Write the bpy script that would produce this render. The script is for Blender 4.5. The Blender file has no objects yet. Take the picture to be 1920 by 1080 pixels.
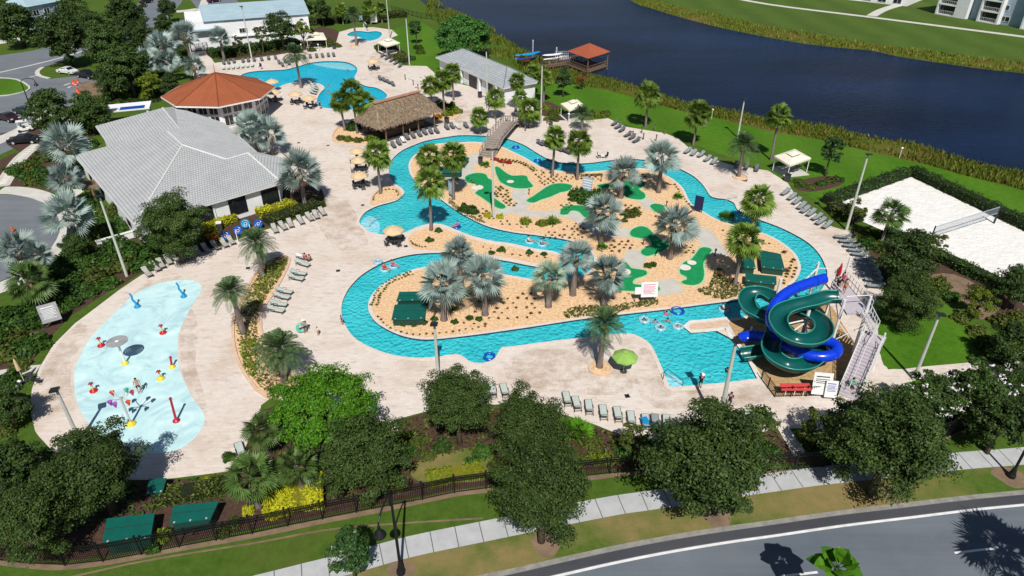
import bpy, bmesh, math, random
import numpy as np
from mathutils import Vector, Matrix
from mathutils.geometry import delaunay_2d_cdt
R = math.radians
PI = math.pi
sc = bpy.context.scene
col = sc.collection
# ------------------------------------------------------------------ camera, sky, sun, exposure
CAM_H = 40.0
PITCH = math.atan(795 / 1280)
FPX = 1280.0
cd = bpy.data.cameras.new('camera')
cam = bpy.data.objects.new('camera', cd)
col.objects.link(cam)
cam.location = (0, 0, CAM_H)
cam.rotation_euler = (PI / 2 - PITCH, 0, 0)
cd.sensor_width = 36.0
cd.lens = 36.0 * FPX / 1920
cd.clip_end = 4000
cd.clip_start = 0.5
sc.camera = cam
SUN_EL = R(51)
SUN_AZ = R(5)
sun_dir = Vector((math.sin(SUN_AZ) * math.cos(SUN_EL), -math.cos(SUN_AZ) * math.cos(SUN_EL), math.sin(SUN_EL)))
w = bpy.data.worlds.new('World')
sc.world = w
w.use_nodes = True
nt = w.node_tree
bg = nt.nodes['Background']
sky = nt.nodes.new('ShaderNodeTexSky')
sky.sky_type = 'NISHITA'
sky.sun_disc = False
sky.sun_elevation = SUN_EL
sky.sun_rotation = PI - SUN_AZ
sky.air_density = 1.0
sky.dust_density = 0.6
nt.links.new(sky.outputs[0], bg.inputs[0])
bg.inputs[1].default_value = 0.055
sl = bpy.data.lights.new('sun', 'SUN')
sl.energy = 4.9
sl.angle = R(0.5)
sl.color = (1.0, 0.955, 0.89)
so = bpy.data.objects.new('sun', sl)
col.objects.link(so)
so.rotation_euler = sun_dir.to_track_quat('Z', 'Y').to_euler()
so.location = (0, -60, 120)
sc.view_settings.view_transform = 'Standard'
sc.view_settings.look = 'None'
sc.view_settings.exposure = 0.0
sc.view_settings.gamma = 1.0
sc.render.engine = 'CYCLES'
sc.cycles.max_bounces = 6
sc.cycles.diffuse_bounces = 2
sc.cycles.glossy_bounces = 2
sc.cycles.transparent_max_bounces = 4
sc.cycles.caustics_reflective = False
sc.cycles.caustics_refractive = False
# ------------------------------------------------------------------ geometry of the survey: a photo point to a place on the ground
CP, SP = math.cos(PITCH), math.sin(PITCH)
def G(px, py, z=0.0):
 x = (px - 960) / FPX
 y = -(py - 540) / FPX
 dz = -SP + CP * y
 t = (z - CAM_H) / dz
 return Vector((x * t, (CP + SP * y) * t, z))
def ray(px, py):
 x = (px - 960) / FPX
 y = -(py - 540) / FPX
 return Vector((x, CP + SP * y, -SP + CP * y))
def depth(p):
 return p[1] * CP + (CAM_H - p[2]) * SP
def tanrow(py):
 return math.tan(PITCH + math.atan((py - 540) / FPX))
def hz(base, ty):
 """height above the ground of a point straight over ground place BASE seen at image row ty"""
 return CAM_H - base[1] * tanrow(ty)
def PL(cx, cy, by):
 """a crown seen at (cx,cy) on a stem whose foot is on row by -> x, y, crown height, pixels per metre"""
 Y = G(960, by)[1]
 z = CAM_H - Y * tanrow(cy)
 d = Y * CP + (CAM_H - z) * SP
 return (cx - 960) / FPX * d, Y, z, FPX / d
def on_plane(px, py, p0, n):
 d = ray(px, py)
 o = Vector((0, 0, CAM_H))
 t = (p0 - o).dot(n) / d.dot(n)
 return o + d * t
def Q(x0, y0, s, pts):
 return [(x0 + a / s, y0 + b / s) for a, b in pts]
def smooth(pts, k=4, closed=True):
 P = [Vector((p[0], p[1])) for p in pts]
 n = len(P)
 out = []
 rng = range(n) if closed else range(n - 1)
 for i in rng:
  if closed:
   a, b, c, d = P[i - 1], P[i], P[(i + 1) % n], P[(i + 2) % n]
  else:
   a, b, c, d = P[max(i - 1, 0)], P[i], P[i + 1], P[min(i + 2, n - 1)]
  for j in range(k):
   t = j / k
   v = 0.5 * ((2 * b) + (c - a) * t + (2 * a - 5 * b + 4 * c - d) * t * t + (-a + 3 * b - 3 * c + d) * t ** 3)
   out.append((v.x, v.y))
 if not closed:
  out.append((P[-1].x, P[-1].y))
 return out
def ring(pts, k=4, z=0.0):
 """photo outline -> world outline (2D)"""
 if k > 1:
  pts = smooth(pts, k)
 return [tuple(G(a, b, z)[:2]) for a, b in pts]
def inside(poly, x, y):
 c = False
 n = len(poly)
 j = n - 1
 for i in range(n):
  xi, yi = poly[i]
  xj, yj = poly[j]
  if (yi > y) != (yj > y) and x < (xj - xi) * (y - yi) / (yj - yi) + xi:
   c = not c
  j = i
 return c
def offset(poly, dist):
 """dist > 0 shrinks a counter-clockwise outline"""
 n = len(poly)
 area = sum(poly[i - 1][0] * poly[i][1] - poly[i][0] * poly[i - 1][1] for i in range(n))
 s = 1 if area > 0 else -1
 out = []
 for i in range(n):
  a, b, c = Vector(poly[i - 1]), Vector(poly[i]), Vector(poly[(i + 1) % n])
  e1 = (b - a)
  e2 = (c - b)
  if e1.length < 1e-6 or e2.length < 1e-6:
   out.append(tuple(b))
   continue
  e1.normalize()
  e2.normalize()
  n1 = Vector((-e1.y, e1.x)) * s
  n2 = Vector((-e2.y, e2.x)) * s
  m = n1 + n2
  if m.length < 1e-4:
   m = n1
  m.normalize()
  k = dist / max(0.45, m.dot(n1))
  out.append((b.x + m.x * k, b.y + m.y * k))
 return out
# ------------------------------------------------------------------ materials
def new_mat(name):
 m = bpy.data.materials.new(name)
 m.use_nodes = True
 t = m.node_tree
 b = t.nodes['Principled BSDF']
 return m, t, b
def N(t, kind, **kw):
 n = t.nodes.new('ShaderNode' + kind)
 for k, v in kw.items():
  if k in n.inputs:
   n.inputs[k].default_value = v
  else:
   setattr(n, k, v)
 return n
def c4(c):
 return (c[0], c[1], c[2], 1)
def ramp(t, src, stops):
 r = t.nodes.new('ShaderNodeValToRGB')
 e = r.color_ramp.elements
 e[0].position, e[0].color = stops[0][0], c4(stops[0][1])
 e[1].position, e[1].color = stops[-1][0], c4(stops[-1][1])
 for p, c in stops[1:-1]:
  x = e.new(p)
  x.color = c4(c)
 t.links.new(src, r.inputs[0])
 return r
def coord(t, kind='Object', scale=(1, 1, 1)):
 c = t.nodes.new('ShaderNodeTexCoord')
 if scale == (1, 1, 1):
  return c.outputs[kind]
 mp = t.nodes.new('ShaderNodeMapping')
 mp.inputs['Scale'].default_value = scale
 t.links.new(c.outputs[kind], mp.inputs[0])
 return mp.outputs[0]
def noise(t, vec, scale, detail=5, rough=0.6):
 n = N(t, 'TexNoise', Scale=scale, Detail=detail, Roughness=rough)
 t.links.new(vec, n.inputs['Vector'])
 return n.outputs['Fac']
def mix(t, a, b, fac, mode='MIX'):
 m = t.nodes.new('ShaderNodeMix')
 m.data_type = 'RGBA'
 m.blend_type = mode
 for sock, v in ((m.inputs[6], a), (m.inputs[7], b), (m.inputs[0], fac)):
  if isinstance(v, (tuple, list)):
   sock.default_value = c4(v)
  elif isinstance(v, (int, float)):
   sock.default_value = v
  else:
   t.links.new(v, sock)
 return m.outputs[2]
def bump(t, b, h, strength=0.3, dist=0.05):
 n = N(t, 'Bump', Strength=strength, Distance=dist)
 t.links.new(h, n.inputs['Height'])
 t.links.new(n.outputs[0], b.inputs['Normal'])
def M(name, c1, c2=None, rough=0.6, scale=3.0, bmp=0.0, bscale=None, spec=0.3, metal=0.0, lo=0.35, hi=0.65, dist=0.03):
 m, t, b = new_mat(name)
 b.inputs['Roughness'].default_value = rough
 b.inputs['Specular IOR Level'].default_value = spec
 b.inputs['Metallic'].default_value = metal
 if c2 is None:
  c2 = tuple(x * 0.86 for x in c1)
 v = coord(t)
 f = noise(t, v, scale)
 r = ramp(t, f, [(lo, c1), (hi, c2)])
 t.links.new(r.outputs[0], b.inputs['Base Color'])
 if bmp:
  bump(t, b, noise(t, v, bscale or scale * 4), bmp, dist)
 return m
def leaf_mat(name, c1, c2, trans=0.3, rough=0.55, scale=0.5):
 m, t, b = new_mat(name)
 g = t.nodes.new('ShaderNodeNewGeometry')
 r = ramp(t, g.outputs['Random Per Island'], [(0.0, c1), (1.0, c2)])
 oi = t.nodes.new('ShaderNodeObjectInfo')
 hsv = t.nodes.new('ShaderNodeHueSaturation')
 mr = N(t, 'MapRange')
 mr.inputs['To Min'].default_value = 0.78
 mr.inputs['To Max'].default_value = 1.22
 t.links.new(oi.outputs['Random'], mr.inputs['Value'])
 t.links.new(mr.outputs[0], hsv.inputs['Value'])
 t.links.new(r.outputs[0], hsv.inputs['Color'])
 t.links.new(hsv.outputs[0], b.inputs['Base Color'])
 b.inputs['Roughness'].default_value = rough
 b.inputs['Specular IOR Level'].default_value = 0.25
 if trans:
  tr = t.nodes.new('ShaderNodeBsdfTranslucent')
  t.links.new(hsv.outputs[0], tr.inputs[0])
  mx = t.nodes.new('ShaderNodeMixShader')
  mx.inputs[0].default_value = trans
  t.links.new(b.outputs[0], mx.inputs[1])
  t.links.new(tr.outputs[0], mx.inputs[2])
  t.links.new(mx.outputs[0], t.nodes['Material Output'].inputs[0])
 return m
def lawn_mat(name, c1, c2, dry, dry_lo, dry_hi, big=0.05, mow=0.0):
 m, t, b = new_mat(name)
 v = coord(t)
 fine = noise(t, v, 1.1, 9, 0.82)
 r = ramp(t, fine, [(0.34, c1), (0.64, c2)])
 f2 = noise(t, v, big, 6, 0.62)
 rr = ramp(t, f2, [(dry_lo, (0, 0, 0)), (dry_hi, (1, 1, 1))])
 fine2 = noise(t, v, 1.1, 6, 0.7)
 dc = ramp(t, fine2, [(0.3, dry), (0.75, tuple(0.7 * a + 0.3 * c for a, c in zip(dry, c1)))])
 c = mix(t, r.outputs[0], dc.outputs[0], rr.outputs[0])
 if mow:
  wv = N(t, 'TexWave', Scale=0.11, Distortion=2.5, Detail=2.0)
  vv = coord(t, 'Object', (0.25, 1.0, 1.0))
  t.links.new(vv, wv.inputs['Vector'])
  c = mix(t, c, tuple(x * 0.72 for x in c1), N_mul(t, wv.outputs['Fac'], mow))
 t.links.new(c, b.inputs['Base Color'])
 b.inputs['Roughness'].default_value = 0.9
 b.inputs['Specular IOR Level'].default_value = 0.1
 bump(t, b, noise(t, v, 9, 6, 0.8), 0.7, 0.08)
 return m
def N_mul(t, src, k):
 n = N(t, 'Math', operation='MULTIPLY')
 t.links.new(src, n.inputs[0])
 n.inputs[1].default_value = k
 return n.outputs[0]
def deck_mat():
 m, t, b = new_mat('stone_pavers')
 v = coord(t)
 br = N(t, 'TexBrick', Scale=1.0)
 br.inputs['Color1'].default_value = (0.605, 0.540, 0.490, 1)
 br.inputs['Color2'].default_value = (0.655, 0.605, 0.555, 1)
 br.inputs['Mortar'].default_value = (0.55, 0.485, 0.435, 1)
 br.inputs['Mortar Size'].default_value = 0.012
 br.inputs['Brick Width'].default_value = 0.62
 br.inputs['Row Height'].default_value = 0.36
 br.inputs['Bias'].default_value = 0.1
 t.links.new(v, br.inputs['Vector'])
 n1 = noise(t, v, 0.16, 7, 0.62)
 st = ramp(t, n1, [(0.34, (1.05, 1.04, 1.03)), (0.54, (1.0, 0.965, 0.935)), (0.66, (0.89, 0.82, 0.75)), (0.78, (0.70, 0.58, 0.49))])
 c = mix(t, br.outputs['Color'], st.outputs[0], 1.0, 'MULTIPLY')
 vs = coord(t, 'Object', (0.55, 1.5, 1))
 n2 = noise(t, vs, 1.3, 5, 0.75)
 s2 = ramp(t, n2, [(0.34, (1.06, 1.05, 1.05)), (0.54, (1, 1, 1)), (0.72, (0.76, 0.69, 0.65))])
 c = mix(t, c, s2.outputs[0], 1.0, 'MULTIPLY')
 t.links.new(c, b.inputs['Base Color'])
 b.inputs['Roughness'].default_value = 0.8
 b.inputs['Specular IOR Level'].default_value = 0.2
 bump(t, b, n2, 0.25, 0.02)
 return m
def pool_mat(name, c1, c2, sparkle=1.0, scale=2.3):
 """rippled pool water: the net of light and dark comes from the sun on the ripples"""
 m, t, b = new_mat(name)
 v = coord(t)
 n0 = N(t, 'TexNoise', Scale=0.9, Detail=3.0)
 t.links.new(v, n0.inputs['Vector'])
 vm = N(t, 'VectorMath', operation='MULTIPLY_ADD')
 t.links.new(n0.outputs['Color'], vm.inputs[0])
 vm.inputs[1].default_value = (0.9, 0.9, 0.0)
 t.links.new(v, vm.inputs[2])
 vo = N(t, 'TexVoronoi', Scale=scale, feature='SMOOTH_F1')
 vo.inputs['Smoothness'].default_value = 0.35
 t.links.new(vm.outputs[0], vo.inputs['Vector'])
 n1 = noise(t, v, 0.22, 4, 0.6)
 r = ramp(t, n1, [(0.35, c1), (0.65, c2)])
 t.links.new(r.outputs[0], b.inputs['Base Color'])
 b.inputs['Roughness'].default_value = 0.12
 b.inputs['IOR'].default_value = 1.33
 b.inputs['Specular IOR Level'].default_value = 0.5
 n2 = noise(t, v, 5.0, 4, 0.6)
 ad = N(t, 'Math', operation='MULTIPLY_ADD')
 t.links.new(n2, ad.inputs[0])
 ad.inputs[1].default_value = 0.35
 t.links.new(vo.outputs['Distance'], ad.inputs[2])
 bump(t, b, ad.outputs[0], 1.0 * sparkle, 0.20)
 return m
def lake_mat():
 m, t, b = new_mat('lake_water')
 v = coord(t, 'Object', (0.35, 1.0, 1))
 n1 = noise(t, v, 1.1, 6, 0.7)
 v2 = coord(t, 'Object', (0.012, 0.03, 1))
 n2 = noise(t, v2, 1.0, 3, 0.5)
 r = ramp(t, n2, [(0.35, (0.003, 0.009, 0.028)), (0.65, (0.009, 0.023, 0.068))])
 t.links.new(r.outputs[0], b.inputs['Base Color'])
 b.inputs['Roughness'].default_value = 0.15
 b.inputs['IOR'].default_value = 1.33
 b.inputs['Specular IOR Level'].default_value = 0.025
 bump(t, b, n1, 0.6, 0.35)
 return m
def road_mat(name, c1, c2):
 m, t, b = new_mat(name)
 v = coord(t)
 n1 = noise(t, v, 0.12, 6, 0.6)
 n2 = noise(t, v, 14.0, 3, 0.8)
 r = ramp(t, n1, [(0.3, c1), (0.7, c2)])
 r2 = ramp(t, n2, [(0.3, (0.86, 0.86, 0.86)), (0.7, (1.12, 1.12, 1.12))])
 c = mix(t, r.outputs[0], r2.outputs[0], 1.0, 'MULTIPLY')
 vs = coord(t, 'Object', (0.05, 0.9, 1))
 n3 = noise(t, vs, 1.0, 3, 0.5)
 r3 = ramp(t, n3, [(0.4, (1, 1, 1)), (0.66, (0.86, 0.86, 0.88))])
 c = mix(t, c, r3.outputs[0], 1.0, 'MULTIPLY')
 t.links.new(c, b.inputs['Base Color'])
 b.inputs['Roughness'].default_value = 0.85
 b.inputs['Specular IOR Level'].default_value = 0.25
 bump(t, b, n2, 0.2, 0.01)
 return m
def slab_mat():
 """concrete walk with joints across it (UV runs in metres along the walk)"""
 m, t, b = new_mat('walk_concrete')
 uv = coord(t, 'UV')
 sx = t.nodes.new('ShaderNodeSeparateXYZ')
 t.links.new(uv, sx.inputs[0])
 md = N(t, 'Math', operation='MODULO')
 t.links.new(sx.outputs[0], md.inputs[0])
 md.inputs[1].default_value = 1.75
 lt = N(t, 'Math', operation='LESS_THAN')
 t.links.new(md.outputs[0], lt.inputs[0])
 lt.inputs[1].default_value = 0.07
 v = coord(t)
 n1 = noise(t, v, 0.9, 7, 0.65)
 r = ramp(t, n1, [(0.3, (0.47, 0.485, 0.49)), (0.7, (0.37, 0.38, 0.385))])
 c = mix(t, r.outputs[0], (0.13, 0.13, 0.13), lt.outputs[0])
 t.links.new(c, b.inputs['Base Color'])
 b.inputs['Roughness'].default_value = 0.85
 return m
def tile_mat(name, c1, c2, row=0.42, colw=0.33, line=0.42):
 """roof tiles: UV in metres, u along the eave, v up the slope"""
 m, t, b = new_mat(name)
 uv = coord(t, 'UV')
 sx = t.nodes.new('ShaderNodeSeparateXYZ')
 t.links.new(uv, sx.inputs[0])
 md = N(t, 'Math', operation='MODULO')
 t.links.new(sx.outputs[1], md.inputs[0])
 md.inputs[1].default_value = row
 h = N(t, 'Math', operation='DIVIDE')
 t.links.new(md.outputs[0], h.inputs[0])
 h.inputs[1].default_value = row
 br = N(t, 'TexBrick', Scale=1.0)
 br.inputs['Brick Width'].default_value = colw
 br.inputs['Row Height'].default_value = row
 br.inputs['Mortar Size'].default_value = 0.03
 br.inputs['Color1'].default_value = c4(c1)
 br.inputs['Color2'].default_value = c4(c2)
 br.inputs['Mortar'].default_value = c4(tuple(x * line for x in c1))
 t.links.new(uv, br.inputs['Vector'])
 v = coord(t)
 n1 = noise(t, v, 0.35, 6, 0.6)
 r = ramp(t, n1, [(0.3, (1.05, 1.05, 1.05)), (0.7, (0.9, 0.9, 0.9))])
 c = mix(t, br.outputs['Color'], r.outputs[0], 1.0, 'MULTIPLY')
 t.links.new(c, b.inputs['Base Color'])
 b.inputs['Roughness'].default_value = 0.75
 b.inputs['Specular IOR Level'].default_value = 0.25
 inv = N(t, 'Math', operation='SUBTRACT')
 inv.inputs[0].default_value = 1.0
 t.links.new(h.outputs[0], inv.inputs[1])
 bump(t, b, inv.outputs[0], 1.0, 0.14)
 return m
def stain_mat():
 m, t, b = new_mat('old_rust_stain')
 v = coord(t)
 n1 = noise(t, v, 0.45, 7, 0.7)
 a = ramp(t, n1, [(0.44, (0, 0, 0)), (0.72, (0.50, 0.50, 0.50))])
 t.links.new(a.outputs[0], b.inputs['Alpha'])
 n2 = noise(t, v, 2.5, 5, 0.7)
 r = ramp(t, n2, [(0.3, (0.42, 0.29, 0.20)), (0.7, (0.56, 0.44, 0.34))])
 t.links.new(r.outputs[0], b.inputs['Base Color'])
 b.inputs['Roughness'].default_value = 0.85
 return m
def splash_mat():
 m, t, b = new_mat('splash_pad_floor')
 v = coord(t)
 wv = N(t, 'TexNoise', Scale=0.35, Detail=4.0, Distortion=2.2)
 t.links.new(v, wv.inputs['Vector'])
 r = ramp(t, wv.outputs['Fac'], [(0.30, (0.42, 0.62, 0.66)), (0.44, (0.50, 0.73, 0.76)), (0.60, (0.56, 0.79, 0.80)), (0.72, (0.66, 0.83, 0.84))])
 st = noise(t, coord(t, 'Object', (1.6, .5, 1)), 0.55, 6, 0.7)
 r2 = ramp(t, st, [(0.60, (1, 1, 1)), (0.78, (0.62, 0.68, 0.70))])
 t.links.new(mix(t, r.outputs[0], r2.outputs[0], 1.0, 'MULTIPLY'), b.inputs['Base Color'])
 rr = ramp(t, wv.outputs['Fac'], [(0.35, (0.12, 0.12, 0.12)), (0.6, (0.5, 0.5, 0.5))])
 t.links.new(rr.outputs[0], b.inputs['Roughness'])
 return m
def plain(name, c, rough=0.5, spec=0.4, metal=0.0):
 return M(name, c, tuple(x * 0.88 for x in c), rough, 2.5, 0, None, spec, metal)
MT = {}
MT['lawn'] = lawn_mat('lawn_grass', (0.040, 0.088, 0.009), (0.082, 0.140, 0.020), (0.125, 0.130, 0.035), 0.52, 0.78, 0.09)
MT['lake_lawn'] = lawn_mat('bright_lawn', (0.040, 0.125, 0.007), (0.092, 0.215, 0.014), (0.105, 0.175, 0.022), 0.46, 0.78, 0.07, 0.35)
MT['far_lawn'] = lawn_mat('far_lawn', (0.052, 0.098, 0.015), (0.092, 0.150, 0.026), (0.075, 0.10, 0.030), 0.5, 0.8, 0.02, 0.35)
MT['verge'] = lawn_mat('dry_verge', (0.052, 0.105, 0.012), (0.088, 0.150, 0.022), (0.27, 0.20, 0.085), 0.40, 0.60, 0.13)
MT['bank'] = lawn_mat('bank_grass', (0.055, 0.085, 0.008), (0.10, 0.12, 0.016), (0.16, 0.11, 0.035), 0.42, 0.65, 0.12)
MT['deck'] = deck_mat()
MT['coping'] = M('pool_coping', (0.62, 0.53, 0.46), (0.70, 0.62, 0.56), 0.75, 2.0, 0.15, 12)
MT['white_coping'] = M('pale_coping', (0.74, 0.72, 0.68), (0.64, 0.60, 0.55), 0.7, 2.0)
MT['tile'] = M('waterline_tile', (0.010, 0.030, 0.060), (0.018, 0.06, 0.10), 0.3, 8)
MT['river'] = pool_mat('river_water', (0.030, 0.46, 0.53), (0.050, 0.54, 0.60), 1.0)
MT['pool'] = pool_mat('main_pool_water', (0.006, 0.42, 0.62), (0.010, 0.50, 0.68), 0.8)
MT['shallow'] = pool_mat('shallow_water', (0.18, 0.60, 0.72), (0.28, 0.66, 0.76), 0.7)
MT['lake'] = lake_mat()
MT['road'] = road_mat('road_asphalt', (0.115, 0.138, 0.165), (0.160, 0.182, 0.210))
MT['shoulder'] = road_mat('dark_shoulder', (0.050, 0.052, 0.062), (0.075, 0.078, 0.088))
MT['lot'] = road_mat('lot_asphalt', (0.145, 0.165, 0.185), (0.190, 0.210, 0.230))
MT['gutter'] = M('gutter_concrete', (0.30, 0.29, 0.26), (0.20, 0.195, 0.175), 0.9, 1.5, 0.2, 15)
MT['paint'] = M('road_paint', (0.80, 0.80, 0.80), (0.62, 0.62, 0.62), 0.7, 1.2)
MT['slab'] = slab_mat()
MT['concrete'] = M('pale_concrete', (0.60, 0.585, 0.54), (0.50, 0.485, 0.445), 0.85, 0.8, 0.15, 12)
MT['golf_path'] = M('golf_path_concrete', (0.56, 0.53, 0.47), (0.48, 0.46, 0.42), 0.85, 0.8)
MT['sand'] = M('crushed_shell_bed', (0.80, 0.55, 0.325), (0.50, 0.31, 0.165), 0.95, 3.2, 1.0, 6, lo=0.42, hi=0.72, dist=0.09)
MT['bunker'] = M('white_sand', (0.80, 0.79, 0.76), (0.72, 0.705, 0.67), 0.95, 0.5, 1.0, 1.6, dist=0.16)
MT['mulch'] = M('dark_mulch', (0.050, 0.026, 0.018), (0.095, 0.055, 0.038), 0.95, 3.0, 0.8, 9, lo=0.3, hi=0.7, dist=0.08)
MT['stain'] = stain_mat()
MT['dirt'] = M('bare_soil', (0.24, 0.165, 0.105), (0.15, 0.105, 0.07), 0.95, 0.8, 0.6, 6, dist=0.06)
MT['gravel'] = M('slide_gravel', (0.52, 0.35, 0.17), (0.34, 0.22, 0.11), 0.95, 2.5, 0.8, 7, dist=0.06)
MT['splash'] = splash_mat()
MT['turf'] = M('putting_turf', (0.006, 0.275, 0.085), (0.005, 0.215, 0.066), 0.9, 1.2, 0.3, 30)
MT['turf_border'] = M('turf_border', (0.30, 0.55, 0.33), (0.42, 0.60, 0.42), 0.8, 2)
MT['kerb'] = M('bed_kerb', (0.60, 0.40, 0.27), (0.66, 0.50, 0.38), 0.8, 2)
MT['white'] = plain('white_paint', (0.80, 0.80, 0.79), 0.5)
MT['white_wall'] = M('white_stucco', (0.80, 0.81, 0.82), (0.72, 0.73, 0.75), 0.85, 0.6, 0.1, 15)
MT['grey_wall'] = M('grey_stucco', (0.50, 0.54, 0.58), (0.43, 0.47, 0.51), 0.85, 0.6)
MT['blue_wall'] = M('blue_grey_siding', (0.33, 0.43, 0.52), (0.27, 0.36, 0.45), 0.8, 0.8)
MT['glass'] = plain('dark_glass', (0.012, 0.016, 0.022), 0.08, 0.6)
MT['black'] = plain('black_metal', (0.012, 0.012, 0.014), 0.45, 0.4)
MT['iron'] = plain('fence_iron', (0.010, 0.010, 0.012), 0.5, 0.35)
MT['dark_grey'] = plain('charcoal_plastic', (0.05, 0.053, 0.058), 0.55)
MT['pole'] = M('concrete_pole', (0.54, 0.56, 0.50), (0.44, 0.46, 0.41), 0.8, 1.0)
MT['steel'] = plain('galvanised_steel', (0.60, 0.61, 0.62), 0.4, 0.5, 0.3)
MT['roof_tile'] = tile_mat('grey_roof_tile', (0.53, 0.545, 0.55), (0.48, 0.495, 0.505))
MT['roof_tile_b'] = tile_mat('slate_roof_tile', (0.40, 0.43, 0.455), (0.355, 0.385, 0.41), 0.5, 5.0)
MT['orange_roof'] = tile_mat('terracotta_metal_roof', (0.335, 0.100, 0.042), (0.310, 0.090, 0.038), 50.0, 0.55, 0.6)
MT['red_roof'] = tile_mat('red_metal_roof', (0.36, 0.095, 0.045), (0.335, 0.087, 0.041), 50.0, 0.5, 0.7)
MT['blue_roof'] = tile_mat('pale_blue_shingle', (0.36, 0.49, 0.55), (0.33, 0.45, 0.51), 1.2, 4.0, 0.8)
MT['fascia'] = plain('fascia', (0.66, 0.66, 0.65), 0.6)
MT['thatch'] = M('palm_thatch', (0.42, 0.325, 0.225), (0.23, 0.165, 0.11), 0.95, 2.4, 1.0, 9, lo=0.3, hi=0.7, dist=0.12)
MT['thatch_ridge'] = M('thatch_ridge_cap', (0.46, 0.24, 0.15), (0.30, 0.16, 0.10), 0.9, 4, 0.5, 9)
MT['wood'] = M('weathered_wood', (0.20, 0.13, 0.09), (0.12, 0.08, 0.055), 0.85, 2.5, 0.3, 12)
MT['grey_wood'] = M('grey_deck_boards', (0.36, 0.30, 0.26), (0.26, 0.22, 0.19), 0.85, 2.5, 0.3, 12)
MT['canvas'] = M('cream_canvas', (0.80, 0.75, 0.63), (0.72, 0.67, 0.55), 0.9, 1.0)
MT['umbrella'] = M('sand_umbrella_cloth', (0.66, 0.50, 0.31), (0.58, 0.43, 0.26), 0.9, 1.5)
MT['lime'] = M('lime_umbrella_cloth', (0.27, 0.47, 0.10), (0.23, 0.40, 0.085), 0.9, 1.5)
MT['sling'] = M('grey_green_sling', (0.27, 0.32, 0.33), (0.22, 0.26, 0.27), 0.8, 3)
MT['dark_sling'] = M('charcoal_sling', (0.135, 0.14, 0.15), (0.10, 0.105, 0.115), 0.8, 3)
MT['pale_sling'] = M('pale_sling', (0.50, 0.55, 0.50), (0.42, 0.48, 0.44), 0.8, 3)
MT['tan_sling'] = M('taupe_sling', (0.42, 0.41, 0.38), (0.35, 0.34, 0.315), 0.8, 3)
MT['lframe'] = plain('lounger_frame', (0.045, 0.050, 0.058), 0.45, 0.4)
MT['pframe'] = plain('pale_lounger_frame', (0.66, 0.69, 0.66), 0.45, 0.4)
MT['vault'] = M('dark_green_lid', (0.004, 0.110, 0.085), (0.006, 0.085, 0.068), 0.45, 0.8, spec=0.4)
MT['vault_side'] = plain('green_box_side', (0.010, 0.055, 0.045), 0.6)
MT['slide_blue'] = plain('blue_fibreglass', (0.004, 0.045, 0.62), 0.26, 0.5)
MT['slide_green'] = plain('green_fibreglass', (0.004, 0.088, 0.080), 0.28, 0.5)
MT['slide_rim'] = plain('pale_green_rim', (0.030, 0.26, 0.215), 0.3, 0.5)
MT['lav'] = M('lilac_grating', (0.50, 0.46, 0.50), (0.42, 0.385, 0.42), 0.7, 3)
MT['red'] = plain('red_plastic', (0.50, 0.010, 0.022), 0.4)
MT['crimson'] = plain('crimson_paint', (0.42, 0.012, 0.040), 0.4)
MT['yellow'] = plain('yellow_paint', (0.75, 0.60, 0.03), 0.4)
MT['cyan'] = plain('azure_paint', (0.010, 0.27, 0.55), 0.35)
MT['tube_blue'] = plain('blue_vinyl', (0.006, 0.085, 0.42), 0.22, 0.6)
MT['clear_tube'] = plain('pale_blue_vinyl', (0.30, 0.55, 0.66), 0.2, 0.6)
MT['teal'] = plain('mint_vinyl', (0.10, 0.50, 0.36), 0.3)
MT['navy'] = plain('navy_cloth', (0.010, 0.016, 0.085), 0.7)
MT['orange'] = plain('safety_orange', (0.72, 0.10, 0.025), 0.5)
MT['skin'] = plain('skin', (0.50, 0.29, 0.20), 0.55)
MT['skin_dark'] = plain('tan_skin', (0.30, 0.155, 0.095), 0.55)
MT['hair'] = plain('dark_hair', (0.018, 0.012, 0.010), 0.6)
MT['fair_hair'] = plain('light_brown_hair', (0.17, 0.09, 0.04), 0.6)
MT['cloth_black'] = plain('black_cloth', (0.016, 0.016, 0.020), 0.8)
MT['cloth_pink'] = plain('pink_cloth', (0.62, 0.10, 0.20), 0.8)
MT['cloth_purple'] = plain('purple_cloth', (0.42, 0.10, 0.52), 0.8)
MT['cloth_blue'] = plain('blue_cloth', (0.06, 0.11, 0.46), 0.8)
MT['cloth_grey'] = plain('grey_cloth', (0.34, 0.34, 0.36), 0.8)
MT['cloth_white'] = plain('white_cloth', (0.80, 0.80, 0.80), 0.8)
MT['cloth_red'] = plain('red_cloth', (0.50, 0.045, 0.04), 0.8)
MT['car_white'] = plain('white_car_paint', (0.72, 0.72, 0.73), 0.2, 0.6)
MT['car_black'] = plain('black_car_paint', (0.012, 0.012, 0.015), 0.15, 0.6)
MT['car_red'] = plain('maroon_car_paint', (0.035, 0.010, 0.016), 0.15, 0.6)
MT['car_green'] = plain('dark_green_car_paint', (0.018, 0.030, 0.030), 0.15, 0.6)
MT['rubber'] = plain('tyre_rubber', (0.012, 0.012, 0.012), 0.8)
MT['tail'] = plain('tail_lamp_plastic', (0.35, 0.01, 0.01), 0.3)
MT['bark'] = M('oak_bark', (0.12, 0.085, 0.06), (0.075, 0.052, 0.038), 0.95, 4, 0.6, 14)
MT['palm_bark'] = M('palm_bark', (0.245, 0.205, 0.185), (0.15, 0.122, 0.11), 0.95, 5, 0.8, 12)
MT['oak'] = leaf_mat('oak_leaves', (0.019, 0.048, 0.009), (0.094, 0.150, 0.032), 0.25)
MT['oak_b'] = leaf_mat('deep_oak_leaves', (0.017, 0.046, 0.009), (0.082, 0.136, 0.030), 0.25)
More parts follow.
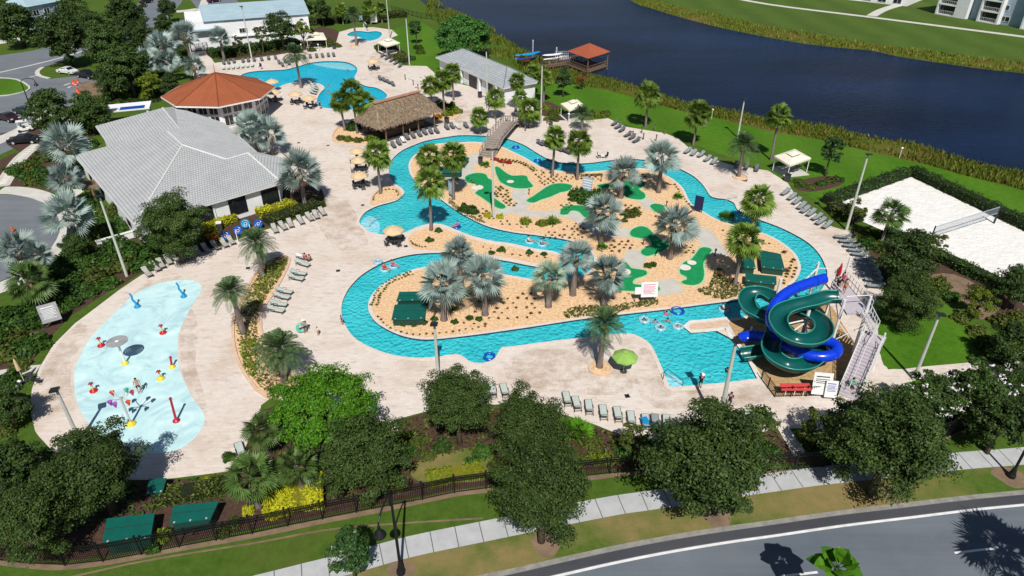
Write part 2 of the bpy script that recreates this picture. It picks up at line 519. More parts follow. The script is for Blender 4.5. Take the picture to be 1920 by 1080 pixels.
MT['magnolia'] = leaf_mat('magnolia_leaves', (0.016, 0.045, 0.012), (0.060, 0.125, 0.030), 0.12, 0.35)
MT['bright'] = leaf_mat('bright_leaves', (0.034, 0.130, 0.006), (0.120, 0.285, 0.016), 0.25)
MT['broad'] = leaf_mat('round_crown_leaves', (0.030, 0.105, 0.018), (0.075, 0.195, 0.035), 0.2)
MT['lime_leaf'] = leaf_mat('yellow_green_leaves', (0.10, 0.165, 0.010), (0.22, 0.27, 0.022), 0.25)
MT['shrub'] = leaf_mat('shrub_leaves', (0.020, 0.060, 0.009), (0.065, 0.140, 0.018), 0.2)
MT['shrub_b'] = leaf_mat('olive_shrub_leaves', (0.045, 0.070, 0.010), (0.120, 0.150, 0.025), 0.2)
MT['gold'] = leaf_mat('golden_leaves', (0.30, 0.33, 0.014), (0.52, 0.50, 0.02), 0.2)
MT['croton'] = leaf_mat('orange_croton_leaves', (0.40, 0.10, 0.012), (0.50, 0.26, 0.015), 0.2)
MT['redleaf'] = leaf_mat('rusty_leaves', (0.14, 0.045, 0.018), (0.20, 0.10, 0.03), 0.2)
MT['red_bloom'] = leaf_mat('red_flowers', (0.30, 0.018, 0.012), (0.42, 0.04, 0.02), 0.1)
MT['tuft'] = leaf_mat('small_tuft_leaves', (0.10, 0.055, 0.022), (0.17, 0.105, 0.035), 0.15)
MT['tuft_g'] = leaf_mat('green_tuft_leaves', (0.085, 0.105, 0.016), (0.20, 0.20, 0.04), 0.2)
MT['bloom'] = leaf_mat('white_flowers', (0.62, 0.58, 0.60), (0.78, 0.75, 0.76), 0.1)
MT['silver'] = leaf_mat('silver_fan_leaves', (0.165, 0.240, 0.222), (0.360, 0.440, 0.405), 0.12, 0.5)
MT['sage'] = leaf_mat('sage_fan_leaves', (0.15, 0.225, 0.16), (0.31, 0.39, 0.28), 0.15, 0.5)
MT['sabal'] = leaf_mat('green_fan_leaves', (0.080, 0.160, 0.016), (0.215, 0.310, 0.055), 0.28, 0.45)
MT['sabal_d'] = leaf_mat('dark_fan_leaves', (0.045, 0.100, 0.022), (0.125, 0.195, 0.050), 0.25, 0.45)
MT['date'] = leaf_mat('date_palm_fronds', (0.050, 0.100, 0.040), (0.125, 0.205, 0.075), 0.2, 0.5)
MT['dead'] = leaf_mat('dry_fronds', (0.16, 0.105, 0.055), (0.26, 0.18, 0.10), 0.1, 0.8)
MT['reed'] = leaf_mat('bank_reeds', (0.075, 0.135, 0.010), (0.20, 0.225, 0.03), 0.2)
MT['reed_tan'] = leaf_mat('dry_reeds', (0.22, 0.12, 0.035), (0.36, 0.25, 0.085), 0.2)
# ------------------------------------------------------------------ mesh helpers
def mesh_from(name, verts, faces, m=None, uvs=None, smooth_shade=False):
 me = bpy.data.meshes.new(name)
 me.from_pydata([tuple(v) for v in verts], [], [tuple(f) for f in faces])
 if uvs is not None:
  l = me.uv_layers.new(name='UVMap')
  flat = []
  for f in faces:
   for i in f:
    flat += [uvs[i][0], uvs[i][1]]
  l.data.foreach_set('uv', flat)
 if m is not None:
  me.materials.append(m)
 if smooth_shade:
  me.polygons.foreach_set('use_smooth', [True] * len(me.polygons))
 me.update()
 return me
def obj(name, me, parent=None, loc=(0, 0, 0), rz=0.0, scale=None):
 o = bpy.data.objects.new(name, me)
 col.objects.link(o)
 if parent is not None:
  o.parent = parent
 o.location = loc
 if rz:
  o.rotation_euler = (0, 0, rz)
 if scale is not None:
  o.scale = scale
 return o
def tag(o, label=None, cat=None, group=None, kind=None):
 if label:
  o['label'] = label
 if cat:
  o['category'] = cat
 if group:
  o['group'] = group
 if kind:
  o['kind'] = kind
 return o
def thing(name, label, cat, loc=(0, 0, 0), rz=0.0, group=None):
 o = bpy.data.objects.new(name, None)
 col.objects.link(o)
 o.location = loc
 o.rotation_euler = (0, 0, rz)
 o.empty_display_size = 0.2
 return tag(o, label, cat, group)
class MB:
 def __init__(self):
  self.v, self.f = [], []
 def add(self, vs, fs):
  n = len(self.v)
  self.v += [tuple(x) for x in vs]
  self.f += [tuple(i + n for i in f) for f in fs]
  return self
 def box(self, c, s, rz=0.0, rx=0.0):
  hx, hy, hzz = s[0] / 2, s[1] / 2, s[2] / 2
  vs = [Vector((a * hx, b * hy, d * hzz)) for d in (-1, 1) for b in (-1, 1) for a in (-1, 1)]
  if rx:
   mx = Matrix.Rotation(rx, 3, 'X')
   vs = [mx @ v for v in vs]
  if rz:
   mz = Matrix.Rotation(rz, 3, 'Z')
   vs = [mz @ v for v in vs]
  cc = Vector(c)
  return self.add([v + cc for v in vs], [(0, 2, 3, 1), (4, 5, 7, 6), (0, 1, 5, 4), (2, 6, 7, 3), (0, 4, 6, 2), (1, 3, 7, 5)])
 def tube(self, path, r, n=8, cap=True):
  P = [Vector(p) for p in path]
  rs = r if isinstance(r, (list, tuple)) else [r] * len(P)
  vs, fs = [], []
  T0 = (P[1] - P[0]).normalized()
  a = Vector((0, 0, 1)) if abs(T0.z) < 0.9 else Vector((1, 0, 0))
  s = T0.cross(a).normalized()
  for i, p in enumerate(P):
   T = (P[min(i + 1, len(P) - 1)] - P[max(i - 1, 0)]).normalized()
   s = (s - T * s.dot(T)).normalized()
   u = T.cross(s)
   for k in range(n):
    t = 2 * PI * k / n
    vs.append(p + (s * math.cos(t) + u * math.sin(t)) * rs[i])
  for i in range(len(P) - 1):
   for k in range(n):
    k2 = (k + 1) % n
    fs.append((i * n + k, i * n + k2, (i + 1) * n + k2, (i + 1) * n + k))
  if cap:
   fs.append(tuple(reversed(range(n))))
   fs.append(tuple(range((len(P) - 1) * n, len(P) * n)))
  return self.add(vs, fs)
 def cyl(self, p0, p1, r0, r1=None, n=10):
  return self.tube([p0, p1], [r0, r0 if r1 is None else r1], n)
 def lathe(self, prof, c=(0, 0, 0), n=16, a0=0.0):
  vs, fs = [], []
  for r, z in prof:
   for k in range(n):
    t = a0 + 2 * PI * k / n
    vs.append((c[0] + r * math.cos(t), c[1] + r * math.sin(t), c[2] + z))
  for i in range(len(prof) - 1):
   for k in range(n):
    k2 = (k + 1) % n
    fs.append((i * n + k, i * n + k2, (i + 1) * n + k2, (i + 1) * n + k))
  return self.add(vs, fs)
 def torus(self, c, R0, r, n=22, m=8, tilt=None):
  vs, fs = [], []
  for i in range(n):
   a = 2 * PI * i / n
   for k in range(m):
    t = 2 * PI * k / m
    v = Vector(((R0 + r * math.cos(t)) * math.cos(a), (R0 + r * math.cos(t)) * math.sin(a), r * math.sin(t)))
    if tilt is not None:
     v = tilt @ v
    vs.append(v + Vector(c))
  for i in range(n):
   for k in range(m):
    i2, k2 = (i + 1) % n, (k + 1) % m
    fs.append((i * m + k, i2 * m + k, i2 * m + k2, i * m + k2))
  return self.add(vs, fs)
 def ball(self, c, r, n=12, m=8, sq=(1, 1, 1)):
  vs, fs = [], []
  for i in range(m + 1):
   t = PI * i / m
   for k in range(n):
    a = 2 * PI * k / n
    vs.append((c[0] + r * sq[0] * math.sin(t) * math.cos(a), c[1] + r * sq[1] * math.sin(t) * math.sin(a), c[2] + r * sq[2] * math.cos(t)))
  for i in range(m):
   for k in range(n):
    k2 = (k + 1) % n
    fs.append((i * n + k, (i + 1) * n + k, (i + 1) * n + k2, i * n + k2))
  return self.add(vs, fs)
 def prism(self, poly, z0, z1):
  n = len(poly)
  vs = [(p[0], p[1], z0) for p in poly] + [(p[0], p[1], z1) for p in poly]
  area = sum(poly[i - 1][0] * poly[i][1] - poly[i][0] * poly[i - 1][1] for i in range(n))
  fs = [(i, (i + 1) % n, n + (i + 1) % n, n + i) for i in range(n)]
  fs += [tuple(range(n, 2 * n)), tuple(reversed(range(n)))]
  if area < 0:
   fs = [tuple(reversed(f)) for f in fs]
  return self.add(vs, fs)
 def mesh(self, name, m, sm=False):
  return mesh_from(name, self.v, self.f, m, None, sm)
 def build(self, name, m, parent=None, loc=(0, 0, 0), rz=0.0, sm=False):
  return obj(name, self.mesh(name, m, sm), parent, loc, rz)
def tri_fill(rings):
 vs, es = [], []
 for r in rings:
  n0 = len(vs)
  k = len(r)
  vs += [Vector((p[0], p[1])) for p in r]
  es += [(n0 + i, n0 + (i + 1) % k) for i in range(k)]
 ov, oe, of, _, _, _ = delaunay_2d_cdt(vs, es, [], 0, 1e-5)
 keep = []
 for f in of:
  cx = sum(ov[i][0] for i in f) / len(f)
  cy = sum(ov[i][1] for i in f) / len(f)
  c = False
  for r in rings:
   if inside(r, cx, cy):
    c = not c
  if c:
   a, b, d = (ov[i] for i in f[:3])
   if (b - a).cross(d - a) < 0:
    f = list(reversed(f))
   keep.append(tuple(f))
 return ov, keep
def sheet(name, rings, z, m, kind='structure'):
 ov, of = tri_fill(rings)
 me = mesh_from(name, [(v[0], v[1], z) for v in ov], of, m)
 o = obj(name, me)
 if kind:
  o['kind'] = kind
 return o
def strip_mesh(name, line, width, z, m):
 """a band of even width along a world line, UV in metres"""
 P = [Vector(p[:2]) for p in line]
 vs, fs, uv = [], [], []
 L = 0
 for i, p in enumerate(P):
  T = (P[min(i + 1, len(P) - 1)] - P[max(i - 1, 0)]).normalized()
  nn = Vector((-T.y, T.x))
  if i:
   L += (p - P[i - 1]).length
  for s, v in ((-1, 0), (1, width)):
   q = p + nn * s * width / 2
   vs.append((q.x, q.y, z))
   uv.append((L, v))
  if i:
   k = 2 * i
   fs.append((k - 2, k - 1, k + 1, k))
 me = mesh_from(name, vs, [tuple(reversed(f)) for f in fs], m, uv)
 return me
def strip(name, pxline, width, z, m, k=4, kind='structure'):
 line = [G(a, b) for a, b in (smooth(pxline, k, False) if k > 1 else pxline)]
 o = obj(name, strip_mesh(name, line, width, z, m))
 if kind:
  o['kind'] = kind
 return o
def band_ring(outer, inner, z, z2=None):
 """faces between two outlines with the same number of points"""
 n = len(outer)
 z2 = z if z2 is None else z2
 vs = [(p[0], p[1], z) for p in outer] + [(p[0], p[1], z2) for p in inner]
 fs = [(i, (i + 1) % n, n + (i + 1) % n, n + i) for i in range(n)]
 return vs, fs
def kerb(name, rg, width, h, m, z0=0.0, inward=True):
 a = rg
 b = offset(rg, width if inward else -width)
 mb = MB()
 mb.add(*band_ring(a, b, z0 + h))
 mb.add(*band_ring(a, a, z0, z0 + h))
 mb.add(*band_ring(b, b, z0 + h, z0))
 return obj(name, mb.mesh(name, m))
ORD = ['first', 'second', 'third', 'fourth', 'fifth', 'sixth', 'seventh', 'eighth', 'ninth', 'tenth', 'eleventh', 'twelfth', 'thirteenth', 'fourteenth', 'fifteenth', 'sixteenth']
# ------------------------------------------------------------------ THE SETTING: ground, lake, deck, pools, island, roads
RIV_OUT = [(675, 420), (676, 410), (687, 397), (710, 386), (742, 377), (755, 367), (758, 360), (752, 352), (737, 342), (730, 328), (730, 312),
  (737, 297), (755, 282), (777, 272), (800, 264), (840, 257), (865, 254), (907, 255), (935, 258), (955, 262), (982, 272), (1000, 283), (1020, 295),
  (1040, 303), (1073, 307), (1107, 306), (1137, 302), (1165, 299), (1195, 299), (1237, 305), (1272, 316), (1302, 332), (1320, 350),
  (1331, 367), (1343, 372), (1360, 374), (1376, 381), (1382, 393), (1400, 404), (1425, 413), (1460, 426), (1493, 442), (1518, 458),
  (1536, 477), (1547, 498), (1551, 517), (1541, 542), (1518, 562), (1483, 577), (1430, 587), (1385, 596)]
PENIN = [(1362, 599), (1330, 602), (1295, 606), (1286, 612), (1293, 621), (1320, 621), (1360, 617)]
RIV_OUT2 = [(1370, 635), (1396, 663), (1422, 710), (1360, 718), (1300, 723), (1261, 726), (1254, 722), (1246, 702), (1230, 665), (1219, 646), (1201, 633),
   (1180, 626), (1145, 628), (1090, 634), (1035, 640), (960, 650), (941, 652), (933, 664), (924, 675), (905, 681), (883, 679), (870, 670), (859, 665),
   (840, 666), (817, 670), (780, 671), (742, 667), (705, 656), (670, 638), (652, 618), (642, 595), (641, 572), (649, 550), (661, 533), (680, 515), (710, 497),
   (742, 485), (780, 477), (830, 475), (880, 480), (930, 487), (960, 492), (1000, 500), (1035, 503), (1052, 495), (1058, 485), (1043, 473), (1000, 466),
   (960, 457), (917, 451), (880, 441), (850, 429), (828, 421), (805, 420), (780, 427), (760, 436), (740, 440), (715, 440), (692, 435)]
ISL = [(807, 360), (792, 352), (775, 337), (767, 321), (767, 305), (777, 291), (795, 279), (820, 270), (865, 267), (900, 267), (940, 275), (960, 284), (985, 296), (1010, 311),
 (1037, 319), (1080, 323), (1135, 320), (1192, 316), (1220, 318), (1247, 328), (1267, 340), (1282, 355), (1292, 376), (1303, 388), (1322, 399), (1343, 411), (1382, 424),
 (1423, 435), (1440, 441), (1460, 451), (1477, 463), (1490, 475), (1499, 491), (1501, 508), (1489, 530), (1463, 547), (1430, 556), (1395, 562), (1310, 573),
 (1240, 582), (1160, 591), (1085, 600), (1020, 610), (960, 619), (880, 630), (813, 637), (780, 636), (747, 628), (713, 611), (696, 594), (690, 575), (695, 557), (710, 539),
 (735, 522), (763, 510), (790, 502), (830, 499), (890, 506), (953, 516), (993, 523), (1040, 526), (1080, 521), (1104, 509), (1114, 490), (1105, 470), (1078, 455), (1050, 448),
 (1000, 441), (960, 436), (917, 426), (885, 412), (855, 395), (830, 377)]
MAINP = [(448, 146), (462, 137), (490, 133), (533, 131), (558, 125), (583, 118), (617, 115), (650, 117), (667, 125), (670, 134), (665, 145), (670, 154), (687, 162), (705, 165),
  (719, 172), (726, 180), (717, 188), (697, 197), (655, 206), (620, 204), (600, 200), (594, 190), (600, 175), (608, 167), (605, 160), (590, 155), (575, 153), (550, 155), (530, 160), (505, 172), (470, 176), (448, 165)]
KIDP = [(651, 65), (660, 60), (672, 58.5), (689, 60), (704, 59), (714, 61), (716, 66), (708, 73), (693, 77), (682, 75), (675, 70), (666, 69), (655, 68)]
SPOOL_SQ = None
riv_out = [tuple(G(a, b)[:2]) for a, b in smooth([(692, 435)] + RIV_OUT, 3, False)[3:]] + ring(PENIN, 2)[:-2] + [tuple(G(a, b)[:2]) for a, b in RIV_OUT2[:4]] + [tuple(G(a, b)[:2]) for a, b in smooth(RIV_OUT2[4:], 3, False)]
isl = ring(ISL, 3)
mainp = ring(MAINP, 4)
kidp = ring(KIDP, 4)
GROUND = [(-1500, -300), (1500, -300), (1500, 2500), (-1500, 2500)]
# main lawn reaches the horizon, with real holes where the pools are
near_lake = [(780, -6), (805, 14), (830, 24), (855, 36), (905, 47), (925, 62), (942, 75), (967, 88), (990, 100), (1015, 110), (1060, 128), (1110, 142), (1150, 150), (1192, 163), (1247, 180), (1285, 194),
   (1340, 203), (1397, 214), (1440, 226), (1490, 229), (1552, 238), (1595, 250), (1652, 262), (1715, 271), (1790, 295), (1865, 316), (1920, 324), (2100, 372), (2500, 470)]
far_lake = [(1060, -80), (1180, 0), (1222, 16), (1285, 35), (1360, 54), (1440, 70), (1515, 83), (1590, 91), (1635, 95), (1690, 107), (1790, 122), (1865, 132), (1920, 138), (2150, 172), (2600, 240)]
sheet('ground', [GROUND, riv_out, mainp, kidp], 0.0, MT['lawn'])
nl = [tuple(G(a, b)[:2]) for a, b in smooth(near_lake, 3, False)]
fl = [tuple(G(a, b)[:2]) for a, b in smooth(far_lake, 3, False)]
lake_poly = [tuple(G(640, -60)[:2]), tuple(G(720, -30)[:2])] + nl + fl[::-1]
sheet('lake', [lake_poly], 0.012, MT['lake'])
lawn_edge = [(1010, 152), (1060, 157), (1100, 162), (1160, 175), (1210, 190), (1272, 207), (1335, 220), (1385, 232), (1440, 245), (1535, 262), (1590, 275), (1665, 292), (1740, 310), (1815, 331), (1890, 349), (1920, 358), (2100, 415), (2500, 540)]
le = [tuple(G(a, b)[:2]) for a, b in smooth(lawn_edge, 3, False)]
sheet('lakeside_lawn', [[tuple(G(a, b)[:2]) for a, b in [(735, 56), (790, 40), (850, 80), (900, 110), (1010, 150)]] + le + [tuple(G(a, b)[:2]) for a, b in [(2500, 700), (1920, 440), (1700, 325), (1540, 382), (1480, 345), (1440, 320), (1270, 260), (1140, 224), (1000, 200), (820, 160), (755, 122), (715, 100)]]], 0.004, MT['lake_lawn'])
sheet('near_bank', [nl[20:] + le[::-1]], 0.008, MT['bank'])
fe = [(1120, -80), (1232, 0), (1285, 15), (1360, 32), (1440, 51), (1515, 62), (1590, 75), (1665, 87), (1765, 100), (1840, 110), (1920, 118), (2150, 150), (2600, 215)]
fep = [tuple(G(a, b)[:2]) for a, b in smooth(fe, 3, False)]
sheet('far_bank', [fl + fep[::-1]], 0.008, MT['bank'])
sheet('far_lawn', [fep + [tuple(G(2700, 20)[:2]), tuple(G(2300, -120)[:2]), tuple(G(1000, -170)[:2])]], 0.004, MT['far_lawn'])
strip('far_path', [(1330, -14), (1440, 8), (1627, 31.5), (1780, 51), (1920, 69), (2200, 106)], 2.5, 0.016, MT['concrete'])
strip('far_branch_path', [(1634, 30), (1652, 20), (1675, 12), (1700, 6), (1735, -6)], 3.0, 0.020, MT['concrete'], 4)
DECK = [(67, 812), (59, 780), (57, 755), (60, 730), (74, 690), (100, 647), (140, 607), (180, 577), (222, 545), (265, 516), (312, 495), (375, 475), (437, 452), (502, 430), (547, 415), (600, 392), (609, 370),
  (602, 352), (560, 335), (480, 300), (380, 230), (362, 140), (358, 97), (388, 96), (402, 118), (432, 115), (520, 103), (570, 94), (628, 88), (632, 74), (636, 60), (665, 52), (700, 51), (735, 56), (746, 66),
  (722, 76), (700, 86), (706, 98), (755, 123), (800, 124), (830, 150), (1000, 190), (1012, 216), (1050, 226), (1100, 226), (1140, 222), (1175, 238), (1247, 250), (1272, 260), (1290, 276), (1335, 298), (1370, 309), (1440, 320),
  (1477, 343), (1486, 358), (1497, 375), (1532, 402), (1560, 425), (1580, 431), (1612, 434), (1606, 452), (1615, 467), (1637, 487), (1652, 512), (1657, 545), (1645, 600), (1648, 660), (1665, 693), (1750, 686),
  (1860, 676), (1940, 652), (1940, 676), (1860, 693), (1740, 707), (1690, 720), (1640, 765), (1560, 805), (1480, 803), (1512, 850), (1488, 856), (1458, 803), (1340, 832), (1248, 826), (1205, 822), (1157, 813),
  (1117, 797), (1050, 775), (960, 758), (880, 760), (805, 770), (742, 787), (752, 806), (735, 812), (700, 785), (600, 770), (510, 745), (490, 760), (482, 790), (455, 850), (427, 884), (375, 891), (325, 897), (280, 900), (200, 900), (110, 858)]
deck = ring(DECK, 1)
sheet('pool_deck', [deck, riv_out, mainp, kidp], 0.022, MT['deck'])
WL = -0.13
sheet('lazy_river_water', [riv_out, isl], WL, MT['river'])
sheet('main_pool_water', [mainp], WL, MT['pool'])
sheet('small_pool_water', [kidp], WL, MT['pool'])
# pale shallow entries
sheet('river_steps', [ring([(678, 421), (679, 411), (692, 403), (708, 412), (712, 428), (706, 437), (692, 433)], 3)], WL + 0.006, MT['shallow'])
sheet('pool_shelf', [ring([(585, 119), (617, 116.5), (648, 118), (663, 124), (664, 130), (640, 129), (612, 125)], 3)], WL + 0.006, MT['shallow'])
sheet('pool_entry_steps', [ring([(1249, 702), (1256, 722), (1282, 722), (1272, 708), (1262, 702)], 3)], WL + 0.006, MT['shallow'])
def pool_edge(name, rg, inward_is_deck, wcop=0.38, cop='coping'):
 """coping lip over a band of dark waterline tile"""
 lip = offset(rg, -wcop if not inward_is_deck else wcop)
 mb = MB()
 mb.add(*band_ring(lip, rg, 0.055))
 mb.add(*band_ring(lip, lip, 0.0, 0.055))
 o = obj(name, mb.mesh(name, MT[cop]))
 o['kind'] = 'structure'
 mb = MB()
 mb.add(*band_ring(rg, rg, 0.055, WL - 0.2))
 o2 = obj(name + '_tile', mb.mesh(name, MT['tile']))
 o2['kind'] = 'structure'
pool_edge('river_outer_edge', riv_out, False)
pool_edge('island_edge', isl, True)
pool_edge('main_pool_edge', mainp, False, 0.45)
pool_edge('small_pool_edge', kidp, False, 0.45, 'white_coping')
sheet('island_bed', [isl], 0.02, MT['sand'])
# white lip of the slide pool
for nm, pts in (('slide_pool_lip', [(1362, 616), (1372, 634), (1398, 662), (1424, 711)]), ('divider_lip', [(1360, 617), (1325, 621), (1296, 623), (1284, 613), (1294, 604), (1330, 601), (1364, 597)])):
 strip(nm, pts, 0.42, 0.062, MT['white_coping'], 1)
sheet('divider_bed', [ring([(1364, 601), (1335, 604), (1300, 608), (1293, 613), (1300, 618), (1325, 616), (1362, 611)], 2)], 0.060, MT['kerb'])
# beds on the deck
sheet('slide_gravel_bed', [ring([(1366, 606), (1374, 598), (1420, 594), (1490, 582), (1530, 562), (1560, 575), (1600, 640), (1618, 668), (1570, 742), (1450, 742), (1432, 712), (1396, 660)], 1)], 0.030, MT['gravel'])
PLANT1 = [(546, 486), (522, 480), (496, 494), (474, 518), (454, 556), (438, 590), (434, 625), (440, 668), (462, 712), (500, 748), (560, 740), (545, 690), (505, 650), (492, 618), (494, 585), (512, 556), (532, 522)]
pl1 = ring(PLANT1, 2)
sheet('palm_planter_bed', [pl1], 0.030, MT['sand'])
PLANT2 = [(696, 372), (705, 360), (722, 352), (742, 352), (752, 362), (752, 370), (740, 376), (712, 383), (700, 386), (694, 382)]
pl2 = ring(PLANT2, 3)
sheet('small_palm_bed', [pl2], 0.030, MT['sand'])
WEDGE = [(768, 442), (784, 433), (805, 427), (828, 428), (850, 436), (880, 447), (917, 457), (960, 463), (1000, 472), (1040, 478), (1050, 486), (1040, 496), (1000, 493), (960, 485), (915, 478), (860, 471), (800, 469), (776, 466), (766, 456)]
wed = ring(WEDGE, 3)
sheet('wedge_bed', [wed], 0.030, MT['sand'])
PLANT4 = [(622, 256), (632, 240), (650, 232), (690, 240), (712, 256), (722, 268), (700, 272), (650, 270), (628, 268)]
pl4 = ring(PLANT4, 2)
sheet('tiki_palm_bed', [pl4], 0.030, MT['sand'])
PLANT5 = [(806, 196), (826, 190), (850, 196), (864, 208), (862, 218), (846, 226), (824, 226), (810, 214)]
pl5 = ring(PLANT5, 2)
sheet('shrub_bed', [pl5], 0.030, MT['sand'])
ISLPALM = ring([(548, 158), (563, 154), (582, 156), (592, 160), (588, 170), (575, 176), (555, 172), (546, 165)], 3)
for i, (nm, rg) in enumerate((('planter_kerb', pl1), ('planter_kerb', pl2), ('planter_kerb', pl4), ('planter_kerb', pl5))):
 o = kerb(nm, rg, 0.28, 0.14, MT['kerb'], 0.02)
 o['kind'] = 'structure'
mu = []
for i, pts in enumerate([
 [(0, 700), (57, 690), (100, 640), (140, 600), (222, 540), (265, 512), (312, 490), (437, 448), (547, 410), (604, 385), (606, 350), (560, 330), (440, 380), (330, 430), (240, 440), (190, 450), (130, 470), (60, 560), (0, 590), (-160, 700), (-160, 830), (0, 830)],
 [(105, 870), (200, 900), (325, 898), (428, 886), (484, 792), (520, 760), (700, 790), (742, 790), (805, 772), (880, 762), (1050, 778), (1117, 800), (1205, 825), (1340, 834), (1456, 806), (1486, 858), (1515, 850), (1560, 808), (1640, 770), (1690, 722), (1850, 695), (1990, 660), (1990, 760), (1835, 806), (1700, 836), (1505, 868), (1207, 876), (1122, 884), (912, 910), (790, 930), (600, 968), (397, 1008), (187, 1046), (52, 1050), (-60, 1040), (-100, 900)],
 [(1740, 520), (1800, 545), (1850, 600), (1960, 640), (1960, 560), (1870, 545), (1752, 480), (1660, 440), (1615, 435), (1610, 455), (1640, 485), (1660, 540)],
 [(1488, 352), (1500, 338), (1545, 330), (1582, 333), (1575, 348), (1520, 360)],
 [(705, 94), (722, 80), (750, 90), (765, 110), (762, 122), (735, 112)],
 [(1012, 190), (1050, 200), (1070, 235), (1030, 232), (1010, 222)],
 [(0, 300), (60, 285), (110, 330), (120, 362), (60, 350), (0, 345)],
 [(0, 250), (180, 240), (140, 300), (165, 340), (130, 360), (60, 300)],
 [(388, 95), (410, 112), (520, 102), (620, 84), (640, 62), (600, 50), (560, 62), (390, 80)],
 [(860, 350), (1010, 340), (1010, 360), (870, 380)][:0] or [(1388, 338), (1400, 341), (1402, 331), (1390, 328), (1380, 332)],
 [(180, 205), (300, 190), (310, 140), (370, 120), (360, 60), (230, 100), (200, 150)],
]):
 o = sheet('mulch_bed', [ring(pts, 2)], 0.010 + 0.001 * i if i not in (9,) else 0.034, MT['mulch'])
sheet('worn_ground', [ring([(775, 870), (830, 850), (905, 838), (930, 870), (915, 900), (800, 905), (770, 890)], 3)], 0.024, MT['verge'])
sheet('soil_patch', [ring([(1742, 520), (1790, 515), (1850, 545), (1880, 570), (1840, 600), (1800, 560)], 3)], 0.026, MT['dirt'])
sheet('edge_lawn', [ring([(57, 700), (100, 646), (140, 605), (222, 544), (216, 540), (130, 595), (88, 640), (54, 690)], 1)], 0.026, MT['lawn'])
sheet('edge_lawn', [ring([(57, 740), (60, 800), (95, 850), (70, 850), (40, 800), (34, 760), (36, 735)], 1)], 0.026, MT['lawn'])
sheet('slide_lawn', [ring([(1650, 560), (1720, 556), (1760, 566), (1800, 590), (1813, 630), (1812, 676), (1750, 685), (1668, 692), (1650, 660), (1646, 610)], 3)], 0.028, MT['lake_lawn'])
sheet('slide_lawn_edge', [ring([(1690, 722), (1740, 708), (1860, 694), (1850, 720), (1700, 740)], 1)], 0.028, MT['lake_lawn'])
strip('seat_path', [(-20, 705), (40, 695), (72, 692)], 1.3, 0.030, MT['concrete'], 1)
for i, pts in enumerate([[(68, 740), (80, 690), (110, 645), (150, 605), (165, 625), (140, 670), (132, 720), (140, 770), (100, 770)], [(338, 590), (360, 580), (372, 620), (366, 680), (380, 730), (392, 780), (384, 800), (360, 745), (342, 700), (336, 640)], [(1200, 655), (1222, 660), (1246, 705), (1262, 735), (1430, 722), (1440, 752), (1330, 770), (1230, 765), (1190, 720)], [(590, 370), (650, 375), (680, 430), (690, 460), (640, 470), (600, 430)], [(700, 95), (740, 125), (720, 150), (690, 140)], [(240, 560), (280, 528), (340, 518), (330, 526), (275, 541), (245, 565)], [(960, 665), (1060, 655), (1190, 700), (1180, 740), (1040, 735), (950, 710)], [(850, 200), (900, 200), (900, 235), (860, 240)]]):
 sheet('deck_stain', [ring(pts, 2)], 0.0262 + .0003 * i, MT['stain'])
# volleyball sand
SANDP = [(1547, 381), (1600, 362), (1645, 348), (1702, 332), (1717, 337), (1800, 373), (1920, 432), (2120, 530), (2030, 625), (1872, 541), (1752, 478), (1665, 437), (1600, 408)]
sheet('volleyball_sand', [ring(SANDP, 2)], 0.032, MT['bunker'])
# splash pad
SPL = [(139, 715), (140, 695), (153, 662), (171, 632), (200, 602), (225, 577), (248, 555), (275, 540), (300, 531), (337, 525), (365, 527), (378, 537), (375, 550), (362, 570), (348, 597), (337, 622), (333, 647), (335, 685), (345, 715), (362, 748), (379, 770), (384, 787), (377, 806), (362, 825), (337, 842), (305, 850), (260, 848), (205, 830), (168, 795), (150, 768), (141, 740)]
sheet('splash_pad', [ring(SPL, 3)], 0.030, MT['splash'])
# golf paths and greens on the island
gz = 0.028
for i, (pts, wd) in enumerate([
 ([(900, 288), (888, 300), (874, 314), (862, 332), (858, 348)], 2.6),
 ([(976, 352), (974, 368), (980, 382), (962, 393), (940, 398), (925, 408)], 2.2),
 ([(960, 393), (990, 400), (1020, 402), (1050, 400)], 2.0),
 ([(1058, 400), (1085, 406), (1110, 424), (1140, 436), (1182, 437)], 2.6),
 ([(1196, 470), (1190, 484), (1182, 500)], 2.6),
 ([(1275, 535), (1250, 538), (1225, 545)], 3.0),
 ([(1306, 430), (1322, 442), (1338, 466), (1350, 480)], 2.6),
 ([(1203, 372), (1216, 382), (1222, 392)], 2.2),
 ([(880, 320), (868, 330), (845, 338)], 2.4),
]):
 o = strip('golf_path', pts, wd, gz + 0.001 * i, MT['golf_path'], 4)
# roads at the front
road_top = [(700, 1150), (860, 1098), (960, 1076), (1060, 1053), (1160, 1031), (1260, 1012), (1360, 996), (1440, 985), (1565, 967), (1690, 952), (1815, 937), (1920, 927), (2100, 910), (2400, 885)]
rt = [tuple(G(a, b)[:2]) for a, b in smooth(road_top, 4, False)]
sheet('road', [rt + [(60, -40), (-30, -40)]], 0.006, MT['road'])
def curve_off(px, d, k=4):
 P = [Vector(G(a, b)[:2]) for a, b in smooth(px, k, False)]
 out = []
 for i, p in enumerate(P):
  T = (P[min(i + 1, len(P) - 1)] - P[max(i - 1, 0)]).normalized()
  out.append(p + Vector((-T.y, T.x)) * d)
 return out
def lstrip(name, line, wd, z, m):
 o = obj(name, strip_mesh(name, line, wd, z, m))
 o['kind'] = 'structure'
 return o
lstrip('gutter', curve_off(road_top, 0.18), 0.40, 0.030, MT['gutter'])
lstrip('road_shoulder', curve_off(road_top, -0.40), 0.72, 0.011, MT['shoulder'])
lstrip('edge_line', curve_off(road_top, -0.92), 0.20, 0.016, MT['paint'])
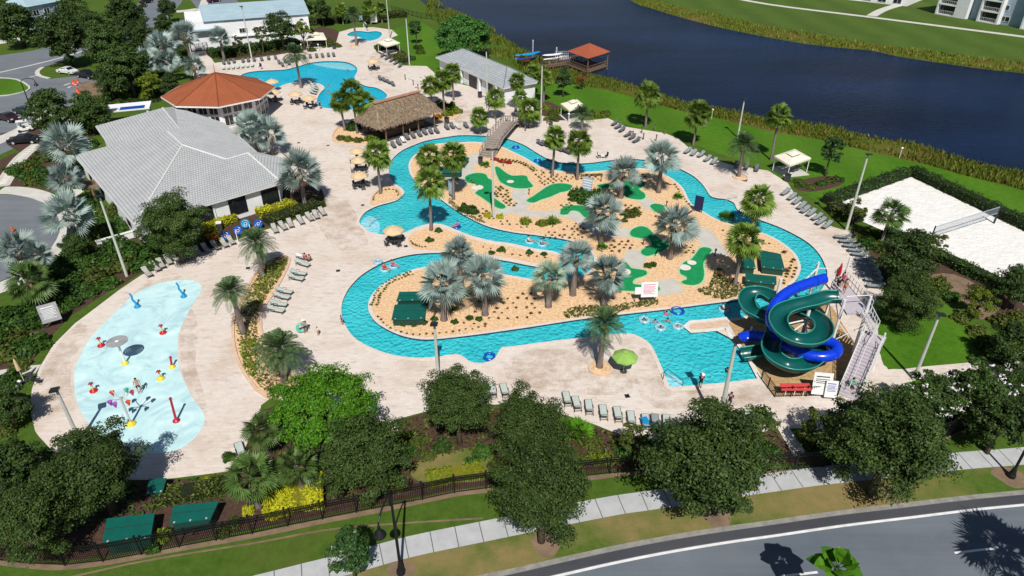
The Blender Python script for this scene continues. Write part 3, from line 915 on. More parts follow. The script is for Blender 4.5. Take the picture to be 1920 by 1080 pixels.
for a, b in (((1790, 1037), (1872, 1027)), ((1470, 1080), (1533, 1073)), ((2060, 1004), (2140, 995))):
 strip('lane_dash', [a, b], 0.17, 0.014, MT['paint'], 1)
walk = [(300, 1190), (420, 1120), (540, 1085), (660, 1055), (770, 1025), (915, 995), (1130, 952), (1228, 937), (1475, 901), (1565, 890), (1785, 866), (1920, 855), (2150, 832)]
strip('sidewalk', walk, 1.75, 0.034, MT['slab'], 4)
verge_line = [tuple(p) for p in curve_off(road_top, 0.36)]
wk = [Vector(G(a, b)[:2]) for a, b in smooth(walk, 4, False)]
sheet('grass_verge', [verge_line + [tuple(p) for p in reversed(wk)]], 0.014, MT['verge'])
strip('fence_edge', [(-60, 1040), (0, 1053), (60, 1060), (115, 1063), (187, 1056), (257, 1044), (327, 1030), (480, 1003), (600, 978), (727, 953), (850, 927), (912, 919), (1122, 894), (1207, 886), (1505, 882), (1700, 845), (1835, 795), (1990, 770)], 0.55, 0.032, MT['dirt'], 3)
strip('trail', [(-20, 1120), (240, 1058), (480, 1018), (605, 995), (730, 983), (905, 972)], 0.16, 0.018, MT['dirt'], 3)
for p, r in (((1025, 1022), 1.0), ((1672, 926), 0.9), ((752, 1072), 0.9), ((1893, 895), 1.1), ((1345, 968), 1.1)):
 c = G(*p)
 sheet('bare_ring', [[(c.x + r * math.cos(t) * (1 + .2 * math.sin(3 * t)), c.y + r * math.sin(t)) for t in [k * PI / 10 for k in range(20)]]], 0.020, MT['dirt'])
# drive and car park at the left
strip('drive_kerb', [(0, 357), (37, 358), (75, 367), (104, 384), (122, 410), (121, 440), (106, 466), (88, 490), (60, 512), (0, 540), (-60, 560)], 2.6, 0.024, MT['concrete'], 3)
sheet('turning_circle', [ring([(-160, 362), (0, 365), (37, 367), (65, 374), (92, 387), (110, 410), (112, 435), (98, 462), (80, 482), (55, 503), (0, 528), (-160, 590)], 2)], 0.030, MT['lot'])
strip('entry_walk', [(112, 376), (130, 366), (150, 352)], 2.6, 0.028, MT['concrete'], 1)
strip('garden_walk', [(2, 350), (18, 325), (40, 295), (72, 270)], 2.2, 0.026, MT['golf_path'], 4)
wl = [G(a, b) for a, b in smooth([(4, 346), (18, 325), (40, 295), (72, 270)], 8, False)]
mb = MB()
for i in range(1, len(wl) - 1, 1):
 T = (wl[i + 1] - wl[i - 1]).normalized()
 mb.box((wl[i].x, wl[i].y, 0.03), (0.9, 0.42, 0.012), math.atan2(T.y, T.x) - PI / 2)
mb.build('stepping_marks', MT['white_coping'])['kind'] = 'structure'
sheet('car_park', [ring([(-200, 110), (0, 104), (60, 95), (150, 75), (215, 60), (245, 30), (262, 0), (275, -20), (352, -20), (340, 5), (310, 40), (282, 58), (240, 76), (180, 96), (130, 112), (80, 126), (70, 134), (74, 143), (95, 148), (150, 142), (190, 150), (196, 170), (180, 195), (120, 205), (70, 225), (50, 268), (0, 290), (-200, 330)], 1)], 0.016, MT['lot'])
sheet('traffic_island', [ring([(-60, 143), (0, 147), (30, 150), (53, 163), (48, 171), (20, 178), (0, 180), (-60, 184)], 2)], 0.024, MT['lake_lawn'])
o = kerb('island_kerb', ring([(-60, 143), (0, 147), (30, 150), (53, 163), (48, 171), (20, 178), (0, 180), (-60, 184)], 2), 0.35, 0.14, MT['concrete'], 0.016, False)
o['kind'] = 'structure'
sheet('excavated_patch', [ring([(148, 163), (160, 152), (190, 158), (205, 172), (195, 184), (165, 186), (150, 178)], 2)], 0.030, MT['dirt'])
strip('car_park_kerb', [(80, 126), (70, 134), (74, 142), (92, 147)], 0.9, 0.034, MT['concrete'], 3)
strip('street_edge', [(-10, 138), (60, 122), (130, 104), (200, 80)], 0.7, 0.022, MT['concrete'], 3)
for a, b in (((55, 145), (75, 140)), ((120, 160), (132, 156)), ((127, 165), (133, 162))):
 strip('lot_dash', [a, b], 0.35, 0.022, MT['paint'], 1)
strip('top_walk', [(388, -12), (383, 5), (375, 25), (355, 43), (318, 62), (282, 78)], 2.6, 0.024, MT['concrete'], 4)
strip('top_side_walk', [(330, 22), (352, 20), (372, 17)], 4.0, 0.022, MT['concrete'], 1)
strip('drive_to_houses', [(388, -10), (410, 10), (412, 40), (380, 60)], 14.0, 0.012, MT['lot'], 2)
strip('bench_slab', [(-40, 280), (40, 245), (64, 230)], 3.2, 0.030, MT['concrete'], 1)
strip('house_walk', [(-60, 88), (20, 76), (45, 72)], 5.0, 0.022, MT['concrete'], 1)
# ------------------------------------------------------------------ foliage meshes
def quads_mesh(name, V, m, per=4):
 """V: (n, per, 3) array of loose leaves"""
 n = V.shape[0]
 me = bpy.data.meshes.new(name)
 me.vertices.add(n * per)
 me.vertices.foreach_set('co', V.reshape(-1).astype(np.float32))
 me.loops.add(n * per)
 me.loops.foreach_set('vertex_index', np.arange(n * per, dtype=np.int32))
 me.polygons.add(n)
 me.polygons.foreach_set('loop_start', np.arange(0, n * per, per, dtype=np.int32))
 me.polygons.foreach_set('loop_total', np.full(n, per, dtype=np.int32))
 me.materials.append(m)
 me.update(calc_edges=True)
 me.validate()
 return me
def unit(a):
 return a / np.maximum(1e-9, np.linalg.norm(a, axis=-1, keepdims=True))
def leaves_at(P, nrm, size, rng, elong=1.7, jitter=0.9):
 n = len(P)
 nn = unit(nrm + rng.normal(0, jitter, (n, 3)))
 a = unit(np.cross(nn, rng.normal(0, 1, (n, 3))))
 b = np.cross(nn, a)
 s = (size * rng.uniform(0.6, 1.35, n))[:, None]
 l = s * elong
 V = np.stack([P - a * l * 0.5, P + b * s * 0.42 + nn * s * 0.1, P + a * l * 0.5, P - b * s * 0.42 + nn * s * 0.1], 1)
 return V
def crown_leaves(seed, n_clump, n_leaf, leaf, flat=0.8, rough=0.28, clump_r=0.30, hollow=0.55, low=-0.75, cone=0.0):
 """leaves of a crown of unit radius, centred at the origin"""
 rng = np.random.default_rng(seed)
 C = []
 while len(C) < n_clump:
  d = unit(rng.normal(0, 1, 3))
  if d[2] < low:
   continue
  r = rng.uniform(hollow, 1.0) ** 0.7 * (1 - rough * rng.uniform(0, 1))
  c = d * r
  if cone:
   k = 1 - cone * (c[2] + 1) / 2
   c[0] *= k
   c[1] *= k
  C.append(c * np.array([1, 1, flat]))
 C = np.array(C)
 cr = clump_r * rng.uniform(0.6, 1.3, n_clump)
 idx = rng.integers(0, n_clump, n_leaf)
 d = unit(rng.normal(0, 1, (n_leaf, 3)))
 d[:, 2] = np.where(d[:, 2] < -0.3, -d[:, 2], d[:, 2])
 rr = rng.uniform(0.45, 1.08, n_leaf)[:, None]
 P = C[idx] + d * rr * cr[idx][:, None] * np.array([1, 1, 0.75])
 nrm = d + unit(C[idx]) * 0.5 + np.array([0, 0, 0.5])
 return leaves_at(P, nrm, leaf, rng)
def fan_palm(seed, n_leaf, petiole, blade, nseg, spread, elev, droop, wid=1.0, cup=0.25, sag=0.0, twist=0.6, gap=0.62):
 """crown of fan leaves, unit radius"""
 rng = np.random.default_rng(seed)
 quads = []
 pet = []
 ga = PI * (3 - math.sqrt(5))
 for i in range(n_leaf):
  f = (i + 0.5) / n_leaf
  e = elev[0] + (elev[1] - elev[0]) * f ** 0.85 + rng.normal(0, 0.10)
  az = i * ga + rng.normal(0, 0.12)
  d = np.array([math.cos(az) * math.cos(e), math.sin(az) * math.cos(e), math.sin(e)])
  side = np.array([-math.sin(az), math.cos(az), 0])
  up = np.cross(d, side) * -1
  up = np.cross(side, d) * -1
  if up[2] < 0:
   up = -up
  tw = rng.normal(0, twist)
  s2 = side * math.cos(tw) + up * math.sin(tw)
  u2 = up * math.cos(tw) - side * math.sin(tw)
  L = petiole * rng.uniform(0.75, 1.15)
  B = blade * rng.uniform(0.85, 1.12)
  h = d * L
  h[2] -= sag * L * (1 - math.sin(max(e, 0)))
  o = side * 0.012
  pet.append([-o, h - o, h + o, o])
  for k in range(nseg):
   a = spread * ((k + 0.5) / nseg - 0.5)
   len_k = B * (1 - 0.30 * (abs(a) / (spread / 2)) ** 1.6) * rng.uniform(0.9, 1.05)
   dr = d * math.cos(a) + s2 * math.sin(a) + u2 * cup * (abs(math.sin(a)))
   dr /= np.linalg.norm(dr)
   lat = np.cross(dr, u2)
   lat /= max(1e-6, np.linalg.norm(lat))
   hw = len_k * gap * math.tan(spread / nseg / 2) * wid
   pz = (0.10 if k % 2 else -0.10) * hw
   mid = h + dr * len_k * gap
   tip = h + dr * len_k
   tip = tip + np.array([0, 0, -droop * B * rng.uniform(0.6, 1.3)])
   mid = mid + np.array([0, 0, -droop * B * 0.22])
   quads.append([h, mid - lat * hw + u2 * (pz + hw * 0.35), tip, mid + lat * hw + u2 * (pz - hw * 0.35)])
 return np.array(quads + pet)
def feather_palm(seed, n_frond, npair, leaf_len, leaf_w, elev, droop):
 rng = np.random.default_rng(seed)
 quads = []
 ga = PI * (3 - math.sqrt(5))
 for i in range(n_frond):
  f = (i + 0.5) / n_frond
  e = elev[0] + (elev[1] - elev[0]) * f + rng.normal(0, 0.08)
  az = i * ga + rng.normal(0, 0.1)
  L = rng.uniform(0.88, 1.1)
  dh = np.array([math.cos(az), math.sin(az), 0])
  side = np.array([-math.sin(az), math.cos(az), 0])
  prev = None
  for k in range(npair + 1):
   t = k / npair
   x = L * t * math.cos(e) * (1 - 0.12 * t * t)
   z = L * t * math.sin(e) - droop * L * t ** 2.2 * (0.55 + 0.45 * math.cos(e))
   p = dh * x + np.array([0, 0, z])
   if prev is not None:
    T = p - prev
    T = T / max(1e-6, np.linalg.norm(T))
    upv = np.cross(side, T)
    if upv[2] < 0:
     upv = -upv
    rw = 0.010 * (1 - 0.7 * t)
    quads.append([prev - side * rw, p - side * rw, p + side * rw, prev + side * rw])
    if t > 0.14:
     ll = leaf_len * math.sin(PI * min(1, 0.18 + 0.80 * t)) ** 0.6 * rng.uniform(0.9, 1.1)
     for s in (-1, 1):
      ld = side * s * 0.80 + T * 0.62 + upv * 0.28
      ld /= np.linalg.norm(ld)
      tip = p + ld * ll + np.array([0, 0, -0.22 * ll])
      mid = p + ld * ll * 0.5 + np.array([0, 0, 0.0])
      wv = T * leaf_w
      quads.append([p, mid - wv, tip, mid + wv])
   prev = p
 return np.array(quads)
def trunk_mesh(name, r0, r1, m, seed=0, n=9, lumps=0.06, rings=9, bend=0.0):
 """unit-height tapered trunk"""
 rng = random.Random(seed)
 path, rad = [], []
 for i in range(rings):
  t = i / (rings - 1)
  path.append((bend * t * t, 0, t))
  k = r0 + (r1 - r0) * t
  if t < 0.12:
   k *= 1.35 - 2.9 * t
  rad.append(k * (1 + rng.uniform(-lumps, lumps)))
 return MB().tube(path, rad, n).mesh(name, m, True)
def limbs_mesh(name, m, seed, r0=0.06, spread=0.62, n=6):
 """tree trunk with limbs, unit height up to the middle of the crown, crown radius one"""
 rng = random.Random(seed)
 mb = MB()
 mb.tube([(0, 0, 0), (0.01, 0.01, 0.35), (0, 0.02, 0.6)], [r0 * 1.35, r0, r0 * 0.85], 8)
 for i in range(n):
  a = 2 * PI * i / n + rng.uniform(-.3, .3)
  s = spread * rng.uniform(.7, 1.1)
  z0 = rng.uniform(.42, .6)
  z1 = rng.uniform(.95, 1.25)
  p1 = (math.cos(a) * s * .45, math.sin(a) * s * .45, (z0 + z1) / 2)
  p2 = (math.cos(a) * s, math.sin(a) * s, z1)
  mb.tube([(0, 0.01, z0), p1, p2], [r0 * .6, r0 * .4, r0 * .15], 6)
  b = a + rng.uniform(.4, .8)
  mb.tube([p1, (p1[0] + math.cos(b) * s * .4, p1[1] + math.sin(b) * s * .4, p1[2] + .28)], [r0 * .32, r0 * .1], 5)
 return mb.mesh(name, m, True)
CR = {}
for i in range(3):
 CR['oak', i] = quads_mesh('oak_crown', crown_leaves(11 + i, 170, 46000, 0.027, 0.95, 0.46, 0.185, 0.3, -0.9, 0.15), MT['oak'])
 CR['oak_b', i] = quads_mesh('oak_crown', crown_leaves(31 + i, 75, 11000, 0.052, 0.95, 0.36, 0.23, 0.4, -0.8, 0.2), MT['oak_b'])
for i in range(2):
 CR['magnolia', i] = quads_mesh('magnolia_crown', crown_leaves(51 + i, 42, 4200, 0.085, 1.25, 0.25, 0.26, 0.5, -0.85, 0.55), MT['magnolia'])
 CR['sparse', i] = quads_mesh('sparse_crown', crown_leaves(71 + i, 26, 2600, 0.07, 1.0, 0.35, 0.21, 0.45, -0.7, 0.1), MT['shrub_b'])
 CR['lime', i] = quads_mesh('light_crown', crown_leaves(81 + i, 34, 3600, 0.07, 0.9, 0.3, 0.25, 0.45, -0.7, 0.1), MT['lime_leaf'])
 CR['myrtle', i] = quads_mesh('myrtle_crown', crown_leaves(91 + i, 50, 6500, 0.062, 0.85, 0.3, 0.25, 0.4, -0.7, 0.05), MT['oak_b'])
CR['bright', 0] = quads_mesh('bright_crown', crown_leaves(61, 170, 34000, 0.032, 0.6, 0.34, 0.17, 0.5, -0.4, 0.0), MT['bright'])
CR['broad', 0] = quads_mesh('round_crown', crown_leaves(62, 110, 15000, 0.05, 0.8, 0.15, 0.20, 0.7, -0.4, 0.0), MT['broad'])
CR['rust', 0] = quads_mesh('rusty_crown', crown_leaves(63, 24, 2200, 0.07, 1.1, 0.35, 0.22, 0.4, -0.7, 0.2), MT['redleaf'])
BLOOM = quads_mesh('blossom', crown_leaves(64, 26, 260, 0.05, 0.85, 0.15, 0.13, 0.85, -0.1, 0.0), MT['bloom'])
LIMB = [limbs_mesh('tree_trunk', MT['bark'], 5 + i) for i in range(3)]
PC = {}
for i in range(3):
 PC['silver', i] = quads_mesh('silver_palm_crown', fan_palm(101 + i, 30, 0.46, 0.60, 19, R(200), (1.40, -0.62), 0.09, 1.1, 0.26, 0.16, .75, .54), MT['silver'])
 PC['sabal', i] = quads_mesh('green_palm_crown', fan_palm(121 + i, 58, 0.46, 0.60, 13, R(165), (1.30, -0.95), 0.30, 1.0, 0.12, 0.28), MT['sabal'])
 PC['date', i] = quads_mesh('date_palm_crown', feather_palm(141 + i, 52, 26, 0.27, 0.014, (1.35, -0.35), 0.42), MT['date'])
for i in range(2):
 PC['sage', i] = quads_mesh('sage_palm_crown', fan_palm(151 + i, 28, 0.46, 0.60, 18, R(190), (1.40, -0.5), 0.14, 1.05, 0.24, 0.18, .75, .50), MT['sage'])
 PC['sabal_d', i] = quads_mesh('green_palm_crown', fan_palm(161 + i, 40, 0.50, 0.58, 16, R(180), (1.35, -0.70), 0.20, 0.9, 0.15, 0.2), MT['sabal_d'])
DEAD = quads_mesh('dry_fronds', fan_palm(171, 14, 0.30, 0.42, 9, R(120), (-0.75, -1.35), 0.10, 0.8, 0.1, 0.1), MT['dead'])
PTR = {'silver': trunk_mesh('palm_trunk', 0.26, 0.21, MT['palm_bark'], 1), 'sabal': trunk_mesh('palm_trunk', 0.19, 0.15, MT['palm_bark'], 2), 'date': trunk_mesh('palm_trunk', 0.27, 0.22, MT['palm_bark'], 3)}
PTR['sage'] = PTR['silver']
PTR['sabal_d'] = PTR['sabal']
PNAME = {'silver': 'silver_palm', 'sage': 'silver_palm', 'sabal': 'fan_palm', 'sabal_d': 'fan_palm', 'date': 'date_palm'}
PGROUP = {'silver': 'silver fan palms around the pools', 'sage': 'silver fan palms around the pools', 'sabal': 'green fan palms on bare trunks', 'sabal_d': 'green fan palms on bare trunks', 'date': 'feathery date palms on the deck'}
rnd = random.Random(5)
cnt = {}
def palm(kind, cx, cy, by, r_px, label, tr=1.0, dead=True):
 x, y, zc, ppm = PL(cx, cy, by)
 rad = r_px / ppm * (1.16 if kind[:3] == 'sab' else 1.04)
 k = cnt[kind] = cnt.get(kind, -1) + 1
 nvar = 2 if kind in ('sage', 'sabal_d') else 3
 zc = max(zc, 0.6)
 zt = zc - rad * (0.02 if kind in ('date',) else 0.05)
 t = thing(PNAME[kind], label, 'palm tree', (x, y, 0.0), 0, PGROUP[kind])
 t.rotation_euler = (R(rnd.uniform(-2.5, 2.5)), R(rnd.uniform(-2.5, 2.5)), 0)
 rad *= rnd.uniform(.94, 1.06)
 tr *= 1.25 if kind[0] == 's' and kind[:3] != 'sab' else 1.05
 obj('trunk', PTR[kind], t, (0, 0, 0), rnd.uniform(0, 6), (tr, tr, max(zt, 0.3) + 0.05))
 obj('crown', PC[kind, k % nvar], t, (0, 0, zt), rnd.uniform(0, 6.28), (rad, rad, rad))
 if dead and zt > 2.0:
  obj('dry_fronds', DEAD, t, (0, 0, zt), rnd.uniform(0, 6), (rad * .62, rad * .62, rad * .7))
 return t
def tree(kind, cx, cy, by, r_px, label, flat=1.0, name=None, cat='tree', group=None, bloom=False, h_min=1.2):
 x, y, zc, ppm = PL(cx, cy, by)
 rad = r_px / ppm * (1.17 if kind in ('oak', 'oak_b') else 1.0)
 k = cnt[kind] = cnt.get(kind, -1) + 1
 var = [q for q in CR if q[0] == kind]
 zc = max(zc, rad * 0.55, h_min)
 nm = name or {'oak': 'oak_tree', 'oak_b': 'oak_tree', 'magnolia': 'magnolia_tree', 'myrtle': 'crape_myrtle_tree'}.get(kind, 'leafy_tree')
 t = thing(nm, label, cat, (x, y, 0.0), 0, group)
 obj('trunk', LIMB[k % 3], t, (0, 0, 0), rnd.uniform(0, 6), (rad * .9, rad * .9, zc))
 obj('crown', CR[kind, k % len(var)], t, (0, 0, zc), rnd.uniform(0, 6.28), (rad, rad, rad * flat))
 if bloom:
  obj('blossom', BLOOM, t, (0, 0, zc), rnd.uniform(0, 6.28), (rad * 1.02, rad * 1.02, rad * flat))
 return t
def shrub_mesh(name, seed, n, leaf, m, flat=0.8):
 rng = np.random.default_rng(seed)
 d = unit(rng.normal(0, 1, (n, 3)))
 d[:, 2] = np.abs(d[:, 2])
 r = (rng.uniform(0.35, 1.0, n) ** 0.5)[:, None] * (1 + 0.22 * np.sin(5 * d[:, :1] + 3 * d[:, 1:2] + seed))
 P = d * r * np.array([1, 1, flat]) * 0.9
 P[:, 2] += 0.05
 return quads_mesh(name, leaves_at(P, d + np.array([0, 0, .4]), leaf, rng), m)
SH = {'green': [shrub_mesh('bush', 201 + i, 900, 0.16, MT['shrub'], 0.85) for i in range(2)],
 'olive': [shrub_mesh('bush', 203 + i, 700, 0.17, MT['shrub_b'], 0.85) for i in range(2)],
 'gold': [shrub_mesh('golden_bush', 205, 700, 0.17, MT['gold'], 0.8)],
 'croton': [shrub_mesh('croton', 206, 500, 0.2, MT['croton'], 0.8)],
 'red': [shrub_mesh('red_flowers', 207, 500, 0.2, MT['red_bloom'], 0.7)],
 'lime': [shrub_mesh('bush', 208, 600, 0.18, MT['lime_leaf'], 0.9)]}
spiky = fan_palm(210, 30, 0.02, 0.95, 2, R(20), (1.4, 0.2), 0.12, 1.6, 0.0, 0.0)
SH['spiky'] = [quads_mesh('spiky_plant', spiky, MT['sabal'])]
SH['saw'] = [quads_mesh('palmetto', fan_palm(211, 26, 0.5, 0.55, 12, R(170), (1.35, 0.15), 0.12, 0.8, 0.1, 0.05), MT['bright'])]
SH['cane'] = [quads_mesh('spiky_plant', fan_palm(212, 24, 0.03, 0.95, 2, R(16), (1.5, 0.55), 0.10, 2.0, 0.0, 0.0), MT['dead'])]
def shrub(kind, px, py, r_px, label, group=None, tall=1.0, name='shrub', cat='shrub'):
 c = G(px, py)
 rad = r_px / (FPX / depth(c))
 me = SH[kind][rnd.randrange(len(SH[kind]))]
 o = obj(name, me, None, (c.x, c.y, 0.02), rnd.uniform(0, 6.28), (rad, rad, rad * tall))
 return tag(o, label, cat, group)
def leaf_cover(name, polys, m, dens, leaf, h, seed, label=None, cat=None, kind='stuff'):
 """low leafy ground cover over world outlines"""
 rng = np.random.default_rng(seed)
 out = []
 for poly in polys:
  a = np.array(poly)
  x0, y0 = a.min(0)
  x1, y1 = a.max(0)
  area = 0.5 * abs(np.dot(a[:, 0], np.roll(a[:, 1], 1)) - np.dot(a[:, 1], np.roll(a[:, 0], 1)))
  n = int(area * dens)
  while n > 0:
   k = n * 2 + 20
   X = rng.uniform(x0, x1, k)
   Y = rng.uniform(y0, y1, k)
   ins = np.zeros(k, bool)
   j = len(a) - 1
   for i in range(len(a)):
    xi, yi = a[i]
    xj, yj = a[j]
    cond = (yi > Y) != (yj > Y)
    with np.errstate(divide='ignore', invalid='ignore'):
     xc = (xj - xi) * (Y - yi) / (yj - yi) + xi
    ins ^= cond & (X < xc)
    j = i
   X, Y = X[ins][:n], Y[ins][:n]
   n -= len(X)
   hh = h * (0.55 + 0.45 * np.sin(X * 1.7 + 2 * np.sin(Y * 1.3)) * np.cos(Y * 1.9))
   Z = rng.uniform(0.15, 1.0, len(X)) ** 0.6 * np.maximum(0.1, hh)
   P = np.stack([X, Y, Z + 0.03], 1)
   out.append(leaves_at(P, np.tile([0, 0, 0.8], (len(X), 1)), leaf, rng))
 o = obj(name, quads_mesh(name, np.concatenate(out), m))
 return tag(o, label, cat, None, kind)
def reeds(name, poly, m, n, h, seed, wd=0.12):
 rng = np.random.default_rng(seed)
 a = np.array(poly)
 pts = []
 x0, y0 = a.min(0)
 x1, y1 = a.max(0)
 while len(pts) < n:
  k = n * 4
  X = rng.uniform(x0, x1, k)
  Y = rng.uniform(y0, y1, k)
  ins = np.zeros(k, bool)
  j = len(a) - 1
  for i in range(len(a)):
   xi, yi = a[i]
   xj, yj = a[j]
   cond = (yi > Y) != (yj > Y)
   with np.errstate(divide='ignore', invalid='ignore'):
    xc = (xj - xi) * (Y - yi) / (yj - yi) + xi
   ins ^= cond & (X < xc)
   j = i
  ok = np.sin(X[ins] * 0.33 + seed) + np.sin(Y[ins] * 0.41 + X[ins] * .17) + rng.uniform(-1.4, 1.4, ins.sum()) > -0.5
  pts += list(zip(X[ins][ok], Y[ins][ok]))
 P = np.array(pts[:n])
 P = np.concatenate([P, np.zeros((n, 1))], 1)
 ang = rng.uniform(0, PI, n)
 sd = np.stack([np.cos(ang), np.sin(ang), np.zeros(n)], 1) * wd * rng.uniform(.5, 1.4, n)[:, None]
 up = np.stack([rng.normal(0, .28, n), rng.normal(0, .28, n), np.ones(n)], 1) * (h * rng.uniform(.4, 1.2, n))[:, None]
 V = np.stack([P - sd * .4, P + sd * .4, P + up * .6 + sd, P + up], 1)
 o = obj(name, quads_mesh(name, V, m))
 return tag(o, None, None, None, 'stuff')
def hedge(name, a, b, wd, h, m, label, seed=0, dens=150, leaf=0.15):
 A, B = G(*a), G(*b)
 L = (B - A).length
 T = (B - A).normalized()
 nn = Vector((-T.y, T.x, 0))
 rng = np.random.default_rng(seed)
 n = int(L * dens)
 t = rng.uniform(0, L, n)
 s = rng.uniform(-1, 1, n)
 z = rng.uniform(0, 1, n)
 which = rng.uniform(0, 1, n)
 top = which < 0.5
 z = np.where(top, rng.uniform(.86, 1.0, n), z)
 s = np.where(top, s, np.sign(s) * rng.uniform(.8, 1.0, n))
 wob = 1 + 0.10 * np.sin(t * 1.9) + 0.06 * np.sin(t * 4.7)
 T_, N_ = np.array(T), np.array(nn)
 P = np.array(A) + t[:, None] * T_ + (s * wd / 2 * wob)[:, None] * N_ + np.stack([np.zeros(n), np.zeros(n), z * h * wob], 1)
 nr = np.where(top[:, None], np.array([0, 0, 1.0]), s[:, None] * N_)
 o = obj(name, quads_mesh(name, leaves_at(P, nr, leaf, rng), m))
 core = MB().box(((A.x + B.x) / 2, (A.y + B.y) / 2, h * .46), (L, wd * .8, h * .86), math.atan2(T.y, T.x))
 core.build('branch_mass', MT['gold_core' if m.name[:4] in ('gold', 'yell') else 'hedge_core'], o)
 return tag(o, label, 'hedge')
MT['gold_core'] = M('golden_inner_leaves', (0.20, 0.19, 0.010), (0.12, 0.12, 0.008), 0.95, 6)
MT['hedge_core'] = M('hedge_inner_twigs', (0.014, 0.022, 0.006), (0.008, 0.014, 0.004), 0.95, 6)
# ------------------------------------------------------------------ BUILDINGS
def V3(p, z):
 return Vector(G(p[0], p[1], z))
def roof_mesh(faces, name, m, eave_dirs, base):
 """faces: lists of 3D points; UV v climbs the slope from the eave line"""
 vs, fs, uv = [], [], []
 for pts, e in zip(faces, eave_dirs):
  pts = [Vector(p) for p in pts]
  nn = Vector((0, 0, 0))
  for i in range(len(pts)):
   a, b = pts[i], pts[(i + 1) % len(pts)]
   nn += a.cross(b)
  nn.normalize()
  if nn.z < 0:
   pts = pts[::-1]
   nn = -nn
  u = Vector((-nn.y, nn.x, 0))
  u = u.normalized() if u.length > 1e-4 else Vector((1, 0, 0))
  v = nn.cross(u)
  n0 = len(vs)
  o = min(pts, key=lambda p: p.z)
  vs += pts
  uv += [((p - o).dot(u) + 200, abs((p - o).dot(v)) if True else 0) for p in pts]
  fs.append(tuple(range(n0, n0 + len(pts))))
 return mesh_from(name, [v - base for v in vs], fs, m, uv)
def local(pts, base):
 return [Vector(p) - base for p in pts]
def wall_panel(name, parent, base, p0, T, nn, a0, a1, z0, z1, th, m, out=0.02):
 """a flat panel on a wall line p0 + T*a, standing proud by OUT along nn"""
 c = p0 + T * (a0 + a1) / 2 + nn * (out) - base
 return MB().box((c.x, c.y, (z0 + z1) / 2), (a1 - a0, th, z1 - z0), math.atan2(T.y, T.x)).build(name, m, parent)
def window(parent, base, p0, T, nn, a0, a1, z0, z1, m_frame, cols=2, rows=2, name='window'):
 ang = math.atan2(T.y, T.x)
 mb = MB()
 c = p0 + T * (a0 + a1) / 2 - base
 W, Hh = a1 - a0, z1 - z0
 def bar(da, z, w_, h_):
  q = c + T * da + nn * 0.05
  mb.box((q.x, q.y, z), (w_, 0.12, h_), ang)
 fw = 0.07
 bar(0, z0 + fw / 2, W, fw)
 bar(0, z1 - fw / 2, W, fw)
 bar(-W / 2 + fw / 2, (z0 + z1) / 2, fw, Hh - 2 * fw)
 bar(W / 2 - fw / 2, (z0 + z1) / 2, fw, Hh - 2 * fw)
 for i in range(1, cols):
  bar(-W / 2 + W * i / cols, (z0 + z1) / 2, 0.05, Hh - 2 * fw)
 f = mb.build(name, m_frame, parent)
 q = c + nn * 0.035
 MB().box((q.x, q.y, (z0 + z1) / 2), (W - 0.02, 0.03, Hh - 0.02), ang).build('pane', MT['glass'], f)
 return f
# --- clubhouse with the grey tiled roof
ZE, ZR = 3.5, 7.3
A_, B_, C_ = V3((139, 291), ZE), V3((252, 422), ZE), V3((528, 342), ZE)
L_ = V3((342, 272), ZR)
K_ = V3((314, 246), ZR)
nS = (C_ - B_).cross(L_ - B_).normalized()
M_ = on_plane(425, 299, B_, nS)
N_ = on_plane(465, 287, B_, nS)
D_ = V3((531, 296), ZE)
S_ = V3((482, 285), ZE)
S2_ = V3((420, 230), ZE)
Q_ = V3((327, 200), ZE)
E_ = V3((179, 236), ZE)
F_ = V3((205, 273), ZE)
P_ = V3((305, 202), ZR - 0.5)
J_ = V3((335, 240), ZR - 0.5)
base = Vector(((B_.x + Q_.x) / 2, (B_.y + Q_.y) / 2, 0))
club = thing('clubhouse', 'large white clubhouse under a pale grey tiled hip roof with dark square windows', 'building', base)
faces = [[E_, F_, J_, P_], [A_, B_, L_, K_], [A_, K_, J_, F_], [B_, C_, N_, M_, L_], [C_, D_, N_], [N_, D_, S_, M_], [L_, M_, S_, S2_, J_], [L_, J_, K_], [J_, S2_, Q_, P_], [P_, Q_, E_]]
rf = obj('roof', roof_mesh(faces, 'roof', MT['roof_tile'], [None] * len(faces), base), club)
mb = MB()
for a, b in ((K_, L_), (L_, B_), (L_, M_), (M_, N_), (N_, C_), (P_, J_)):
 mb.tube([a - base + Vector((0, 0, .02)), b - base + Vector((0, 0, .02))], 0.11, 6)
mb.build('ridge_cap', MT['fascia'], rf)
eav = [A_, B_, C_, D_, S_, S2_, Q_, E_, F_]
mb = MB()
for i in range(len(eav)):
 a, b = eav[i], eav[(i + 1) % len(eav)]
 d = (b - a)
 c = (a + b) / 2 - base
 mb.box((c.x, c.y, ZE - 0.14), (d.length, 0.12, 0.22), math.atan2(d.y, d.x))
mb.build('fascia', MT['fascia'], club)
foot = offset([tuple(p[:2]) for p in eav], 0.55)
mb = MB().prism([(p[0] - base.x, p[1] - base.y) for p in foot], 0.0, ZE - 0.1)
mb.build('wall', MT['white_wall'], club)
fb, fc = Vector((*foot[1], 0)), Vector((*foot[2], 0))
T = (fc - fb).normalized()
nn = Vector((T.y, -T.x, 0))
def along(px, z, p0, T):
 """where the photo column px meets a wall line at height z"""
 n_ = Vector((T.y, -T.x, 0))
 lo, hi = -40.0, 90.0
 for _ in range(60):
  mid = (lo + hi) / 2
  p = p0 + T * mid
  x = 960 + FPX * p.x / (p.y * CP + (CAM_H - z) * SP)
  if x < px:
   lo = mid
  else:
   hi = mid
 return mid
for x0, x1 in ((366, 400), (430, 462), (491, 522)):
 window(club, base, fb, T, nn, along(x0, 1.8, fb, T), along(x1, 1.8, fb, T), 0.75, 2.95, MT['black'], 3)
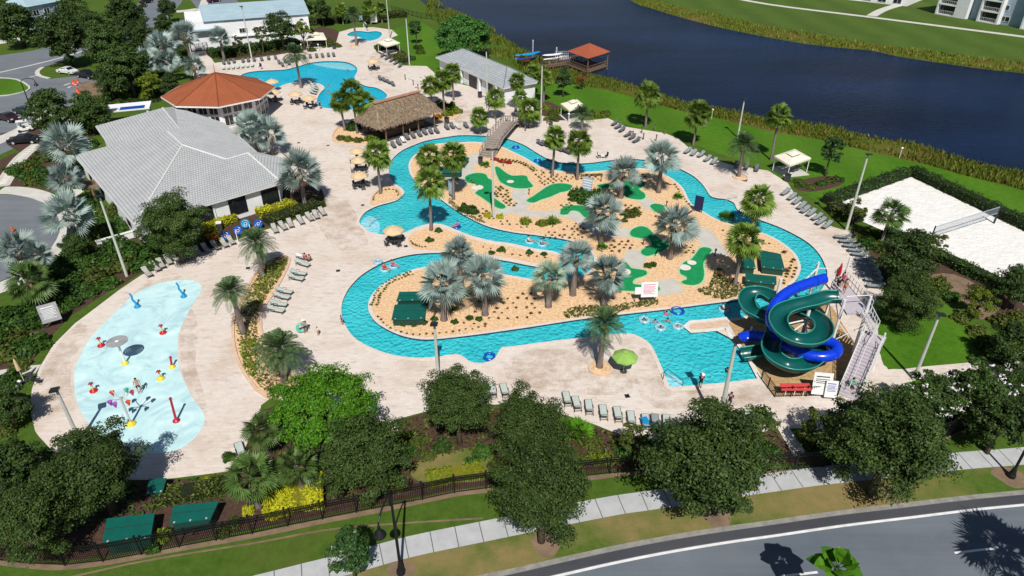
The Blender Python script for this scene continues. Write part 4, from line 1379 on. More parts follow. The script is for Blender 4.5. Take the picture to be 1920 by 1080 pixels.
MB().cyl(((fb + T * along(404, 1.5, fb, T) + nn * .1 - base).x, (fb + T * along(404, 1.5, fb, T) + nn * .1 - base).y, 0), ((fb + T * along(404, 1.5, fb, T) + nn * .1 - base).x, (fb + T * along(404, 1.5, fb, T) + nn * .1 - base).y, 3.3), .06).build('drainpipe', MT['white'], club)
fa = Vector((*foot[0], 0))
T2 = (fb - fa).normalized()
n2 = Vector((T2.y, -T2.x, 0))
LL = (fb - fa).length
for k in range(4):
 window(club, base, fa, T2, n2, LL * (.12 + .22 * k), LL * (.12 + .22 * k) + 1.4, 0.8, 2.8, MT['black'], 2)
c = V3((178, 345), 2.6) - base
MB().box((c.x, c.y, 2.6), (3.2, 3.0, .22), .5).box((c.x - 1.2, c.y + .6, 1.25), (.25, .25, 2.5)).box((c.x + .3, c.y - 1.4, 1.25), (.25, .25, 2.5)).build('porch', MT['dirt'], club)
# --- octagonal pavilion
cs = [V3(p, 4.4) for p in ((307, 179.5), (330, 204.5), (409, 207), (481, 190.5), (510, 163), (482.6, 144))]
cx = (cs[0] + cs[4]) / 2
cy = (cs[1] + cs[5]) / 2
ctr = (cx + cy) / 2
rad = sum((p - ctr).length for p in cs) / len(cs) * .93
ph = sum((math.atan2(cs[i].y - ctr.y, cs[i].x - ctr.x) - PI / 4 * i + 4 * PI) % (2 * PI) for i in range(6)) / 6
zap = 40 - ctr.y * tanrow(136)
pb = Vector((ctr.x, ctr.y, 0))
pav = thing('pavilion', 'octagonal pavilion with a terracotta red roof beside the main pool', 'building', pb)
oc = [Vector((math.cos(ph + PI / 4 * k), math.sin(ph + PI / 4 * k), 0)) for k in range(8)]
faces = [[oc[k] * rad + Vector((0, 0, 4.4)), oc[(k + 1) % 8] * rad + Vector((0, 0, 4.4)), Vector((0, 0, zap))] for k in range(8)]
rf = obj('roof', roof_mesh(faces, 'roof', MT['orange_roof'], [None] * 8, Vector((0, 0, 0))), pav)
mb = MB()
for k in range(8):
 mb.tube([oc[k] * rad + Vector((0, 0, 4.42)), Vector((0, 0, zap + .02))], 0.09, 5)
mb.cyl((0, 0, zap - .1), (0, 0, zap + 1.5), .07, .03)
mb.build('hip_cap', MT['orange_roof'], rf)
mb = MB()
for k in range(8):
 a, b = oc[k] * rad, oc[(k + 1) % 8] * rad
 d = b - a
 m_ = (a + b) / 2
 mb.box((m_.x, m_.y, 4.27), (d.length, .14, .24), math.atan2(d.y, d.x))
mb.build('fascia', MT['white'], pav)
wr = rad * 0.82
mb = MB().prism([(p.x * wr, p.y * wr) for p in oc], 0, 4.3)
mb.build('wall', MT['white_wall'], pav)
for k in range(8):
 a, b = oc[k] * wr, oc[(k + 1) % 8] * wr
 T = (b - a).normalized()
 nn = Vector((T.y, -T.x, 0))
 if nn.y > 0.75:
  continue
 L = (b - a).length
 for j in range(3):
  w0 = L * (.06 + .31 * j)
  window(pav, Vector((0, 0, 0)), Vector(a), T, nn, w0, w0 + L * .26, 0.3, 2.2, MT['white'], 2)
  window(pav, Vector((0, 0, 0)), Vector(a), T, nn, w0, w0 + L * .26, 2.45, 3.9, MT['white'], 2)
# --- restroom building with slate roof
def hip_building(name, label, c0, c2, c3, ze, zr, inset, wall_m, roof_m, over=0.6, fasc='fascia'):
 c0, c2, c3 = V3(c0, ze), V3(c2, ze), V3(c3, ze)
 T = (c2 - c0).normalized()
 nn = Vector((T.y, -T.x, 0))
 Wd = abs((c3 - c2).dot(nn))
 if (c3 - c2).dot(nn) > 0:
  nn = -nn
 L = (c2 - c0).length
 c3 = c2 - nn * Wd
 c4_ = c0 - nn * Wd
 b = (c0 + c3) / 2
 b.z = 0
 t = thing(name, label, 'building', b)
 r0 = c0 - nn * Wd / 2 + T * inset
 r1 = c2 - nn * Wd / 2 - T * inset
 r0.z = r1.z = zr
 fs = [[c0, c2, r1, r0], [c2, c3, r1], [c3, c4_, r0, r1], [c4_, c0, r0]]
 rf = obj('roof', roof_mesh(fs, 'roof', roof_m, [None] * 4, b), t)
 mb = MB()
 for p, q in ((r0, r1), (c0, r0), (c2, r1), (c3, r1), (c4_, r0)):
  mb.tube([p - b + Vector((0, 0, .02)), q - b + Vector((0, 0, .02))], .10, 5)
 mb.build('ridge_cap', roof_m, rf)
 mb = MB()
 E = [c0, c2, c3, c4_]
 for i in range(4):
  p, q = E[i], E[(i + 1) % 4]
  d = q - p
  m_ = (p + q) / 2 - b
  mb.box((m_.x, m_.y, ze - .13), (d.length, .12, .22), math.atan2(d.y, d.x))
 mb.build('fascia', MT[fasc], t)
 f = offset([tuple(p[:2]) for p in E], over)
 MB().prism([(p[0] - b.x, p[1] - b.y) for p in f], 0, ze - .1).build('wall', wall_m, t)
 return t, b, Vector((*f[0], 0)), T, nn, L - 2 * over
rest, rb, rp, rT, rn, rL = hip_building('restroom_building', 'white restroom block with a slate grey hip roof by the lake lawn', (817, 107), (944, 165), (1003, 150), 3.2, 5.6, 5.5, MT['white_wall'], MT['roof_tile_b'])
for x0, x1, nm in ((880, 894, 'gate'), (916, 924, 'door')):
 a0, a1 = along(x0, 1.2, rp, rT), along(x1, 1.2, rp, rT)
 wall_panel(nm, rest, rb, rp, rT, rn, a0, a1, 0.05, 2.5, 0.14, MT['black'], 0.03)
for x in (868, 902, 935):
 a0 = along(x, 1.2, rp, rT)
 q = rp + rT * a0 + rn * .42 - rb
 MB().box((q.x, q.y, 1.5), (.45, .45, 3.0), math.atan2(rT.y, rT.x)).build('pillar', MT['white_wall'], rest)
# --- thatched bar
zt = 2.7
ta, tb_, tc = V3((684, 221), zt), V3((711, 243), zt), V3((831, 208), zt)
T = (tc - tb_).normalized()
nn = Vector((T.y, -T.x, 0))
Wd = abs((ta - tb_).dot(nn)) + 0.6
if (ta - tb_).dot(nn) > 0:
 nn = -nn
L = (tc - tb_).length
b = (tb_ + tc) / 2 - nn * Wd / 2
b.z = 0
tiki = thing('thatched_bar', 'open poolside bar hut under a brown palm thatch roof', 'hut', b)
rng = np.random.default_rng(9)
zr = CAM_H - b.y * tanrow(182)
rx0, rx1 = L * .18, L * .82
def thatch_pt(u, v, side):
 """u along the eave 0..1, v up the slope 0..1, side: 0 front 1 right 2 back 3 left"""
 E = [Vector((0, 0, zt)), Vector((L, 0, zt)), Vector((L, Wd, zt)), Vector((0, Wd, zt))]
 Rg = [Vector((rx0, Wd / 2, zr)), Vector((rx1, Wd / 2, zr))]
 a, c = E[side], E[(side + 1) % 4]
 ra, rc = {0: (Rg[0], Rg[1]), 1: (Rg[1], Rg[1]), 2: (Rg[1], Rg[0]), 3: (Rg[0], Rg[0])}[side]
 lo_ = a.lerp(c, u)
 hi_ = ra.lerp(rc, u)
 p = lo_.lerp(hi_, v)
 p.z += 0.35 * math.sin(PI * v) * 0.5
 return p
mb = MB()
for side in range(4):
 nu, nv = (46 if side in (0, 2) else 24), 12
 vs = []
 for j in range(nv + 1):
  for i in range(nu + 1):
   p = thatch_pt(i / nu, j / nv, side)
   jag = rng.uniform(-.28, .05) if j == 0 else rng.uniform(-.06, .06)
   vs.append(p + Vector((rng.uniform(-.05, .05), rng.uniform(-.05, .05), jag)))
 fs = [(j * (nu + 1) + i, j * (nu + 1) + i + 1, (j + 1) * (nu + 1) + i + 1, (j + 1) * (nu + 1) + i) for j in range(nv) for i in range(nu)]
 mb.add(vs, fs)
ang = math.atan2(T.y, T.x)
o0 = tb_ - b
o0.z = 0
rt_ = mb.build('roof', MT['thatch'], tiki, (o0.x, o0.y, 0), ang)
# loose strands over the thatch
n = 7000
sd = rng.choice(4, n, p=[.38, .12, .38, .12])
P = np.array([thatch_pt(rng.uniform(), rng.uniform(-0.03, .97), int(s)) for s in sd])
dn = np.array([[[0, -1, -.62], [1, 0, -.62], [0, 1, -.62], [-1, 0, -.62]][int(s)] for s in sd]) + rng.normal(0, .22, (n, 3))
dn = unit(dn)
ln = rng.uniform(.25, .6, n)[:, None]
sv = unit(np.cross(dn, [0, 0, 1.0])) * .035
upz = np.array([0, 0, .05])
obj('thatch_strands', quads_mesh('thatch_strands', np.stack([P + upz - sv, P + upz * 1.5 + sv, P + upz + dn * ln + sv * .4, P + upz + dn * ln - sv * .4], 1), MT['thatch']), rt_)
mb = MB()
for i in range(11):
 u = rx0 + (rx1 - rx0) * i / 10
 mb.box((u, Wd / 2, zr + .05), (L * .075, .9, .14), 0, rng.uniform(-.1, .1))
mb.build('ridge_cap', MT['thatch_ridge'], rt_)
for u in (.12, .38, .62, .88):
 for v in (.08, .92):
  MB().cyl((u * L, v * Wd, 0), (u * L, v * Wd, zt + .6), .13).build('post', MT['wood'], tiki, (o0.x, o0.y, 0), ang)
MB().box((L * .5, Wd * .34, .55), (L * .62, .5, 1.1)).box((L * .5, Wd * .72, .55), (L * .62, .5, 1.1)).box((L * .5, Wd * .34, 1.13), (L * .66, .75, .07)).build('bar_counter', MT['wood'], tiki, (o0.x, o0.y, 0), ang)
MB().box((L * .5, Wd * .5, .02), (L * .9, Wd * .85, .03)).build('floor', MT['dark_grey'], tiki, (o0.x, o0.y, .022), ang)
# --- long white house at the top, pale blue roof
h0, h1 = G(408, 92), G(570, 78)
T = (h1 - h0).normalized()
nn = Vector((T.y, -T.x, 0))
b = (h0 + h1) / 2
house = thing('townhouse_block', 'long white two storey block with a pale blue roof beyond the pools', 'building', b)
Lh = (h1 - h0).length
bl = h0 - nn * 13
zf = 40 - b.y * tanrow(33)
zf = max(5.0, min(zf, 8.5))
f = [h0 - T * 6, h1 + T * 2, h1 + T * 2 - nn * 16, h0 - T * 6 - nn * 16]
MB().prism([((p - b).x, (p - b).y) for p in f], 0, zf).build('wall', MT['white_wall'], house)
E = [p.copy() for p in (f[0] + nn * .5 + T * 4, f[1] + nn * .5 + T * .5, f[2] - nn * .5 + T * .5, f[3] - nn * .5 + T * 4)]
for p in E:
 p.z = zf + .02
ra, rc = (E[0] + E[3]) / 2, (E[1] + E[2]) / 2
ra.z = rc.z = zf + 2.6
rf = obj('roof', roof_mesh([[E[0], E[1], rc, ra], [E[2], E[3], ra, rc], [E[1], E[2], rc], [E[3], E[0], ra]], 'roof', MT['blue_roof'], [None] * 4, b), house)
for k in range(5):
 a0 = Lh * (.28 + .16 * k)
 window(house, b, h0, T, nn, a0, a0 + 2.0, 3.4, 4.6, MT['white'], 3)
wall_panel('balcony', house, b, h0, T, nn, Lh * .2, Lh * 1.02, 2.6, 2.9, .5, MT['white_wall'], .25)
wall_panel('lean_to_roof', house, b, h0 - nn * 2, T, nn, -Lh * .24, Lh * .12, zf - 2.0, zf - 1.8, 3.0, MT['blue_roof'], 1.9)
# --- villa at the top left
def villa(px0, px1, label, depth_, hgt, roof_m, wall_m, gable=2.2, nwin=3, name='villa'):
 p0, p1 = G(*px0), G(*px1)
 T = (p1 - p0).normalized()
 nn = Vector((T.y, -T.x, 0))
 b = (p0 + p1) / 2
 t = thing(name, label, 'building', b)
 L = (p1 - p0).length
 f = [p0, p1, p1 - nn * depth_, p0 - nn * depth_]
 MB().prism([((p - b).x, (p - b).y) for p in f], 0, hgt).build('wall', wall_m, t)
 E = [f[0] + nn * .5 - T * .5, f[1] + nn * .5 + T * .5, f[2] - nn * .5 + T * .5, f[3] - nn * .5 - T * .5]
 for p in E:
  p.z = hgt + .02
 ra, rc = (E[0] + E[3]) / 2 + T * 3, (E[1] + E[2]) / 2 - T * 3
 ra.z = rc.z = hgt + gable
 obj('roof', roof_mesh([[E[0], E[1], rc, ra], [E[2], E[3], ra, rc], [E[1], E[2], rc], [E[3], E[0], ra]], 'roof', roof_m, [None] * 4, b), t)
 for k in range(nwin):
  for z0 in (0.7, 3.7):
   a0 = L * (.08 + .9 * k / nwin)
   if z0 + 1.7 < hgt:
    window(t, b, p0, T, nn, a0, a0 + L * .5 / nwin, z0, z0 + 1.6, MT['white'], 2)
 return t, b, p0, T, nn, L
v, b, p0, T, nn, L = villa((68, 58), (132, 44), 'pale blue grey villa with a double white framed window beside the car park trees', 10, 6.4, MT['blue_roof'], MT['blue_wall'])
wall_panel('garage_door', v, b, p0, T, nn, L * .1, L * .4, .05, 2.6, .1, MT['grey_wall'], .08)
for a in (.02, .5):
 q = p0 + T * L * a + nn * 1.6 - b
 MB().box((q.x, q.y, 1.5), (.4, .4, 3.0)).build('porch_pillar', MT['white'], v)
q = p0 + T * L * .26 + nn * .9 - b
MB().box((q.x, q.y, 3.05), (L * .62, 2.2, .16), math.atan2(T.y, T.x)).build('porch_roof', MT['white_wall'], v)
villa((-110, 90), (32, 62), 'white villa at the left edge mostly hidden by an oak', 9, 6.2, MT['blue_roof'], MT['white_wall'])
# --- apartments across the lake
U0, U1 = G(1752, 26), G(1990, 68)
T = (U1 - U0).normalized()
nn = Vector((T.y, -T.x, 0))
b = (U0 + U1) / 2
apt = thing('apartment_block', 'white and blue grey apartment block with screened balconies across the lake', 'building', b)
MB().prism([((p - b).x, (p - b).y) for p in (U0 - nn * 1.8, U1 - nn * 1.8, U1 - nn * 16, U0 - nn * 16)], 0, 12.5).build('wall', MT['blue_wall'], apt)
angA = math.atan2(T.y, T.x)
for x0, x1, solid in ((1752, 1809, (1786, 1809)), (1829, 1868, None), (1911, 1960, None)):
 a0, a1 = along(x0, 0, U0, T), along(x1, 0, U0, T)
 bay = MB()
 cw = .55
 q = lambda a, d, z: (U0 + T * a - nn * d - b) + Vector((0, 0, z))
 ao = along(solid[0], 0, U0, T) if solid else a1 - cw
 for fl_ in range(4):
  c_ = q((a0 + a1) / 2, .9, 3.0 * fl_ + 0.12)
  bay.box(c_, (a1 - a0 - .02, 1.8, .38), angA)
 c_ = q(a0 + cw / 2, .9, 6.2)
 bay.box(c_, (cw, 1.78, 12.4), angA)
 c_ = q((ao + a1) / 2, .9, 6.2)
 bay.box(c_, (a1 - ao, 1.78, 12.4), angA)
 bo = bay.build('balcony_bay', MT['white_wall'], apt)
 for fl_ in range(3):
  c_ = q((a0 + cw + ao) / 2, 1.4, 3.0 * fl_ + 1.65)
  MB().box(c_, (ao - a0 - cw - .04, .06, 2.6), angA).build('screen', MT['glass'], bo)
  rl = MB()
  c_ = q((a0 + cw + ao) / 2, .1, 3.0 * fl_ + 1.35)
  rl.box(c_, (ao - a0 - cw, .06, .08), angA)
  for k in range(9):
   c_ = q(a0 + cw + (ao - a0 - cw) * (k + .5) / 9, .1, 3.0 * fl_ + .8)
   rl.box(c_, (.05, .05, 1.05), angA)
  rl.build('railing', MT['white'], bo)
pw = U0 - nn * 1.8
for x0, x1 in ((1812, 1822), (1876, 1893)):
 for fl_ in range(3):
  a0, a1 = along(x0, 3 * fl_ + 1.5, pw, T), along(x1, 3 * fl_ + 1.5, pw, T)
  window(apt, b, pw, T, nn, a0, a1, 3 * fl_ + .9, 3 * fl_ + 2.3, MT['white'], 2)
U0, U1 = G(1556, -4), G(1700, 12)
T = (U1 - U0).normalized()
nn = Vector((T.y, -T.x, 0))
b = (U0 + U1) / 2
ap2 = thing('apartment_block', 'white apartment block cut off by the top edge beside the branching path', 'building', b)
MB().prism([((p - b).x, (p - b).y) for p in (U0, U1, U1 - nn * 14, U0 - nn * 14)], 0, 12).build('wall', MT['white_wall'], ap2)
Ln = (U1 - U0).length
for k in range(5):
 for fl_ in range(3):
  window(ap2, b, U0, T, nn, Ln * (.06 + .19 * k), Ln * (.06 + .19 * k) + 2.6, 3 * fl_ + .5, 3 * fl_ + 2.5, MT['white'], 2)
# --- small white gate roof behind the clubhouse
b = G(240, 232)
gt = thing('gate_canopy', 'small flat white canopy with a blue panel behind the clubhouse roof', 'canopy', b)
a_ = .35
MB().box((0, 0, 3.0), (9.0, 4.4, .25), a_).build('roof', MT['white_wall'], gt)
MB().box((2.0, -.6, 3.15), (4.0, 1.7, .06), a_).build('panel', MT['tube_blue'], gt)
for sx in (-4, 4):
 for sy in (-1.8, 1.8):
  MB().box((sx * math.cos(a_) - sy * math.sin(a_), sx * math.sin(a_) + sy * math.cos(a_), 1.45), (.3, .3, 2.9), a_).build('post', MT['white'], gt)
# --- cabanas
def cabana(pxs, label, posts_h=2.35):
 cs = [V3(p, posts_h) for p in pxs]
 c = (cs[0] + cs[1] + cs[2] + cs[3]) / 4
 b = Vector((c.x, c.y, 0))
 t = thing('cabana', label, 'cabana', b, 0, 'cream canopy cabanas on the deck')
 mb = MB()
 k = [p - b for p in cs]
 ctr = Vector((0, 0, posts_h + .55))
 t1 = [p.lerp(ctr, .62) + Vector((0, 0, .05)) for p in k]
 t2 = [p.lerp(Vector((0, 0, posts_h + .4)), .62) + Vector((0, 0, .30)) for p in k]
 for i in range(4):
  j = (i + 1) % 4
  mb.add([k[i], k[j], t1[j], t1[i]], [(0, 1, 2, 3)])
  mb.add([k[i], k[j], k[j] - Vector((0, 0, .28)), k[i] - Vector((0, 0, .28))], [(0, 1, 2, 3)])
  mb.add([t2[i], t2[j], Vector((0, 0, posts_h + .95))], [(0, 1, 2)])
 mb.build('canopy', MT['canvas'], t)
 for p in k:
  q = p * .93
  MB().cyl((q.x, q.y, 0), (q.x, q.y, posts_h), .06).build('post', MT['white'], t)
 mx = (k[0].length) * .62
 a = math.atan2((k[1] - k[0]).y, (k[1] - k[0]).x)
 MB().box((0, 0, .05), (mx * 1.9, mx * 1.9, .09), a).build('floor', MT['concrete'], t)
 return t, b, k
cabana([(574, 74), (612, 73), (606, 61), (582, 61)], 'cream cabana beside the white block, left of the small round pool')
cabana([(707, 79), (724, 87), (750, 80), (732, 71)], 'cream cabana on the lawn edge, right of the small round pool')
cabana([(1051, 194), (1067, 207), (1096, 197), (1082, 186)], 'cream cabana beside the restroom block on the lake side')
cabana([(1452, 292), (1481, 310), (1521, 296), (1490, 279)], 'cream cabana nearest the volleyball sand, a dark lounger under it')
# --- lake gazebo on piles, boardwalk, railings
zf_, ze_ = 1.0, 4.0
gc = [V3(p, ze_) for p in ((1063, 96), (1103, 110), (1145, 97), (1107, 86))]
c = sum(gc, Vector()) / 4
b = Vector((c.x, c.y, 0))
gaz = thing('gazebo', 'square dock gazebo with a red roof standing on piles in the lake', 'gazebo', b)
k = [p - b for p in gc]
ap = Vector((0, 0, ze_ + 1.9))
obj('roof', roof_mesh([[k[i], k[(i + 1) % 4], ap] for i in range(4)], 'roof', MT['red_roof'], [None] * 4, Vector()), gaz)
MB().prism([(p.x * .92, p.y * .92) for p in k], zf_ - .2, zf_).build('floor', MT['wood'], gaz)
for p in k:
 MB().cyl((p.x * .88, p.y * .88, -.4), (p.x * .88, p.y * .88, ze_), .14).build('post', MT['wood'], gaz)
for i in range(4):
 a, c_ = k[i] * .88, k[(i + 1) % 4] * .88
 mb = MB()
 for z in (zf_ + .5, zf_ + 1.05):
  mb.cyl((a.x, a.y, z), (c_.x, c_.y, z), .05, n=6)
 for j in range(1, 12):
  q = a.lerp(c_, j / 12)
  mb.cyl((q.x, q.y, zf_), (q.x, q.y, zf_ + 1.05), .035, n=5)
 mb.build('railing', MT['wood'], gaz)
b0, b1 = G(1020, 132), G(1088, 122)
bw = thing('boardwalk', 'brown timber boardwalk leading over the reeds to the red gazebo', 'boardwalk', (b0 + b1) / 2)
d = b1 - b0
a = math.atan2(d.y, d.x)
MB().box((0, 0, .9), (d.length, 2.2, .18), a).build('floor', MT['wood'], bw)
for s in (-1, 1):
 mb = MB()
 for z in (1.45, 2.0):
  mb.box((-s * math.sin(a) * 1.05, s * math.cos(a) * 1.05, z), (d.length, .08, .10), a)
 for j in range(15):
  q = d * ((j + .5) / 15 - .5)
  mb.box((q.x - s * math.sin(a) * 1.05, q.y + s * math.cos(a) * 1.05, 1.05), (.1, .1, 2.1), a)
 mb.build('railing', MT['wood'], bw)
b0, b1 = G(1041, 110), G(1069, 110)
d = b1 - b0
gw = thing('floating_dock', 'grey aluminium gangway dock between the kayak rack and gazebo', 'dock', (b0 + b1) / 2)
MB().box((0, 0, .25), (d.length, 2.0, .5)).build('floor', MT['steel'], gw)
mb = MB()
for z in (1.0, 1.5):
 mb.box((0, .95, z), (d.length, .06, .06))
for j in range(9):
 mb.box((d.length * (j / 8 - .5), .95, .95), (.06, .06, 1.1))
mb.build('railing', MT['steel'], gw)
for x, y in ((1043, 102), (999, 88)):
 p = G(x, y + 14)
 t = thing('mooring_pile', 'grey mooring pile ' + ('beside the floating dock' if x > 1020 else 'behind the blue kayaks'), 'pile', p)
 MB().cyl((0, 0, -.3), (0, 0, hz(p, y - 12)), .16).lathe([(.18, hz(p, y - 12)), (.02, hz(p, y - 12) + .22)]).build('post', MT['steel'], t)
rk = G(1012, 120)
rack = thing('kayak_rack', 'dark metal rack holding kayaks on the lake bank', 'rack', rk)
mb = MB()
for sx in (-4.4, 0, 4.4):
 for sy in (-1, 1):
  mb.cyl((sx, sy, 0), (sx, sy, 2.1), .06, n=6)
 for z in (.5, 1.2, 1.9):
  mb.cyl((sx, -1.1, z), (sx, 1.1, z), .05, n=6)
mb.build('frame', MT['black'], rack)
def kayak(loc, rz, m, label, L=5.4):
 t = thing('kayak', label, 'kayak', loc, rz, 'kayaks on the lake rack')
 mb = MB()
 n, mseg = 13, 10
 vs, fs = [], []
 for i in range(n):
  s = i / (n - 1) * 2 - 1
  wv = .52 * max(0.0, 1 - s * s) ** .6 + .01
  hh = .20 * max(0.0, 1 - s ** 4) ** .5 + .015
  for q in range(mseg):
   a = 2 * PI * q / mseg
   vs.append((s * L / 2, wv * math.cos(a), hh * math.sin(a) + .12 * s * s))
 for i in range(n - 1):
  for q in range(mseg):
   q2 = (q + 1) % mseg
   fs.append((i * mseg + q, i * mseg + q2, (i + 1) * mseg + q2, (i + 1) * mseg + q))
 mb.add(vs, fs)
 mb.build('hull', m, t, sm=True)
 MB().torus((0, 0, .19), .30, .035, 14, 6).build('cockpit_rim', MT['black'], t)
 return t
for i, (dx, dy, z, m, lb) in enumerate((( -3.4, .3, 2.0, 'cyan', 'bright blue kayak on top of the rack'), (-3.6, -.6, 1.4, 'tube_blue', 'deep blue kayak below the bright blue one'), (3.0, .5, 2.0, 'white', 'upper white kayak on the right half of the rack'), (3.1, -.6, 1.35, 'white', 'lower white kayak on the right half of the rack'), (2.6, 1.4, 1.7, 'car_black', 'black kayak behind the white ones'), (-2.0, 1.3, 2.1, 'cyan', 'pale blue kayak furthest back on the rack'))):
 kayak((rk.x + dx, rk.y + dy, z), .32 + .05 * i, MT[m], lb)
# --- footbridge over the lazy river
f0, f1 = G(912, 296), G(968, 230)
fb_ = thing('footbridge', 'grey timber footbridge with steps and handrails over the lazy river', 'bridge', (f0 + f1) / 2)
d = f1 - f0
T = d.normalized()
Nn = Vector((-T.y, T.x, 0))
Lb = d.length
prof = [(0, .05), (.30, 1.55), (.74, 1.55), (1.0, .1)]
def bz(t):
 for (a0, z0), (a1, z1) in zip(prof, prof[1:]):
  if t <= a1:
   return z0 + (z1 - z0) * (t - a0) / (a1 - a0)
 return .1
mb = MB()
ns = 30
for i in range(ns):
 t0 = (i + .5) / ns
 q = T * Lb * (t0 - .5)
 mb.box((q.x, q.y, bz(t0) - .06), (Lb / ns - .02, 2.3, .12), math.atan2(T.y, T.x))
mb.build('boards', MT['grey_wood'], fb_)
for s in (-1, 1):
 mb = MB()
 pts = []
 for i in range(13):
  t0 = i / 12
  q = T * Lb * (t0 - .5) + Nn * s * 1.15
  z = bz(t0)
  pts.append((q.x, q.y, z + 1.05))
  mb.box((q.x, q.y, z + .45), (.12, .12, 1.15), math.atan2(T.y, T.x))
 mb.tube(pts, .07, 6)
 mb.tube([(p[0], p[1], p[2] - .4) for p in pts], .045, 6)
 mb.tube([(p[0], p[1], p[2] - .75) for p in pts], .045, 6)
 mb.build('railing', MT['grey_wood'], fb_)
 mb = MB()
 pts = [(a_[0], a_[1], a_[2] - 1.22) for a_ in pts]
 mb.tube(pts, .12, 4)
 mb.build('stringer', MT['grey_wood'], fb_)
# ------------------------------------------------------------------ LIGHT POLES, LAMPS
def light_pole(px, py, ty, label, heads=2, face=0.0, r=.17, top_x=None):
 p = G(px, py)
 h = hz(p, ty)
 t = thing('light_pole', label, 'light pole', p, 0, 'tall flood light poles')
 MB().tube([(0, 0, 0), (0, 0, h * .5), (0, 0, h)], [r, r * .82, r * .62], 10).build('pole', MT['pole'], t)
 mb = MB().cyl((0, 0, h - .05), (0, 0, h + .18), .07)
 if heads:
  mb.box((0, 0, h + .16), (1.2 if heads > 1 else .3, .08, .08), face)
 mb.build('arm', MT['black'], t)
 for i in range(heads):
  s = (i - (heads - 1) / 2) * 1.0
  MB().box((s * math.cos(face), s * math.sin(face) - .18, h + .26), (.62, .78, .16), face, -.25).build('lamp_head', MT['black'], t)
 return t
light_pole(238, 518, 371, 'tall pale pole beside the clubhouse, left of the splash pad', 1)
light_pole(150, 828, 733, 'tall pole beside the splash pad, its foot hidden by an oak', 1, .4)
light_pole(822, 712, 610, 'tall pole beside the near river bank under a square lamp', 1)
light_pole(1345, 805, 642, 'tallest pole standing near the slide pool behind the deck loungers', 1, .2, .2)
light_pole(1713, 712, 592, 'tall pole beside the paved path by the slide lawn', 1, -.3)
light_pole(1587, 431, 292, 'tall pole beside the volleyball sand', 1, -.2)
light_pole(925, 404, 283, 'tall pole among the putting greens with two dark lamps', 2)
light_pole(1383, 258, 188, 'tall pole on the lake lawn', 1)
light_pole(1014, 232, 120, 'tall pole between the restroom block and the cabana', 1)
light_pole(914, 205, 97, 'tall pole in front of the restroom block', 2)
light_pole(472, 109, 14, 'tall pole in the hedge behind the main pool', 1)
light_pole(731, 72, -6, 'tall pole beside the small round pool', 1)
light_pole(768, 122, 35, 'pale pole on the lawn right of the second cabana', 0)
light_pole(368, 140, 82, 'pale pole among the silver palms behind the pavilion', 0)
def street_lamp(px, py, h, label, out, s=1.0):
 p = G(px, py)
 t = thing('street_lamp', label, 'street lamp', p, out, 'black hanging street lamps')
 MB().lathe([(.30, 0), (.30, .25), (.22, .45), (.14, .9), (.10, 1.0), (.095, h * .6), (.075, h)], n=12).build('pole', MT['iron'], t)
 arc = [(0, 0, h - .8)] + [(1.1 - 1.1 * math.cos(PI * k / 8) * 1.0, 0, h + .55 * math.sin(PI * k / 8)) for k in range(9)]
 MB().tube(arc, [.07] + [.055] * 9, 7).build('arm', MT['iron'], t)
 MB().lathe([(.02, h + .05), (.08, h - .1), (.12, h - .35), (.36, h - .75), (.40, h - .85), (.36, h - .86), (.05, h - .8)], (2.2, 0, 0), 14).build('lamp_shade', MT['iron'], t)
 MB().ball((2.2, 0, h - .86), .17, 10, 6).build('lamp_globe', MT['glass'], t)
 return t
street_lamp(752, 1074, 7.4, 'black street lamp on the sidewalk edge left of the road', R(-100))
street_lamp(1895, 894, 7.6, 'black street lamp at the right edge beside the sidewalk', R(-88))
street_lamp(62, 214, 6.0, 'black street lamp between the parked cars', R(20))
# ------------------------------------------------------------------ IRON FENCE
FENCE = [(-60, 1040), (0, 1052), (52, 1057.5), (115, 1061), (187, 1054), (257, 1042), (327, 1028), (397, 1015), (480, 1000), (535, 988), (600, 975), (665, 962), (727, 950), (790, 938), (850, 925), (912, 917), (1010, 905), (1122, 891), (1207, 884), (1360, 884), (1505, 880), (1600, 866), (1700, 840), (1790, 815), (1835, 795), (1920, 780), (2040, 762)]
fl_w = [G(a, b_) for a, b_ in smooth(FENCE, 6, False)]
pts = [fl_w[0]]
acc = 0
for i in range(1, len(fl_w)):
 seg = fl_w[i] - fl_w[i - 1]
 while True:
  r_ = (fl_w[i] - pts[-1]).length
  if r_ < 2.4:
   break
  # step along
  a_, c_ = fl_w[i - 1], fl_w[i]
  lo_, hi_ = 0.0, 1.0
  if (a_ - pts[-1]).length >= 2.4:
   pts.append(a_.copy())
   continue
  for _ in range(30):
   mid = (lo_ + hi_) / 2
   if (a_.lerp(c_, mid) - pts[-1]).length < 2.4:
    lo_ = mid
   else:
    hi_ = mid
  pts.append(a_.lerp(c_, hi_))
fence = thing('iron_fence', 'long black iron picket fence along the front beds', 'fence', pts[0])
pm = MB()
for z in (.15, 1.45, 1.72):
 pm.box((1.2, 0, z), (2.4, .05, .055))
for k in range(1, 18):
 pm.box((2.4 * k / 18, 0, .93), (.03, .03, 1.74))
panel_me = pm.mesh('panel', MT['iron'])
post_me = MB().box((0, 0, .95), (.10, .10, 1.9)).box((0, 0, 1.93), (.14, .14, .05)).mesh('post', MT['iron'])
for i in range(len(pts) - 1):
 d = pts[i + 1] - pts[i]
 obj('panel', panel_me, fence, pts[i] - pts[0], math.atan2(d.y, d.x), (d.length / 2.4, 1, 1))
 obj('post', post_me, fence, pts[i] - pts[0], math.atan2(d.y, d.x))
